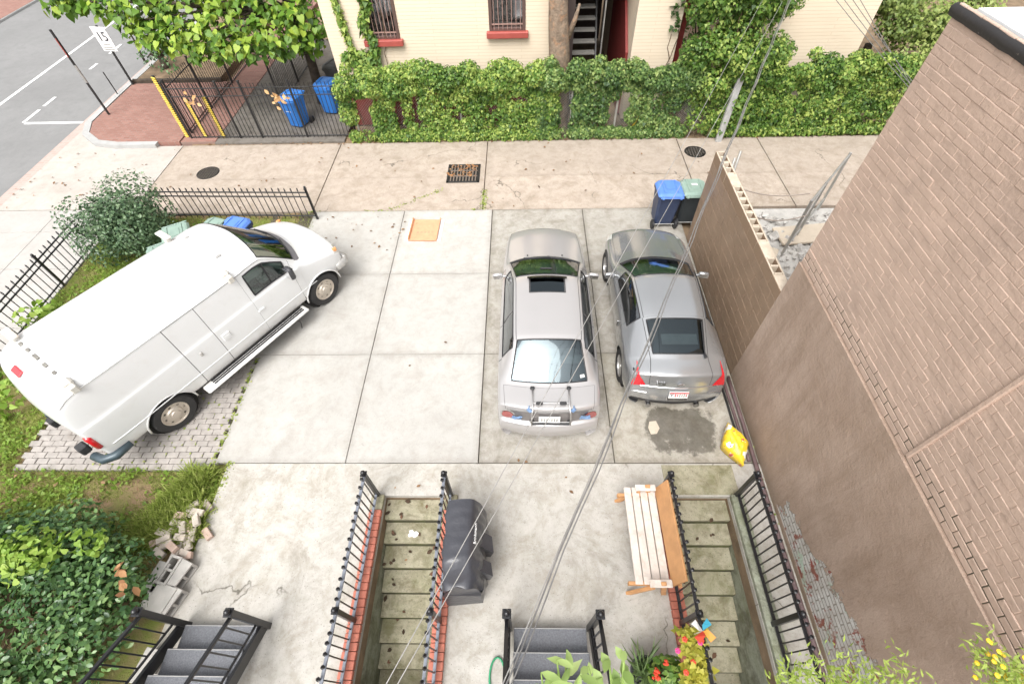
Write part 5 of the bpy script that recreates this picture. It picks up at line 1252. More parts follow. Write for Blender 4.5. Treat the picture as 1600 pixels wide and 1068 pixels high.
# ================================================================== WHEELED CARTS
W['cart_blue'] = plain('blue_cart', (.035, .19, .58), .42, var=.08); W['cart_navy'] = plain('navy_cart_body', (.035, .05, .10), .5, var=.15)
W['cart_bluelid'] = plain('blue_cart_lid', (.10, .22, .62), .4, var=.08); W['cart_green'] = plain('grey_green_lid', (.24, .33, .28), .5, var=.1); W['cart_dk'] = plain('dark_cart_body', (.028, .033, .036), .5, var=.15)
W['cart_grey'] = plain('grey_cart', (.10, .10, .095), .6, var=.1)
def cart(label, p, rz, body, lid, h=1.0, w=.56, d=.62, stickers=(), tilt=0.0, group='wheeled refuse carts'):
    """front faces local -y; handle and wheels at +y"""
    t_ = thing('wheeled_cart', label, 'cart', p, rz, group); 
    b = MB(); w0, d0 = w*.78, d*.72
    rings = [(.10, w0, d0, 0), (.13, w0*1.02, d0*1.02, 0), (h*.80, w*.95, d*.93, -.01), (h*.81, w*1.02, d*1.0, -.01), (h*.87, w*1.03, d*1.01, -.01), (h*.88, w*.98, d*.96, -.01)]
    vs = []; fs = []; c8 = .05
    for z, ww, dd, oy in rings:
        x, y = ww/2, dd/2
        vs += [(x-c8, -y+oy, z), (x, -y+c8+oy, z), (x, y-c8+oy, z), (x-c8, y+oy, z), (-x+c8, y+oy, z), (-x, y-c8+oy, z), (-x, -y+c8+oy, z), (-x+c8, -y+oy, z)]
    for i in range(len(rings)-1):
        for k in range(8): fs.append((i*8+k, i*8+(k+1) % 8, (i+1)*8+(k+1) % 8, (i+1)*8+k))
    fs.append(tuple(range(8))[::-1]); fs.append(tuple(range(len(vs)-8, len(vs))))
    b.add(vs, fs).build('bin_body', body, t_)
    l = MB(); rings = [(h*.885, w*1.04, d*1.02), (h*.91, w*1.05, d*1.03), (h*.955, w*.92, d*.90), (h*.965, w*.80, d*.78)]; vs = []; fs = []; c8 = .09
    for z, ww, dd in rings:
        x, y = ww/2, dd/2
        vs += [(x-c8, -y, z), (x, -y+c8, z), (x, y-c8*.4, z), (x-c8*.4, y, z), (-x+c8*.4, y, z), (-x, y-c8*.4, z), (-x, -y+c8, z), (-x+c8, -y, z)]
    for i in range(len(rings)-1):
        for k in range(8): fs.append((i*8+k, i*8+(k+1) % 8, (i+1)*8+(k+1) % 8, (i+1)*8+k))
    fs.append(tuple(range(len(vs)-8, len(vs)))); fs.append(tuple(range(8))[::-1])
    lo = l.add(vs, fs).build('lid', lid, t_)
    for x in (-.15, .15): MB().box((x*w/.56, 0, h*.975), (.035, d*.78, .014), b=.005).build('lid_rib', lid, lo)
    MB().box((0, -.02, h*.972), (.20, d*.4, .008), b=.004).build('lid_panel', lid, lo)
    hd = MB(); 
    for x in (-.2, .2): hd.box((x*w/.56, d*.54, h*.90), (.05, .12, .05), b=.01)
    hd.tube([(-w*.46, d*.60, h*.91), (w*.46, d*.60, h*.91)], .016, 8); hd.build('handle', lid, t_)
    for x in (-1, 1):
        MB().lathe([(0, -.03), (.10, -.03), (.115, -.02), (.115, .02), (.10, .03), (0, .03)], 18, Matrix.Translation((x*w*.48, d*.40, .115)) @ Matrix.Rotation(math.pi/2, 4, 'Y')).build('wheel', W['black_plastic'], t_, smooth=True, angle=R(40))
    MB().tube([(-w*.46, d*.40, .115), (w*.46, d*.40, .115)], .012, 6).build('axle', W['steel'], t_)
    for (sx, sz, sw, sh) in stickers:
        MB().box((sx, -d*.445-.016+(h*.8-sz)*.12, sz), (sw, .004, sh), rx=-.06).build('label', W['white_paint'], t_)
    return t_
p = at(1035, 356); cart('navy wheeled cart with a bright blue lid beside the block wall', (p[0], p[1]+.25, 0), R(180), W['cart_navy'], W['cart_bluelid'], 1.02)
p = at(1073, 354); ct = cart('black wheeled cart with a pale green lid beside the block wall', (p[0]-.02, p[1]+.27, 0), R(180), W['cart_dk'], W['cart_green'], 1.0)
MB().box((0, -.02, .985), (.13, .07, .003)).build('lid_label', W['white_paint'], ct)
p = at(470, 203); cart('bright blue cart with a white label behind the tall fence, nearer the street', (p[0]-.05, p[1]+.25, 0), R(-18), W['cart_blue'], W['cart_blue'], 1.02, stickers=[(-.05, .62, .22, .12)])
p = at(520, 182); cart('bright blue cart with white lettered labels behind the tall fence, against the vines', (p[0]-.02, p[1]+.25, 0), R(-12), W['cart_blue'], W['cart_blue'], 1.02, stickers=[(-.02, .66, .36, .07), (-.06, .56, .26, .05), (-.05, .48, .28, .04)])
p = at(545, 165); cart('dark grey cart against the corner of the cream house', (p[0]-.35, p[1]+.8, 0), R(-20), W['cart_grey'], W['cart_grey'], 1.05, .62, .7)
for (px, py, lb, bd, ld, rz) in ((330, 352, 'grey-green lidded cart between the van and the spiked fence', W['cart_dk'], W['cart_green'], 160), (362, 350, 'dark cart with a blue lid just behind the van windshield', W['cart_navy'], W['cart_bluelid'], 165),
                                 (272, 362, 'grey-green lidded cart tucked beside the round bush', W['cart_dk'], W['cart_green'], 30), (252, 392, 'grey-green lidded cart hidden lowest behind the van roof', W['cart_green'], W['cart_green'], 35)):
    q = at(px, py, 1.0); cart(lb, (q[0], q[1], 0), R(rz), bd, ld, 1.03)
# ================================================================== CHAIN LINK FENCE + VINES
FY = 13.62
cf = thing('chain_link_fence', 'chain link fence buried in vines along the far side of the alley', 'fence', (0, FY, 0))
fx0, fx1, fh = -4.82, 10.5, 1.45
for px in (566, 724, 890, 958, 1128): 
    x = at(px, 216)[0]
    MB().tube([(x, 0, 0), (x, 0, fh+.05)], .035, 10).lathe([(.042, fh+.04), (.042, fh+.07), (0, fh+.1)], 10, Matrix.Translation((x, 0, 0))).build('post', W['steel'], cf, smooth=True, angle=R(50))
MB().tube([(fx0, 0, fh), (fx1, 0, fh)], .02, 8).build('top_rail', W['steel'], cf)
wm = MB(); pit = .075; Lx = fx1-fx0; k = -int(fh/pit)
def wire(a, b, r=.0022):
    a = Vector(a); b = Vector(b); s1 = Vector((0, r, 0)); d = (b-a).normalized(); s2 = Vector((-d.z, 0, d.x))*r
    wm.add([a+s1, a+s2, a-s1-s2, b+s1, b+s2, b-s1-s2], [(0, 1, 4, 3), (1, 2, 5, 4), (2, 0, 3, 5)])
for k in range(-int(fh/pit)-1, int(Lx/pit)+1):
    x = fx0+k*pit
    for s in (1, -1):
        if s == 1: a, b = (x, .05), (x+fh-.05, fh)
        else: a, b = (x+fh-.05, .05), (x, fh)
        (ax_, az), (bx_, bz) = a, b
        def cl(q, other):
            (x1, z1), (x2, z2) = q, other
            for lim in (fx0, fx1):
                if (x1 < fx0 and lim == fx0) or (x1 > fx1 and lim == fx1): tt = (lim-x1)/(x2-x1); x1, z1 = lim, z1+(z2-z1)*tt
            return (x1, z1)
        if max(ax_, bx_) < fx0 or min(ax_, bx_) > fx1: continue
        a2, b2 = cl(a, b), cl(b, a); wire((a2[0], 0, a2[1]), (b2[0], 0, b2[1]))
o = wm.build('wire_mesh', W['steel'], cf); o['kind'] = 'stuff'
def vine(name, label, clumps, n_per, size, mat, group=None, shape='ivy', stems=10, ground=None, down=.5):
    """clumps: (x, y, z, rx, ry, rz, density, tone)"""
    t_ = thing(name, label, 'vine', (0, 0, 0), 0, group); P = []; Nn = []; rn = []
    for (x, y, z, rx, ry, rz_, dn, tone) in clumps:
        n = int(n_per*dn); p, d = ball_points((x, y, z), (rx, ry, rz_), n, .45); P.append(p)
        Nn.append(d*.6+rng.normal(size=(n, 3))*.45+np.array([0, -.35, .55])); rn.append(np.clip(rng.normal(tone, .27, n), 0, 1))
    P = np.concatenate(P); Nn = np.concatenate(Nn); rn = np.concatenate(rn); k = P[:, 2] > .02
    o = leaves('foliage', P[k], Nn[k], np.clip(rng.lognormal(-.06, .32, k.sum()), .45, 1.9)*size, mat, t_, shape, np.tile([0, -.3, -1.0], (k.sum(), 1)), 'stuff', rn[k])
    for s in range(stems):
        c = clumps[random.randrange(len(clumps))]; x = c[0]+random.uniform(-.3, .3); y = c[1]+random.uniform(.0, .1)
        pts = [(x, y, 0)]
        while pts[-1][2] < c[2]: pts.append((pts[-1][0]+random.uniform(-.12, .12), y+random.uniform(-.05, .05), pts[-1][2]+.25))
        if len(pts) > 1: MB().tube(pts, random.uniform(.008, .016), 5).build('stem', W['stem'], t_)
    return t_
def hedge_clumps(x0, x1, top, dens, tone, n, thin=0.0, gaps=()):
    out = []
    for k in range(n):      # thick roll along the top
        x = x0+(x1-x0)*(k+.5)/n+random.uniform(-.1, .1)
        out.append((x, FY+.05+random.uniform(-.14, .14), top-.32+random.uniform(-.24, .24), random.uniform(.26, .46), random.uniform(.24, .42), random.uniform(.22, .36), dens, tone+random.uniform(-.25, .25)))
        if random.random() < .5: out.append((x+random.uniform(-.2, .2), FY+random.uniform(-.3, .2), top+random.uniform(-.15, .12), .16, .16, .16, dens*.14, tone+.2))
    x = x0
    while x < x1:           # hanging curtains down to the ground, uneven
        w_ = random.uniform(.14, .3); d_ = 0 if any(a < x < b for a, b in gaps) else 1
        if random.random() > thin and d_:
            z = top-.5
            while z > 0:
                if random.random() > thin*.6: out.append((x+random.uniform(-.05, .05), FY-.06+random.uniform(-.05, .03), z, w_, .13, .24, dens*random.uniform(.12, .42), tone+random.uniform(-.3, .3)))
                z -= random.uniform(.2, .34)
        out.append((x, FY-.10, .16, .22, .16, .2, dens*(.30 if d_ else .1), tone+.1)); x += w_*1.3
    return out
vine('vine_hedge', 'leafy vine curtain left of the bare tree trunk on the chain link fence', hedge_clumps(-4.95, .95, 1.95, 1.9, .58, 24, .24, [(-4.75, -4.45)]), 560, .060, W['ivy'])
vine('vine_hedge', 'denser green vine between the bare trunk and the leaning board', hedge_clumps(.6, 4.9, 2.0, 1.9, .50, 18, .22, [(1.1, 1.35)]), 560, .060, W['ivy_dk'])
vine('vine_hedge', 'solid green vine wall in front of the right cream house', hedge_clumps(5.6, 10.5, 2.0, 1.7, .50, 20, .02), 600, .064, W['ivy'])
tw = []
for k in range(80):
    z = random.uniform(.3, 4.8); tw.append((6.05+random.uniform(-1.15, 1.15)*(1.0 if z > 1.2 else .7)-.16*z, FY+.15+random.uniform(-.35, .35), z, .45, .42, .42, 1.0, random.uniform(.35, .7)))
vine('vine_tower', 'tall vine-smothered pole rising above the hedge', tw, 480, .075, W['ivy'], stems=14)
up_ = thing('utility_pole', 'wooden utility pole hidden in the tall vines', 'pole', (6.05, FY+.35, 0))
MB().lathe([(.15, 0), (.12, 7.5), (0, 7.52)], 14).build('pole_shaft', W['bark'], up_, smooth=True, angle=R(50))
MB().box((0, 0, 6.4), (1.6, .1, .12), b=.01).build('cross_arm', W['bark'], up_)
lb = MB(); a = at(1122, 216); lb.box((0, 0, .85), (.17, .10, 1.8), b=.01, ry=R(4), rx=R(-6)); o = lb.build('leaning_board', plain('weathered_grey_board', (.36, .36, .35), .8, var=.2), loc=(a[0]+.02, FY-.30, 0)); props(o, 'weathered grey board leaning in the vines below the pole', 'board')
gw = MB(); a = at(978, 213); gw.tube([(a[0], a[1], .02), (a[0]+.62, a[1]+.15, 1.15)], .028, 8); o = gw.build('guy_wire_guard', W['yellow']); props(o, 'yellow plastic guy wire guard slanting up from the alley edge', 'guard')
vine('house_vine', 'green vine climbing round the left barred window of the cream house', [(-4.15+.1*math.sin(k), HY-.1, 2.0+k*.16, .13, .09, .13, .5, .5) for k in range(16)]+[(-5.0+.02*k, HY-.06, 4.4-k*.17, .08, .06, .13, .35, .85) for k in range(14)]+[(-4.9+k*.09, HY-.1, 1.9+.05*math.sin(k*2), .2, .14, .22, .6, .6) for k in range(9)], 120, .10, W['ivy'], stems=3)
vine('house_vine', 'sparse dry vine on the narrow cream wing', [(4.1+.06*math.sin(k*1.7), HY-.05, 2.5+k*.14, .10, .05, .10, .12, .2) for k in range(9)], 100, .09, W['ivy_dk'], stems=2)
lf = []
# bare tree trunk in front of the cream house
tk = thing('bare_tree_trunk', 'thick bare tree trunk with peeling bark before the cream house', 'tree', (1.03, 14.05, 0))
vs = []; fs = []; nr = 16; nz = 26
for i in range(nz+1):
    z = i*.2; 
    for k in range(nr):
        an = 2*math.pi*k/nr; r_ = (.30-.022*z*.8)*(1+.10*math.sin(3*an+z*1.3)+.06*math.sin(7*an+z*2.1))+(.12 if i == 0 else 0)
        vs.append((r_*math.cos(an)+.03*math.sin(z*1.2)-.02*z, r_*math.sin(an), z))
for i in range(nz):
    for k in range(nr): fs.append((i*nr+k, i*nr+(k+1) % nr, (i+1)*nr+(k+1) % nr, (i+1)*nr+k))
fs.append(tuple(range(nz*nr, (nz+1)*nr)))
MB().add(vs, fs).build('trunk', W['bark'], tk, smooth=True)
MB().tube([(.18, 0, 2.5), (.34, -.02, 2.9), (.44, 0, 3.25)], [.09, .06, .03], 8).build('broken_limb', W['bark'], tk, smooth=True)
MB().tube([(-.1, 0, 4.6), (-.5, .1, 5.6), (-1.3, .3, 6.6)], [.16, .10, .04], 8).build('limb', W['bark'], tk, smooth=True)
# ================================================================== TREES
def tree_blobs(name, label, base, trunk_h, blobs, n, size, mat, shape, singles=0, tr=.14, kind_tip=(0, -.2, -1), limbs=True):
    t_ = thing(name, label, 'tree', base)
    pts = [(0, 0, 0), (.05, .02, trunk_h*.5), (0, .05, trunk_h)]
    MB().tube(pts, [tr*1.3, tr, tr*.8], 10).build('trunk', W['bark_dk'], t_, smooth=True)
    for b in (blobs[::2] if limbs else ()):
        a = np.array([0, .05, trunk_h]); c = np.array(b[:3]); m_ = (a+c)/2+np.array([random.uniform(-.2, .2), random.uniform(-.2, .2), .15])
        MB().tube([a, m_, c], [tr*.5, tr*.3, .015], 6).build('limb', W['bark_dk'], t_)
    P = []; Nn = []; rn = []
    for (x, y, z, r_, tone) in blobs:
        k = int(n*r_*r_); p, d = ball_points((x, y, z), (r_, r_, r_*.7), k, .35); P.append(p); Nn.append(d*.35+rng.normal(size=(k, 3))*.35+np.array([0, -.35, .75])); rn.append(np.clip(rng.normal(tone, .22, k), 0, 1))
    P = np.concatenate(P); Nn = np.concatenate(Nn); rn = np.concatenate(rn); sz = rng.uniform(.6, 1.15, len(P))*size
    if singles:
        bw_ = np.array(base); q = P+bw_-np.array([0, 0, CAM_H]); dep = q@_f; px = q@_r2/dep*FPX+800; py = -(q@_u2)/dep*FPX+534
        inv = (dep > 0) & (px > 0) & (px < 1600) & (py > 0) & (py < 1068); order = np.argsort(np.where(inv, dep-sz*6, 1e9))[:singles]
        me0 = bpy.data.meshes.new('leaf'); sv, sf = SHAPES[shape]; me0.from_pydata(sv, [], sf); me0.update(); me0.polygons.foreach_set('use_smooth', [True]*len(me0.polygons))
        lm = []
        for tone in (.3, .55, .8, .98):
            mm = me0.copy(); aa = mm.attributes.new('rnd', 'FLOAT', 'POINT'); aa.data.foreach_set('value', [tone]*len(sv)); mm.materials.append(mat); lm.append(mm)
        for i in order:
            nn = Vector(Nn[i]).normalized(); tp = Vector(kind_tip)+Vector(rng.normal(size=3)*.45); tp = (tp-tp.dot(nn)*nn).normalized(); bx_ = tp.cross(nn)
            M = Matrix((bx_, tp, nn)).transposed().to_4x4(); M.translation = Vector(P[i])
            o = link('leaf', lm[min(3, int(rn[i]*4))], None, t_); o.matrix_local = M @ Matrix.Scale(float(sz[i]), 4)
        keep = np.ones(len(P), bool); keep[order] = False; P, Nn, rn, sz = P[keep], Nn[keep], rn[keep], sz[keep]
    leaves('crown', P, Nn, sz, mat, t_, shape, np.tile(kind_tip, (len(P), 1)), 'stuff', rn)
    return t_
bl = []; base = np.array([-6.6, 15.9, 0])
for (px, py, Y, r_) in ((470, 35, 15.2, .8), (420, 55, 14.8, .75), (380, 25, 15.3, .8), (330, 50, 15.0, .75), (290, 20, 15.4, .8), (250, 45, 15.2, .7), (215, 15, 15.4, .7), (180, 5, 15.4, .55), (120, -8, 15.6, .5), (90, -12, 15.4, .55),
                      (440, 0, 15.8, .9), (350, -10, 16, .9), (260, -20, 16, .9), (485, 70, 15.4, .45), (300, 62, 14.7, .55), (365, 70, 14.6, .55), (225, 50, 14.9, .5), (400, -60, 16.2, 1.1), (300, -70, 16.4, 1.1), (200, -60, 16.4, 1.0), (350, -130, 16.5, 1.2), (250, -130, 16.6, 1.0), (450, -90, 16.0, 1.1), (155, 12, 15.2, .4), (455, 62, 15.0, .6), (495, 40, 15.4, .6), (330, 72, 14.8, .55), (270, 60, 14.9, .55), (400, 72, 14.7, .55), (130, 8, 15.3, .35), (110, 2, 15.3, .45), (85, 8, 15.4, .35), (310, 85, 14.7, .3), (250, 62, 14.9, .4), (200, 35, 15.1, .45)):
    q = aty(px, py, Y); bl.append((*(q-base), r_, random.uniform(.32, .68)))
tree_blobs('broadleaf_tree', 'broad heart-leaved green tree overhanging the side yard fence', base, 2.6, bl, 230, .205, W['catalpa'], 'heart', 300)
sh = [(-.2, 0, .5, .45, .4), (.3, .2, .7, .5, .5), (0, .6, .8, .5, .4), (.5, -.2, .35, .35, .5)]
bt = []
for k in range(24): bt.append((random.uniform(-1.6, 3.4), random.uniform(-1.4, .9), random.uniform(.4, 2.9), random.uniform(.55, .85), random.uniform(.3, .8)))
tree_blobs('leafy_tree', 'pale green tree filling the gap between the right cream house and brown building', (10.9, 16.6, 0), 1.2, bt, 1000, .115, W['tree_bg'], 'ivy', limbs=False)
bt = [(random.uniform(-.8, .8), random.uniform(-.5, .5), random.uniform(.6, 3.0), random.uniform(.4, .6), random.uniform(.3, .6)) for k in range(9)]
tree_blobs('dark_shrub', 'dark shrub in the gap between the narrow wing and the tall vines', (5.35, 15.6, 0), .6, bt, 170, .12, W['ivy_dk'], 'ivy')
bl = [(random.uniform(-.5, .5), random.uniform(-.8, .8), random.uniform(.35, .8), random.uniform(.3, .45), random.uniform(.1, .4)) for k in range(8)]
q = at(262, 112); tree_blobs('dark_shrub', 'small dark shrub in the planting bed by the street', (q[0], q[1], .1), .3, bl, 260, .10, W['laurel'], 'ivy')
bl = [(random.uniform(-.35, .35), random.uniform(-.3, .3), random.uniform(1.6, 2.6), .28, random.uniform(.1, .4)) for k in range(10)]
q = at(233, 120); tree_blobs('street_shrub', 'thin dark leafy sapling hanging beside the street sign', (q[0]-.5, q[1]+.9, .1), 1.6, bl, 160, .12, W['laurel'], 'oval', tr=.03)
# ================================================================== SIGN POSTS
def signpost(label, b, top, mat, h=None):
    p = at(*b); t_ = thing('sign_post', label, 'sign', (p[0], p[1], .1), 0)
    h = h or 2.4
    return t_, h
t_, h = signpost('bare black street post on the brick corner pavement', (174, 184), None, None, 2.5)
for z0, z1, m in ((0, 1.0, W['iron_dk']), (1.0, 1.5, W['steel']), (1.5, 2.45, W['iron_dk'])): MB().box((0, 0, (z0+z1)/2), (.06, .035, z1-z0)).build('post', m, t_)
MB().box((0, -.03, 1.98), (.02, .02, .5)).build('red_reflector', W['sill'], t_)
t_, h = signpost('black street post with a white parking sign under the tree', (211, 137), None, None, 2.6)
MB().box((0, 0, .92), (.06, .04, 1.84)).build('post', W['iron_dk'], t_)
pn = MB().box((0, -.035, 1.45), (.52, .012, .72), b=.003, rz=R(-8)).build('sign_panel', W['white_paint'], t_)
text('sign_text', '15', .38, W['ink'], pn, (.0, -.05, 1.52), (R(90), 0, R(-8)))
for k, (w1, z1) in enumerate(((.24, 1.29), (.34, 1.21), (.36, 1.14))):
    for q in range(int(w1/.04)): MB().box((-w1/2+q*.04+.01, -.045+(-w1/2+q*.04)*-.14, z1), (.026, .004, .035)).build('sign_mark', W['cabin'], pn)
q = at(187, 152); t_ = thing('bed_stake', 'thin black stake at the corner of the planting bed', 'stake', (q[0], q[1], .1)); MB().box((0, 0, .35), (.025, .025, .75)).build('stake', W['iron_dk'], t_)
# ================================================================== SHRUBS AND GRASS
def bush(name, label, clumps, n, size, mat, shape='oval', cat='bush', stem=True, dead=0):
    t_ = thing(name, label, cat, (0, 0, 0)); P = []; Nn = []; rn = []
    for (x, y, z, rx, ry, rz_, tone) in clumps:
        k = int(n*(rx*ry+ry*rz_+rx*rz_)/3); p, d = ball_points((x, y, z), (rx, ry, rz_), k, .62); P.append(p)
        Nn.append(d*.8+rng.normal(size=(k, 3))*.42+np.array([0, 0, .45])); rn.append(np.clip(rng.normal(tone, .22, k), 0, 1))
    P = np.concatenate(P); Nn = np.concatenate(Nn); rn = np.concatenate(rn); k = P[:, 2] > .01
    leaves('foliage', P[k], Nn[k], rng.uniform(.65, 1.15, k.sum())*size, mat, t_, shape, None, 'stuff', rn[k])
    if stem:
        c = np.mean([q[:3] for q in clumps], axis=0)
        for q in clumps[::3]: MB().tube([(c[0]+random.uniform(-.15, .15), c[1]+random.uniform(-.15, .15), 0), ((c[0]+q[0])/2, (c[1]+q[1])/2, q[2]*.5), q[:3]], [.03, .02, .008], 5).build('stem', W['stem'], t_)
    for k_ in range(dead):
        i = rng.integers(len(P)); 
        if P[i, 2] < .5: continue
        leaves('dead_leaf', [P[i]+np.array([random.gauss(0, .04), random.gauss(0, .04), .06]) for _ in range(5)], rng.normal(size=(5, 3))*.4+np.array([0, 0, 1]), rng.uniform(.09, .16, 5), W['deadleaf'], t_, 'oval', kind='stuff')
    return t_
cb_ = (-9.12, 8.80, .92)
bush('round_bush', 'large rounded dark green bush at the fence corner behind the van',
     [(cb_[0]+random.uniform(-.52, .52), cb_[1]+random.uniform(-.5, .5), cb_[2]+random.uniform(-.45, .38), .58, .56, .54, random.uniform(.3, .65)) for k in range(22)], 1700, .078, W['holly'])
cl = []
for k in range(64):
    x = random.uniform(-8.6, -5.35); y = random.uniform(-.3, 2.15)
    if x > -5.75 and y > 1.5: continue
    cl.append((x, y, .52+random.uniform(-.15, .18), .48, .48, .40, random.uniform(.2, .65)))
bush('laurel_bush', 'dark glossy shrub mass with dead orange leaves in the near left corner', cl, 1250, .09, W['laurel'], dead=16)
bush('light_vine', 'patch of lime green vine lying over the dark glossy shrub', [(-7.2+random.uniform(-.75, .75), 1.65+random.uniform(-.3, .3), .98+random.uniform(-.05, .05), .34, .28, .12, random.uniform(.4, .8)) for k in range(9)]+[(-6.1+random.uniform(-.3, .3), 1.75, .95, .2, .2, .1, .5) for k in range(3)], 900, .092, W['lime'], 'heart', 'vine', False)
bush('fence_weed', 'light green weed growing through the sidewalk fence behind the van', [(-10.1+random.uniform(-.25, .3), 6.3+random.uniform(-.5, .5), .25+random.uniform(-.1, .15), .25, .25, .2, random.uniform(.5, .9)) for k in range(7)], 330, .12, W['lime'], 'heart', 'weed', False)
bush('fence_weed', 'light green weed at the fence end beside the van rear', [(-9.3+random.uniform(-.3, .3), 4.6+random.uniform(-.5, .4), .2+random.uniform(-.1, .1), .25, .25, .2, random.uniform(.5, .9)) for k in range(6)], 330, .12, W['lime'], 'heart', 'weed', False)
# grass
def scatter(n, fn, xr, yr):
    out = []
    while len(out) < n:
        x = random.uniform(*xr); y = random.uniform(*yr)
        if random.random() < fn(x, y): out.append((x, y))
    return out
def patch(x, y): return .5+.5*math.sin(x*2.3+1)*math.sin(y*2.9+.5)+.25*math.sin(7*x+2)*math.sin(6*y)
def gd(x, y):
    if on_paver(x, y, -.02): return 0
    if x > -5.25 and y > 3.1: return 0
    if x > -5.05: return 0
    if y > 5.2 and x > -7.6: return .12 if y > 9.2 else 0
    v = patch(x, y)
    return max(.04, min(1, v))
g1 = scatter(60000, gd, (-10.4, -5.05), (1.2, 10.0)); g1 = np.array(g1)
Z = np.array([lz(x, y) for x, y in g1])
leaves('lawn_grass', np.column_stack([g1, Z]), np.column_stack([rng.normal(size=(len(g1), 2)), np.full(len(g1), .25)]), rng.uniform(.05, .12, len(g1)), W['grass'], None, 'blade', np.tile([0, 0, .8], (len(g1), 1)), 'stuff')
bpy.data.objects['lawn_grass']['label'] = 'patchy short lawn grass'
g2 = scatter(9000, lambda x, y: 1 if (x < -5.15-.12*math.sin(y*5) and y < 3.15 and x > -6.2+.5*(y-2)) else 0, (-6.3, -4.95), (2.0, 3.2)); g2 = np.array(g2)
leaves('long_grass', np.column_stack([g2, np.full(len(g2), -.03)]), np.column_stack([rng.normal(size=(len(g2), 2)), np.full(len(g2), .5)]), rng.uniform(.14, .30, len(g2)), W['grass'], None, 'blade', np.tile([.35, -.25, .55], (len(g2), 1)), 'stuff')
# clover and weeds flat on the lawn
g3 = np.array(scatter(5000, lambda x, y: gd(x, y)**2, (-10.4, -5.1), (1.8, 9.9)))
leaves('lawn_weeds', np.column_stack([g3, [lz(x, y)+.03 for x, y in g3]]), rng.normal(size=(len(g3), 3))*.35+np.array([0, 0, 1]), rng.uniform(.04, .09, len(g3)), W['lime'], None, 'ivy', None, 'stuff')
# tufts in joints
tf = []
for k in range(120): y = random.uniform(3.3, 5.5); tf.append((-5.27+random.gauss(0, .03), y))
for k in range(90):
    x = random.choice([at(600, 325)[0]+random.gauss(0, .25), at(742, 310)[0]+random.gauss(0, .03), at(490, 333)[0]+random.gauss(0, .15)]); tf.append((x, 10.13+random.gauss(0, .02)))
for k in range(160): tf.append((-.9+random.gauss(0, .035)-.1, random.uniform(10.15, 11.0)))
for k in range(110): u_ = random.random(); tf.append((-3.4+u_*1.25+random.gauss(0, .03), 10.18+u_*.85+random.gauss(0, .03)))
for k in range(130): c_ = random.choice(first[:150]); tf.append((c_[0]+.105, c_[1]+random.gauss(0, .03)))
for k in range(150): tf.append((-5.0+random.gauss(0, .05), random.uniform(2.4, 3.3)))
for k in range(60): tf.append((3.84+random.gauss(0, .02), random.uniform(.4, 4.6)))
tf = np.array(tf)
leaves('joint_weeds', np.column_stack([tf, np.full(len(tf), .0)]), rng.normal(size=(len(tf), 3))*.5+np.array([0, 0, 1]), rng.uniform(.02, .055, len(tf)), W['grass'], None, 'ivy', None, 'stuff')
# fallen leaves
W['litter'] = leafmat('litter_leaf', (.10, .06, .035), (.24, .14, .075), (.40, .26, .15), .1, .8)
fl_pts = []
for k in range(190): fl_pts.append((random.uniform(-10, 8), 13.35+abs(random.gauss(0, .14))))
for k in range(75): fl_pts.append((random.uniform(-10, 6), random.uniform(10.2, 13.3)))
for k in range(26): fl_pts.append((random.uniform(-5, -2.5), random.uniform(8.6, 10.2)))
for k in range(40): fl_pts.append((random.uniform(-14, -10), random.uniform(10.4, 13.4)))
for k in range(16): fl_pts.append((random.uniform(-2.6, 3.4), random.uniform(1.0, 9)))
for k in range(60): fl_pts.append((random.uniform(-10.2, -6), random.choice([random.uniform(5.5, 9.5), random.uniform(2, 3.1)])))
fl_pts = np.array(fl_pts)
leaves('fallen_leaves', np.column_stack([fl_pts, np.full(len(fl_pts), .022)]), rng.normal(size=(len(fl_pts), 3))*.25+np.array([0, 0, 1]), rng.uniform(.03, .095, len(fl_pts)), W['litter'], None, 'oval', None, 'stuff')
P_ = []
for s in (-2.24, 2.22):
    for k in range(26):
        i = random.randrange(1, 8); P_.append((s+random.choice([random.uniform(.04, .25), random.uniform(.1, .85)]), 2.73-.32*i+random.uniform(.02, .28), -.165*i+.014))
leaves('stair_leaves', P_, rng.normal(size=(len(P_), 3))*.2+np.array([0, 0, 1]), rng.uniform(.05, .11, len(P_)), W['stem_leaf'] if 'stem_leaf' in W else leafmat('dark_dead_leaf', (.03, .02, .012), (.08, .05, .03), (.2, .1, .06), .1, .8), None, 'oval', None, 'stuff')
o = MB().prism([(-.08, -.03), (-.06, -.06), (-.01, -.05), (.02, -.07), (.07, -.05), (.09, .0), (.05, .03), (.01, .02), (-.02, .055), (-.07, .04), (-.06, .01)], 0, .006).build('paint_splat', W['white_paint'], loc=(-1.78, 2.73-.32-.17, -.328)); props(o, 'white paint splat on the second step beside the grill', 'paint splat')
for k, (px, py, lb) in enumerate(((433, 155, 'pale dry leaf clump hanging on the tall fence'), (300, 158, 'big tan dry leaf stuck on the tall fence'))):
    q = aty(px, py, 13.66); t_ = thing('dry_leaf_clump', lb, 'leaves', q)
    n_ = 16 if k == 0 else 8
    leaves('dry_leaves', rng.normal(size=(n_, 3))*np.array([.11, .02, .09]), rng.normal(size=(n_, 3))*.3+np.array([0, -1, .3]), rng.uniform(.10, .19, n_), leafmat('tan_leaf', (.5, .28, .12), (.62, .38, .18), (.7, .48, .25), .2, .7) if k == 0 else bpy.data.materials['tan_leaf'], t_, 'oval', None, 'stuff')
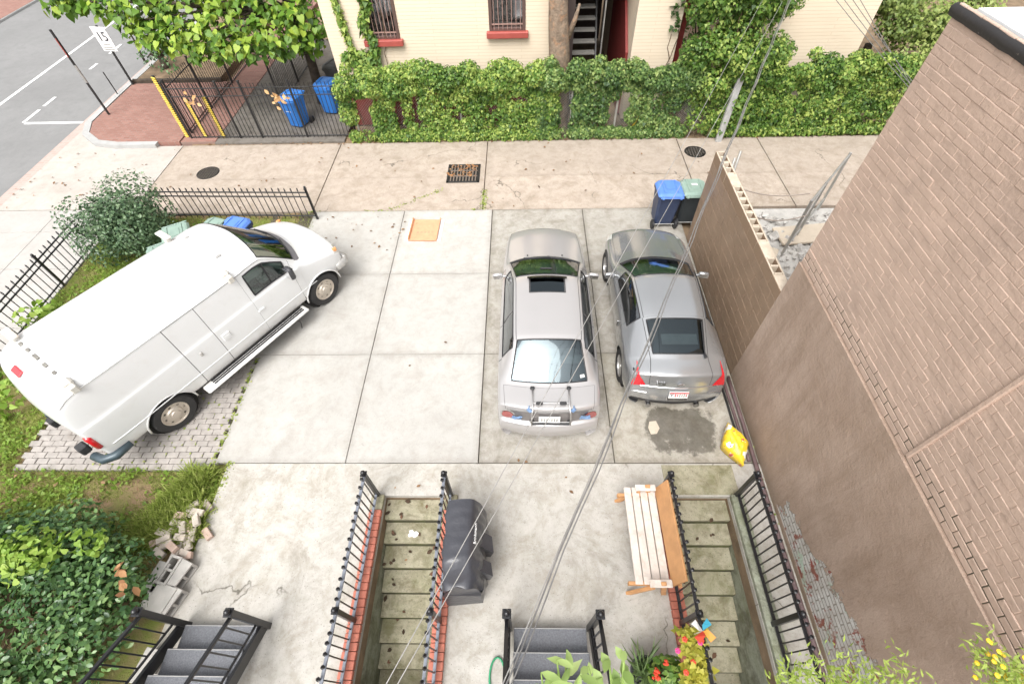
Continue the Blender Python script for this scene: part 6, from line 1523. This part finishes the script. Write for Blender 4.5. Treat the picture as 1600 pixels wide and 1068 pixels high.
# ================================================================== BRICK AND BLOCK PILE
W['oldbrick'] = plain('old_grey_brick', (.45, .395, .34), .9, var=.25, scale=7, bump=.5, bscale=40, dirt=(.30, .22, .17)); W['pinkbrick'] = plain('old_pink_brick', (.46, .34, .28), .9, var=.2, scale=7, bump=.5)
W['cinder'] = plain('cinder_block', (.44, .42, .39), .92, var=.12, bump=.6, bscale=70)
bm = MB().box((0, 0, 0), (.20, .098, .062), b=.006)
b1 = bm.mesh('loose_brick'); b1.materials.append(W['oldbrick']); b2 = bm.mesh('loose_brick'); b2.materials.append(W['pinkbrick'])
# (zoom px of crop 210..350 x 740..960, scale 4.857) -> brick centres
bl_ = [(555, 240, .0, 35, 'lone grey brick at the far tip of the loose pile'), (445, 245, .05, -40, None), (360, 315, .06, 10, 'pinkish brick standing at the grass side of the pile'), (440, 310, .04, 10, None), (480, 290, .09, 20, None), (470, 350, .12, 62, None), (430, 400, .05, 60, None), (330, 375, .06, 10, None), (370, 410, .09, 55, None), (300, 420, .04, -70, None), (555, 455, .0, 35, 'grey brick lying apart on the concrete beside the pile'),
       (440, 465, .06, 80, None), (215, 450, .06, 25, None), (225, 495, .10, -35, None), (175, 515, .04, -35, None), (350, 480, .10, 5, None), (410, 530, .06, 60, None), (370, 545, .03, 10, None), (290, 555, .14, 30, None), (320, 590, .08, 80, None), (240, 540, .08, -20, None), (370, 595, .06, 10, None), (390, 630, .05, -20, None), (190, 600, .08, 30, None), (410, 490, .02, 70, None)]
for k, (zx, zy, z, rz, lb) in enumerate(bl_):
    p = at(210+zx/4.857, 740+zy/4.857, z+.03)
    o = link('loose_brick', b2 if k % 4 == 2 else b1, None, None, (p[0], p[1], z+.035 if z else .033), (random.gauss(0, .12)*(z > 0), random.gauss(0, .12)*(z > 0), R(-rz)+random.gauss(0, .1)))
    props(o, lb or 'old grey brick jumbled in the loose pile at the edge of the grass', 'brick', 'bricks in the loose pile')
ch = MB()
for sx in (-1, 1): ch.box((sx*.0775, 0, 0), (.034, .39, .19), b=.004)
for y in (-.178, 0, .178): ch.box((0, y, 0), (.121, .034, .19), b=.003)
chm = ch.mesh('cinder_block', ); chm.materials.append(W['cinder'])
for (zx, zy, z, rz, lb, rx) in ((245, 720, .16, -14, 'hollow cinder block on top of the row below the brick pile', 0), (325, 760, .10, -22, 'cinder block at the concrete edge below the brick pile', 0), (165, 775, .10, -14, 'cinder block half hidden in the shrub edge', 0),
                                (195, 960, .16, -16, 'cinder block on its side by the entrance steps post', 90), (245, 970, .10, -20, 'cinder block next to the concrete edge by the entrance steps', 0), (120, 950, .10, -14, 'cinder block showing its hollow by the shrub near the entrance steps', 0)):
    p = at(210+zx/4.857, 740+zy/4.857, z+.09)
    o = link('cinder_block', chm, None, None, (p[0], p[1], .10 if z == .10 else .12), (0, R(rx) if z != .10 else R(90), R(rz))); props(o, lb, 'block', 'cinder blocks by the entrance steps')
for k in range(3):
    o = link('cinder_block', chm, None, None, (-4.95+.2*(k % 2), .42-k*.28, .10), (0, R(90), R(-10+6*k))); props(o, 'cinder block under the left railing of the shrub-side steps', 'block', 'cinder blocks under the steps railing')
# ================================================================== BENCH
W['wood_or'] = plain('orange_wood', (.52, .27, .115), .6, var=.14, scale=5, bump=.3, bscale=30)
W['wood_wh'] = plain('whitewashed_wood', (.62, .555, .50), .75, var=.12, scale=8, bump=.5, bscale=35, dirt=(.42, .32, .24), dirtamt=.5)
BN = thing('wooden_bench', 'homemade wooden bench with whitewashed slats and an orange back plank', 'bench', (0, 0, 0))
y0, y1 = 1.36, 2.70; L_ = y1-y0; yc = (y0+y1)/2
for k in range(4): MB().box((1.56+k*.118, yc+random.uniform(-.01, .01)+(-.03 if k > 1 else 0), .425), (.104, L_-(.07 if k > 1 else 0), .03), b=.005, rz=R(-.6)).build('seat_slat', W['wood_wh'], BN)
MB().box((2.035, yc-.02, .64), (.035, L_, .36), b=.006, ry=R(16)).build('back_plank', W['wood_or'], BN)
MB().box((2.075, yc-.02, .50), (.03, L_+.04, .06), b=.005, ry=R(16)).build('back_batten', W['wood_or'], BN)
for y in (y0+.03, y1-.10):
    e = -1 if y < yc else 1
    MB().box((1.74, y, .385), (.66, .045, .09), b=.006).build('seat_bearer', W['wood_or'], BN)
    MB().box((1.60, y+e*.05, .19), (.07, .045, .52), b=.006, ry=R(33)).build('leg', W['wood_or'], BN)
    MB().box((1.90, y+e*.05, .30), (.07, .045, .72), b=.006, ry=R(-12)).build('leg', W['wood_or'], BN)
    MB().box((1.80, y+e*.04, .60), (.30, .10, .028), b=.01).build('armrest', W['wood_wh'] if e < 0 else W['wood_wh'], BN)
    MB().box((1.72, y+e*.04, .50), (.05, .05, .20), b=.005).build('arm_post', W['wood_or'], BN)
# ================================================================== COVERED GRILL
GR = thing('covered_grill', 'barbecue grill under a black fitted cover beside the basement stairs', 'grill', (-.79, 1.82, 0))
W['cover'] = plain('black_cover', (.05, .051, .06), .30, var=.12, scale=4, bump=.35, bscale=4, bdist=.05)
ys2 = np.linspace(-.60, .44, 34); prof = [(-.27, .10), (-.275, .45), (-.27, .78), (-.262, .98), (-.245, 1.09), (-.10, 1.13), (.08, 1.10), (.17, .96), (.235, .72), (.255, .45), (.25, .14)]
V = []; F = []; m = len(prof)
pr = pchip(np.array(prof), np.linspace(0, m-1, 41)); m = len(pr)
for i, y in enumerate(ys2):
    e = min(1, (y+.58)/.30, (.44-y)/.10); dz = 1-.24*(1-max(0, min(1, (y+.58)/.26)))**1.4; dw = 1-.05*(1-min(1, e))
    for k, (x, z) in enumerate(pr):
        fold = .016*math.sin(14*y+z*7)*math.sin(9*z+3*x)+.016*math.sin(27*y+3*z)*max(0, 1-z)+.008*math.sin(41*y-5*z)
        hi = 1 if z < .55 else dz
        V.append((x*dw+(fold if abs(x) > .15 else 0), y+.012*math.sin(9*x+6*z)-(.07*max(0, 1-z) if i < 4 else 0)-.02*(i < 2)*math.sin(22*x), .06+max(.02, z*hi+(fold if z > .5 else 0)*.35)+.02*math.sin(22*y)*(z < .2)))
for i in range(len(ys2)-1):
    for k in range(m-1): F.append((i*m+k, i*m+k+1, (i+1)*m+k+1, (i+1)*m+k))
F.append(tuple(range(m))); F.append(tuple((len(ys2)-1)*m+k for k in range(m))[::-1])
MB().add(V, F).build('cover', W['cover'], GR, smooth=True, angle=R(60))
MB().tube([(-.24, -.34, .925), (-.12, -.34, 1.11), (.0, -.34, 1.14), (.10, -.34, 1.08), (.22, -.34, .82)], .010, 6).build('cover_seam', W['cover'], GR)
for y, l in ((.02, .20), (-.30, .16)):
    MB().add([(.20, y+l/2, .86), (.20, y-l/2, .86), (.37, y-l/2-.02, .62), (.34, y+l/2-.02, .66), (.24, y+l/2, .30), (.24, y-l/2, .30), (.31, y-l/2-.01, .34), (.29, y+l/2, .34)], [(0, 3, 2, 1), (1, 2, 6, 5), (3, 0, 4, 7), (3, 7, 6, 2), (4, 5, 6, 7), (0, 1, 5, 4)]).build('shelf_flap', W['cover'], GR)
lg = text('cover_logo', 'Brinkmann', .062, W['white_paint'], GR, (.150, .02, 1.085), (Matrix.Rotation(R(55), 3, 'Y') @ Matrix.Rotation(R(90), 3, 'Z')).to_euler(), .004)
for sx in (-.2, .2):
    for y in (-.42, .4): MB().box((sx, y, .05), (.05, .05, .12)).build('leg', W['cabin_dk'], GR)
# ================================================================== SMALL THINGS
BG = thing('yellow_bag', 'crumpled yellow printed bag leaning by the conduits at the brown wall', 'bag', (3.52, 3.55, 0), R(8)); BG.scale = (.8, .84, 1.0)
V = []; F = []; n = 18
for i in range(n+1):
    for j in range(n+1):
        a, b = i/n*2-1, j/n*2-1                 # diamond pillow, one corner down toward the house
        w_ = (1-abs(a)**2.6)*(1-abs(b)**2.6); x = (a+b)*.155*(1-.12*abs(a*b)); y = (b-a)*.215
        cr = .018*math.sin(9*a+4*b)*math.sin(7*b-2*a)+.010*math.sin(17*a+b)
        V.append((x+.01*math.sin(11*b), y, .16+.10*w_**.6+cr*w_+.16*(y+.2)))
m0 = len(V)
V += [(x*.97, y*.97, max(.012, z-.22*((1-abs(0))*1)) if 0 else max(.012, .02+.1*max(0, y))) for x, y, z in V]
def gi(i, j): return i*(n+1)+j
for i in range(n):
    for j in range(n):
        q = (gi(i, j), gi(i+1, j), gi(i+1, j+1), gi(i, j+1)); F.append(q); F.append(tuple(m0+k for k in q[::-1]))
rim = [gi(i, 0) for i in range(n)]+[gi(n, j) for j in range(n)]+[gi(i, n) for i in range(n, 0, -1)]+[gi(0, j) for j in range(n, 0, -1)]
for a, b in zip(rim, rim[1:]+rim[:1]): F.append((a, m0+a, m0+b, b))
t = NT('bag_print'); P = t.coord('Object'); x, y, z = t.sep(P)
c = t.mix(t.ramp(t.noise(P, 5, 3, .5), .56, .58), (.78, .55, .03), (.82, .80, .76)); c = t.mix(t.ramp(t.noise(P, 9, 2, .5), .64, .66), c, (.55, .05, .06)); c = t.mix(t.ramp(t.noise(P, 13, 2), .70, .72), c, (.05, .08, .2))
MB().add(V, F).build('bag_body', t.fin(c, .35, None, t.bump(t.noise(P, 18, 3), .6, .02), .5, .3), BG, smooth=True)
CBX = thing('cardboard_tray', 'flat orange-brown cardboard tray with pale sides lying on the parking pad', 'box', (at(664, 360)[0], at(664, 360)[1], .0), R(-1.5))
MB().box((0, 0, .012), (.66, .80, .02)).build('base', W['card'], CBX)
for sx in (-1, 1):
    MB().box((sx*.335, 0, .045), (.03, .82, .085), b=.008, ry=sx*.25).build('side_flap', W['card'], CBX); MB().box((sx*.39, 0, .012), (.09, .80, .012)).build('outer_flap', W['white_paint'], CBX)
MB().box((0, -.40, .028), (.62, .02, .05), rx=.3).build('end_flap', W['card'], CBX)
for k in range(5): MB().box((-.16+k*.09, -.10+.004*k, .0235), (.05, .07, .002)).build('faded_print', plain('tray_ink', (.50, .28, .17), .9) if k == 0 else bpy.data.materials['tray_ink'], CBX)
for k, (px, py, s) in enumerate(((1022, 668, .13),)):
    q = at(px, py); o = MB().prism([(-s*.6, -s), (s*.2, -s*.9), (s*.7, -s*.1), (s*.4, s), (-s*.5, s*.9), (-s*.8, 0)], 0, .006).build('concrete_patch', W['block_top'], loc=(q[0], q[1], .006)); props(o, 'pale round patch in the wet stain behind the coupe', 'patch')
# conduits along the foot of the brown wall
W['conduit'] = plain('purple_brown_pipe', (.13, .085, .085), .45, var=.2)
for k, (x, z, r_, lb, ya, yb) in enumerate(((3.80, .07, .035, 'purple-brown drain pipe along the foot of the brown wall', -.4, 4.95), (3.72, .035, .028, 'thinner pipe lying in front of the drain pipe by the bag', 3.3, 4.98), (3.66, .03, .02, 'thin black hose on the slab between the coupe and the wall', 3.55, 5.05))):
    o = MB().tube([(x+.006*math.sin(y*2+k), ya+(yb-ya)*i/14, z+.004*math.sin(i)) for i, y in enumerate(np.linspace(ya, yb, 15))], r_, 8).build('wall_pipe', W['conduit'] if k < 2 else W['iron_dk'], smooth=True); props(o, lb, 'pipe')
o = MB().tube([(-.36+.10*math.cos(a_), .34+.22*math.sin(a_), .03) for a_ in np.linspace(.6, 5.2, 18)], .014, 8).build('garden_hose', W['green_hose'], smooth=True); props(o, 'loop of green garden hose beside the middle entrance steps', 'hose')
o = MB().tube([at(463, 500, .36)+np.array([0, 0, 0]), at(470, 503, .2), at(472, 512, 0.02)], .008, 6).build('ground_strap', W['black_plastic']); props(o, 'short black strap hanging from the van running board', 'strap')
# scaffold pipes and gate frame behind the block wall
pf = thing('gate_frame', 'rusty steel gate frame with a chain behind the block wall', 'gate', (0, 0, 0))
a_, b_ = np.array([4.75, 6.95, 0]), np.array([7.4, 10.0, 0])
for f in (.42, .62, .98):
    q = a_+(b_-a_)*f; MB().tube([q, q+np.array([0, 0, 1.55])], .03, 8).build('upright', W['steel'], pf)
for z in (.35, 1.52): MB().tube([a_+(b_-a_)*.42+np.array([0, 0, z]), a_+(b_-a_)*.98+np.array([0, 0, z])], .024, 8).build('cross_tube', W['steel'], pf)
MB().tube([a_+(b_-a_)*.42+np.array([0, 0, .3]), a_+(b_-a_)*.62+np.array([0, 0, 1.5])], .018, 8).build('brace', W['steel'], pf)
for k, (q, lb) in enumerate((((4.55, 9.3, 0), 'shorter leaning scaffold pole just behind the block wall'), ((4.68, 9.42, 0), 'longer leaning scaffold pole just behind the block wall'))):
    o = MB().tube([q, (q[0]+.32, q[1]+.75, 1.4+.1*k)], .03, 8).box((q[0]+.16, q[1]+.38, .72), (.09, .09, .08), b=.015).build('scaffold_pole', W['steel']); props(o, lb, 'pole')
for k, (a2, b2, lb) in enumerate((((4.2, 8.2, 1.9), (6.0, 8.6, 1.45), 'upper chain strung from the block wall to the gate frame'), ((4.25, 7.3, 1.9), (5.9, 8.2, 1.2), 'lower chain strung from the block wall to the gate frame'))):
    a2, b2 = np.array(a2), np.array(b2); o = MB().tube([a2+(b2-a2)*f-np.array([0, 0, .12*math.sin(math.pi*f)]) for f in np.linspace(0, 1, 24)], .012, 5).build('chain', plain('rust_chain%d' % k, (.45, .38, .33), .6, .4)); props(o, lb, 'chain')
rb_ = MB()
for k in range(900):
    x = random.uniform(4.2, 7.8); y = random.uniform(6.6, 9.7); sz_ = random.lognormvariate(-3.0, .6)
    rb_.box((x, y, .05+random.uniform(0, .06)), (sz_, sz_*random.uniform(.5, 1), sz_*random.uniform(.4, .9)), random.random()*3, rx=random.gauss(0, .5), ry=random.gauss(0, .5))
o = rb_.build('rubble', concrete('rubble_pieces', (.62, .60, .57), (.30, .28, .26), .7, 0, 83.0, .5)); o['kind'] = 'stuff'
for k, (x, y, w_, d_, rz, lb) in enumerate(((6.6, 8.9, 1.3, .6, .12, 'long broken slab lying behind the block wall'), (5.4, 8.3, .7, .5, -.5, 'small broken slab between the block wall and the gate frame'))):
    o = MB().box((0, 0, 0), (w_, d_, .06), b=.01).build('concrete_fragment', W['block_top'], loc=(x, y, .12), rz=rz); props(o, lb, 'rubble')
# ================================================================== OVERHEAD WIRES
def wire_run(label, a, b, r, mat, sag=.0, wob=0.0, group='overhead wires'):
    a = np.array(a, float); b = np.array(b, float); n = 40; pts = []
    for i in range(n+1):
        f = i/n; p = a+(b-a)*f; p[2] -= sag*4*f*(1-f); p[0] += wob*math.sin(f*60); p[2] += wob*math.cos(f*60); pts.append(p)
    o = MB().tube(pts, r, 6).build('overhead_wire', mat, smooth=True); props(o, label, 'wire', group)
E_ = aty(1243, -25, 13.9); E_[1] = 13.9
wire_run('thickest strand of the twisted service cable running down over the coupe', at(775, 1105, 3.3), E_, .008, W['wire'], .05, .010)
wire_run('second strand of the twisted service cable running down over the coupe', at(784, 1102, 3.32), E_+np.array([.03, 0, .02]), .007, W['wire'], .03, .014)
wire_run('pale messenger strand beside the twisted service cable', at(768, 1108, 3.28), E_+np.array([.05, 0, -.03]), .006, W['wire_lt'], .08, .006)
wire_run('single pale wire crossing the sedan and the grill, upper of the thin pair', at(583, 1105, 3.3), aty(1200, -15, 13.9), .0045, W['wire_lt'], .0)
wire_run('single pale wire crossing the sedan boot and the grill, lower of the thin pair', at(600, 1105, 3.2), aty(1232, -15, 13.9), .0045, W['wire_lt'], .12)
for k in range(4):
    wire_run(('thin wire','second thin wire','third thin wire','lowest thin wire')[k]+' crossing the right cream house toward the brown building', aty(1292+k*14, -18, 14.2), aty(1415+k*6-(18 if k == 3 else 0), 122+k*3, 13.2)+np.array([1.2, -.9, -.95])*.8, .008, W['wire'], .04)
# ================================================================== FLOWERS AND WINDOW BOXES (near the camera)
hs_ = thing('added_balcony', 'added unseen slim steel balcony over the entrance steps carrying the window boxes', 'balcony', (0, 0, 0))  # unseen support added instead of a house wall, slim to keep shadows small
for k in range(7): MB().box((1.6, -.95+k*.13, 3.85), (4.0, .05, .03)).build('deck_bar', W['iron'], hs_)
for x in (-.35, 3.55): MB().box((x, -.55, 3.80), (.05, .95, .08)).build('edge_beam', W['iron'], hs_)
for x in (-.35, 1.6, 3.55): MB().box((x, -.98, 1.9), (.06, .06, 3.8)).build('post', W['iron'], hs_)
def window_box(label, x, w_, z, y=-.20):
    t_ = thing('window_box', label, 'planter', (x, y, z))
    b = MB(); b.box((0, 0, -.20), (w_, .26, .03))
    for sy in (-1, 1): b.box((0, sy*.13, -.11), (w_, .02, .2), b=.004)
    for sx in (-1, 1): b.box((sx*w_/2, 0, -.11), (.02, .26, .2), b=.004)
    b.build('box', W['cabin_dk'], t_); MB().box((0, 0, -.05), (w_-.04, .23, .05)).build('potting_soil', W['soil'], t_)
    for sx in (-.35, .35): MB().box((sx*w_, .0, -.235), (.03, .24, .04)).build('bracket', W['iron'], t_)
    return t_
window_box('dark window box holding the large-leaved plants', .35, 1.0, 4.12); window_box('dark window box holding the feathery pale plants', 1.75, 1.1, 4.12); window_box('dark window box holding the yellow flowers by the brown wall', 2.95, .8, 4.12)
def leafy_plant(label, base, stems, size, mat, shape='oval', cat='plant', name='potted_plant'):
    t_ = thing(name, label, cat, (0, 0, 0)); P = []; Nn = []; T = []
    for (tx, ty, tz, n) in stems:
        a = np.array(base)+np.array([random.uniform(-.06, .06), random.uniform(-.03, .03), 0]); b = np.array([tx, ty, tz]); mid = (a+b)/2+np.array([0, -.02, .06])
        pts = [a*(1-f)**2+2*mid*f*(1-f)+b*f*f for f in np.linspace(0, 1, 8)]
        MB().tube(pts, [.007]*7+[.003], 6).build('stem', W['lime_stem'], t_)
        for k in range(n):
            f = .35+.65*k/max(1, n-1); p = a*(1-f)**2+2*mid*f*(1-f)+b*f*f; an = k*2.4
            d = np.array([math.cos(an), math.sin(an), .35 if f < .95 else .8]); P.append(p); T.append(d*1.6); Nn.append(np.array([-d[0]*.3, -d[1]*.3, 1.0])+rng.normal(size=3)*.15)
    leaves('leaf_cluster', P, Nn, rng.uniform(.75, 1.15, len(P))*size, mat, t_, shape, np.array(T), 'stuff')
    return t_
W['lime_stem'] = plain('green_stem', (.22, .32, .08), .6)
def ST(pix, z, n): return [(*at(px, py, z+random.uniform(-.12, .08))[:2], z+random.uniform(-.1, .1), n) for px, py in pix]
leafy_plant('tall large-leaved green plant overhanging the middle entrance steps', (.2, -.18, 4.05), ST([(870, 1030), (888, 1010), (845, 1050), (905, 1055), (862, 1065)], 4.55, 6), .115, W['pale'], 'slim')
leafy_plant('bushy large-leaved plant right of the middle entrance steps', (.5, -.18, 4.05), ST([(950, 1030), (968, 1020), (985, 1045), (940, 1058), (962, 1060), (990, 1065), (920, 1040)], 4.45, 8), .085, W['pale'], 'oval')
def feather(label, base, tips, size, mat, flowers=None):
    t_ = thing('feathery_plant', label, 'plant', (0, 0, 0)); P = []; T = []
    for tip_ in tips:
        a = np.array(base)+np.array([random.uniform(-.35, .35), random.uniform(-.05, .05), 0]); b = np.array(tip_)
        for f in np.linspace(.2, 1, 22):
            p = a+(b-a)*f+np.array([0, 0, .05*math.sin(math.pi*f)])
            for q in range(3): P.append(p+rng.normal(size=3)*.035); T.append((b-a)*.8+rng.normal(size=3)*.6)
    leaves('fronds', P, rng.normal(size=(len(P), 3))*.6+np.array([0, 0, 1]), rng.uniform(.6, 1.1, len(P))*size, mat, t_, 'lance', np.array(T), 'stuff')
    if flowers:
        P2 = np.array(P)[rng.integers(0, len(P), flowers)]+np.array([0, 0, .03]); m = MB()
        for p in P2: m.lathe([(0, 0), (.012, .002), (.013, .008), (0, .012)], 7, Matrix.Translation(Vector(p)))
        o = m.build('flowers', W['petal_yel'], t_); o['kind'] = 'stuff'
    return t_
def tips(pix, z, n): 
    out = []
    for (px, py) in pix:
        for k in range(n): q = at(px+random.gauss(0, 14), py+random.gauss(0, 8), z+random.gauss(0, .05)); out.append(q)
    return out
feather('pale feathery plant in front of the right basement stairs', (1.5, -.18, 4.1), tips([(1240, 1040), (1225, 1062), (1262, 1060), (1290, 1062)], 4.5, 4), .045, W['feather'])
feather('pale wispy plant in front of the peeling wall', (1.95, -.18, 4.1), tips([(1340, 1035), (1380, 1050), (1395, 1045), (1350, 1058), (1320, 1060), (1310, 1045)], 4.5, 3), .045, W['feather'])
feather('yellow-flowered plant at the right edge against the brown wall', (2.85, -.18, 4.1), tips([(1530, 1000), (1545, 1020), (1570, 1030), (1590, 1045), (1575, 1060)], 4.5, 4), .05, W['feather'], 60)
# coleus on the rail post, pinwheel flag, geraniums
CL = thing('trailing_plant', 'yellow-green trailing plant with red flowers on the guard rail behind the bench', 'plant', (0, 0, 0)); P = []
for k in range(420):
    f = random.random(); q = at(1080+random.gauss(0, 9)+6*f, 985+85*f+random.gauss(0, 3), .85+random.gauss(0, .05)); P.append(q)
leaves('foliage', P, rng.normal(size=(len(P), 3))*.5+np.array([0, 0, 1]), rng.uniform(.05, .09, len(P)), leafmat('coleus_leaf', (.22, .25, .03), (.48, .45, .06), (.66, .62, .16), .3), CL, 'ivy', None, 'stuff')
def blossoms(par, pix, z, mat, r_=.03):
    for (px, py) in pix:
        q = at(px, py, z); m = MB()
        for k in range(5): a_ = 2*math.pi*k/5; m.lathe([(0, 0), (r_*.6, .004), (0, .012)], 7, Matrix.Translation(Vector(q)+Vector((r_*.55*math.cos(a_), r_*.55*math.sin(a_), 0))))
        m.build('flower', mat, par)
blossoms(CL, [(1070, 998), (1096, 1000), (1083, 1034), (1072, 1050)], .97, W['petal_red']); blossoms(CL, [(1059, 1016), (1094, 1003)], .97, W['petal_pink'])
pw = thing('pinwheel', 'blue, white and red pinwheel stuck on the guard rail post', 'pinwheel', (0, 0, 0)); q = at(1098, 985, 1.08)
MB().tube([(q[0]-.1, q[1]-.02, .62), q], .006, 6).build('stick', W['wood_grey'], pw)
cols = [plain('pin_blue', (.05, .35, .50), .5), W['white_paint'], W['petal_red'], plain('pin_orange', (.7, .28, .04), .5)]
for k in range(4):
    a_ = k*math.pi/2+.5; M = Matrix.Translation(Vector(q)) @ Matrix.Rotation(a_, 4, 'Z')
    MB().add([(0, 0, 0), (.13, 0, .01), (.12, .08, .03), (.02, .05, .045), (0, 0, .004), (.13, 0, .014), (.12, .08, .034), (.02, .05, .049)], [(0, 1, 2, 3), (7, 6, 5, 4), (0, 4, 5, 1), (1, 5, 6, 2), (2, 6, 7, 3), (3, 7, 4, 0)], M).build('vane', cols[k], pw)
GP = thing('geranium_pot', 'pot of red geraniums on the apron near the guard rail', 'plant', (*at(1040, 1052, .3)[:2], 0))
MB().lathe([(.10, 0), (.15, .26), (.165, .26), (.165, .30), (.14, .30), (.13, .25), (0, .25)], 20).build('pot', plain('terracotta', (.33, .13, .07), .8), GP, smooth=True, angle=R(40))
p, d = ball_points((0, 0, .42), (.24, .2, .14), 240, .5); leaves('foliage', p, d+np.array([0, 0, .6]), rng.uniform(.05, .09, 240), W['ivy'], GP, 'heart', None, 'stuff')
for (px, py) in ((1041, 1035), (1026, 1048), (1028, 1058)):
    q = at(px, py, .55)-np.array([*at(1040, 1052, .3)[:2], 0]); m = MB()
    for k in range(9): m.lathe([(0, 0), (.018, .006), (0, .02)], 6, Matrix.Translation(Vector(q)+Vector((random.gauss(0, .022), random.gauss(0, .022), random.gauss(0, .012)))))
    m.build('flower', W['petal_red'], GP)
SP = thing('spiky_pot', 'round dark pot with spiky grass next to the geraniums', 'plant', (*at(1008, 1050, .25)[:2], 0))
MB().lathe([(.12, 0), (.18, .24), (.19, .28), (.165, .28), (.155, .23), (0, .23)], 22).build('pot', W['cabin_dk'], SP, smooth=True, angle=R(40))
p = rng.normal(size=(70, 3))*np.array([.05, .05, 0])+np.array([0, 0, .24]); leaves('spikes', p, rng.normal(size=(70, 3)), rng.uniform(.25, .5, 70), leafmat('spike_leaf', (.10, .16, .06), (.18, .26, .10), (.3, .36, .18), .2), SP, 'blade', rng.normal(size=(70, 3))*.6+np.array([0, .3, 1]), 'stuff')
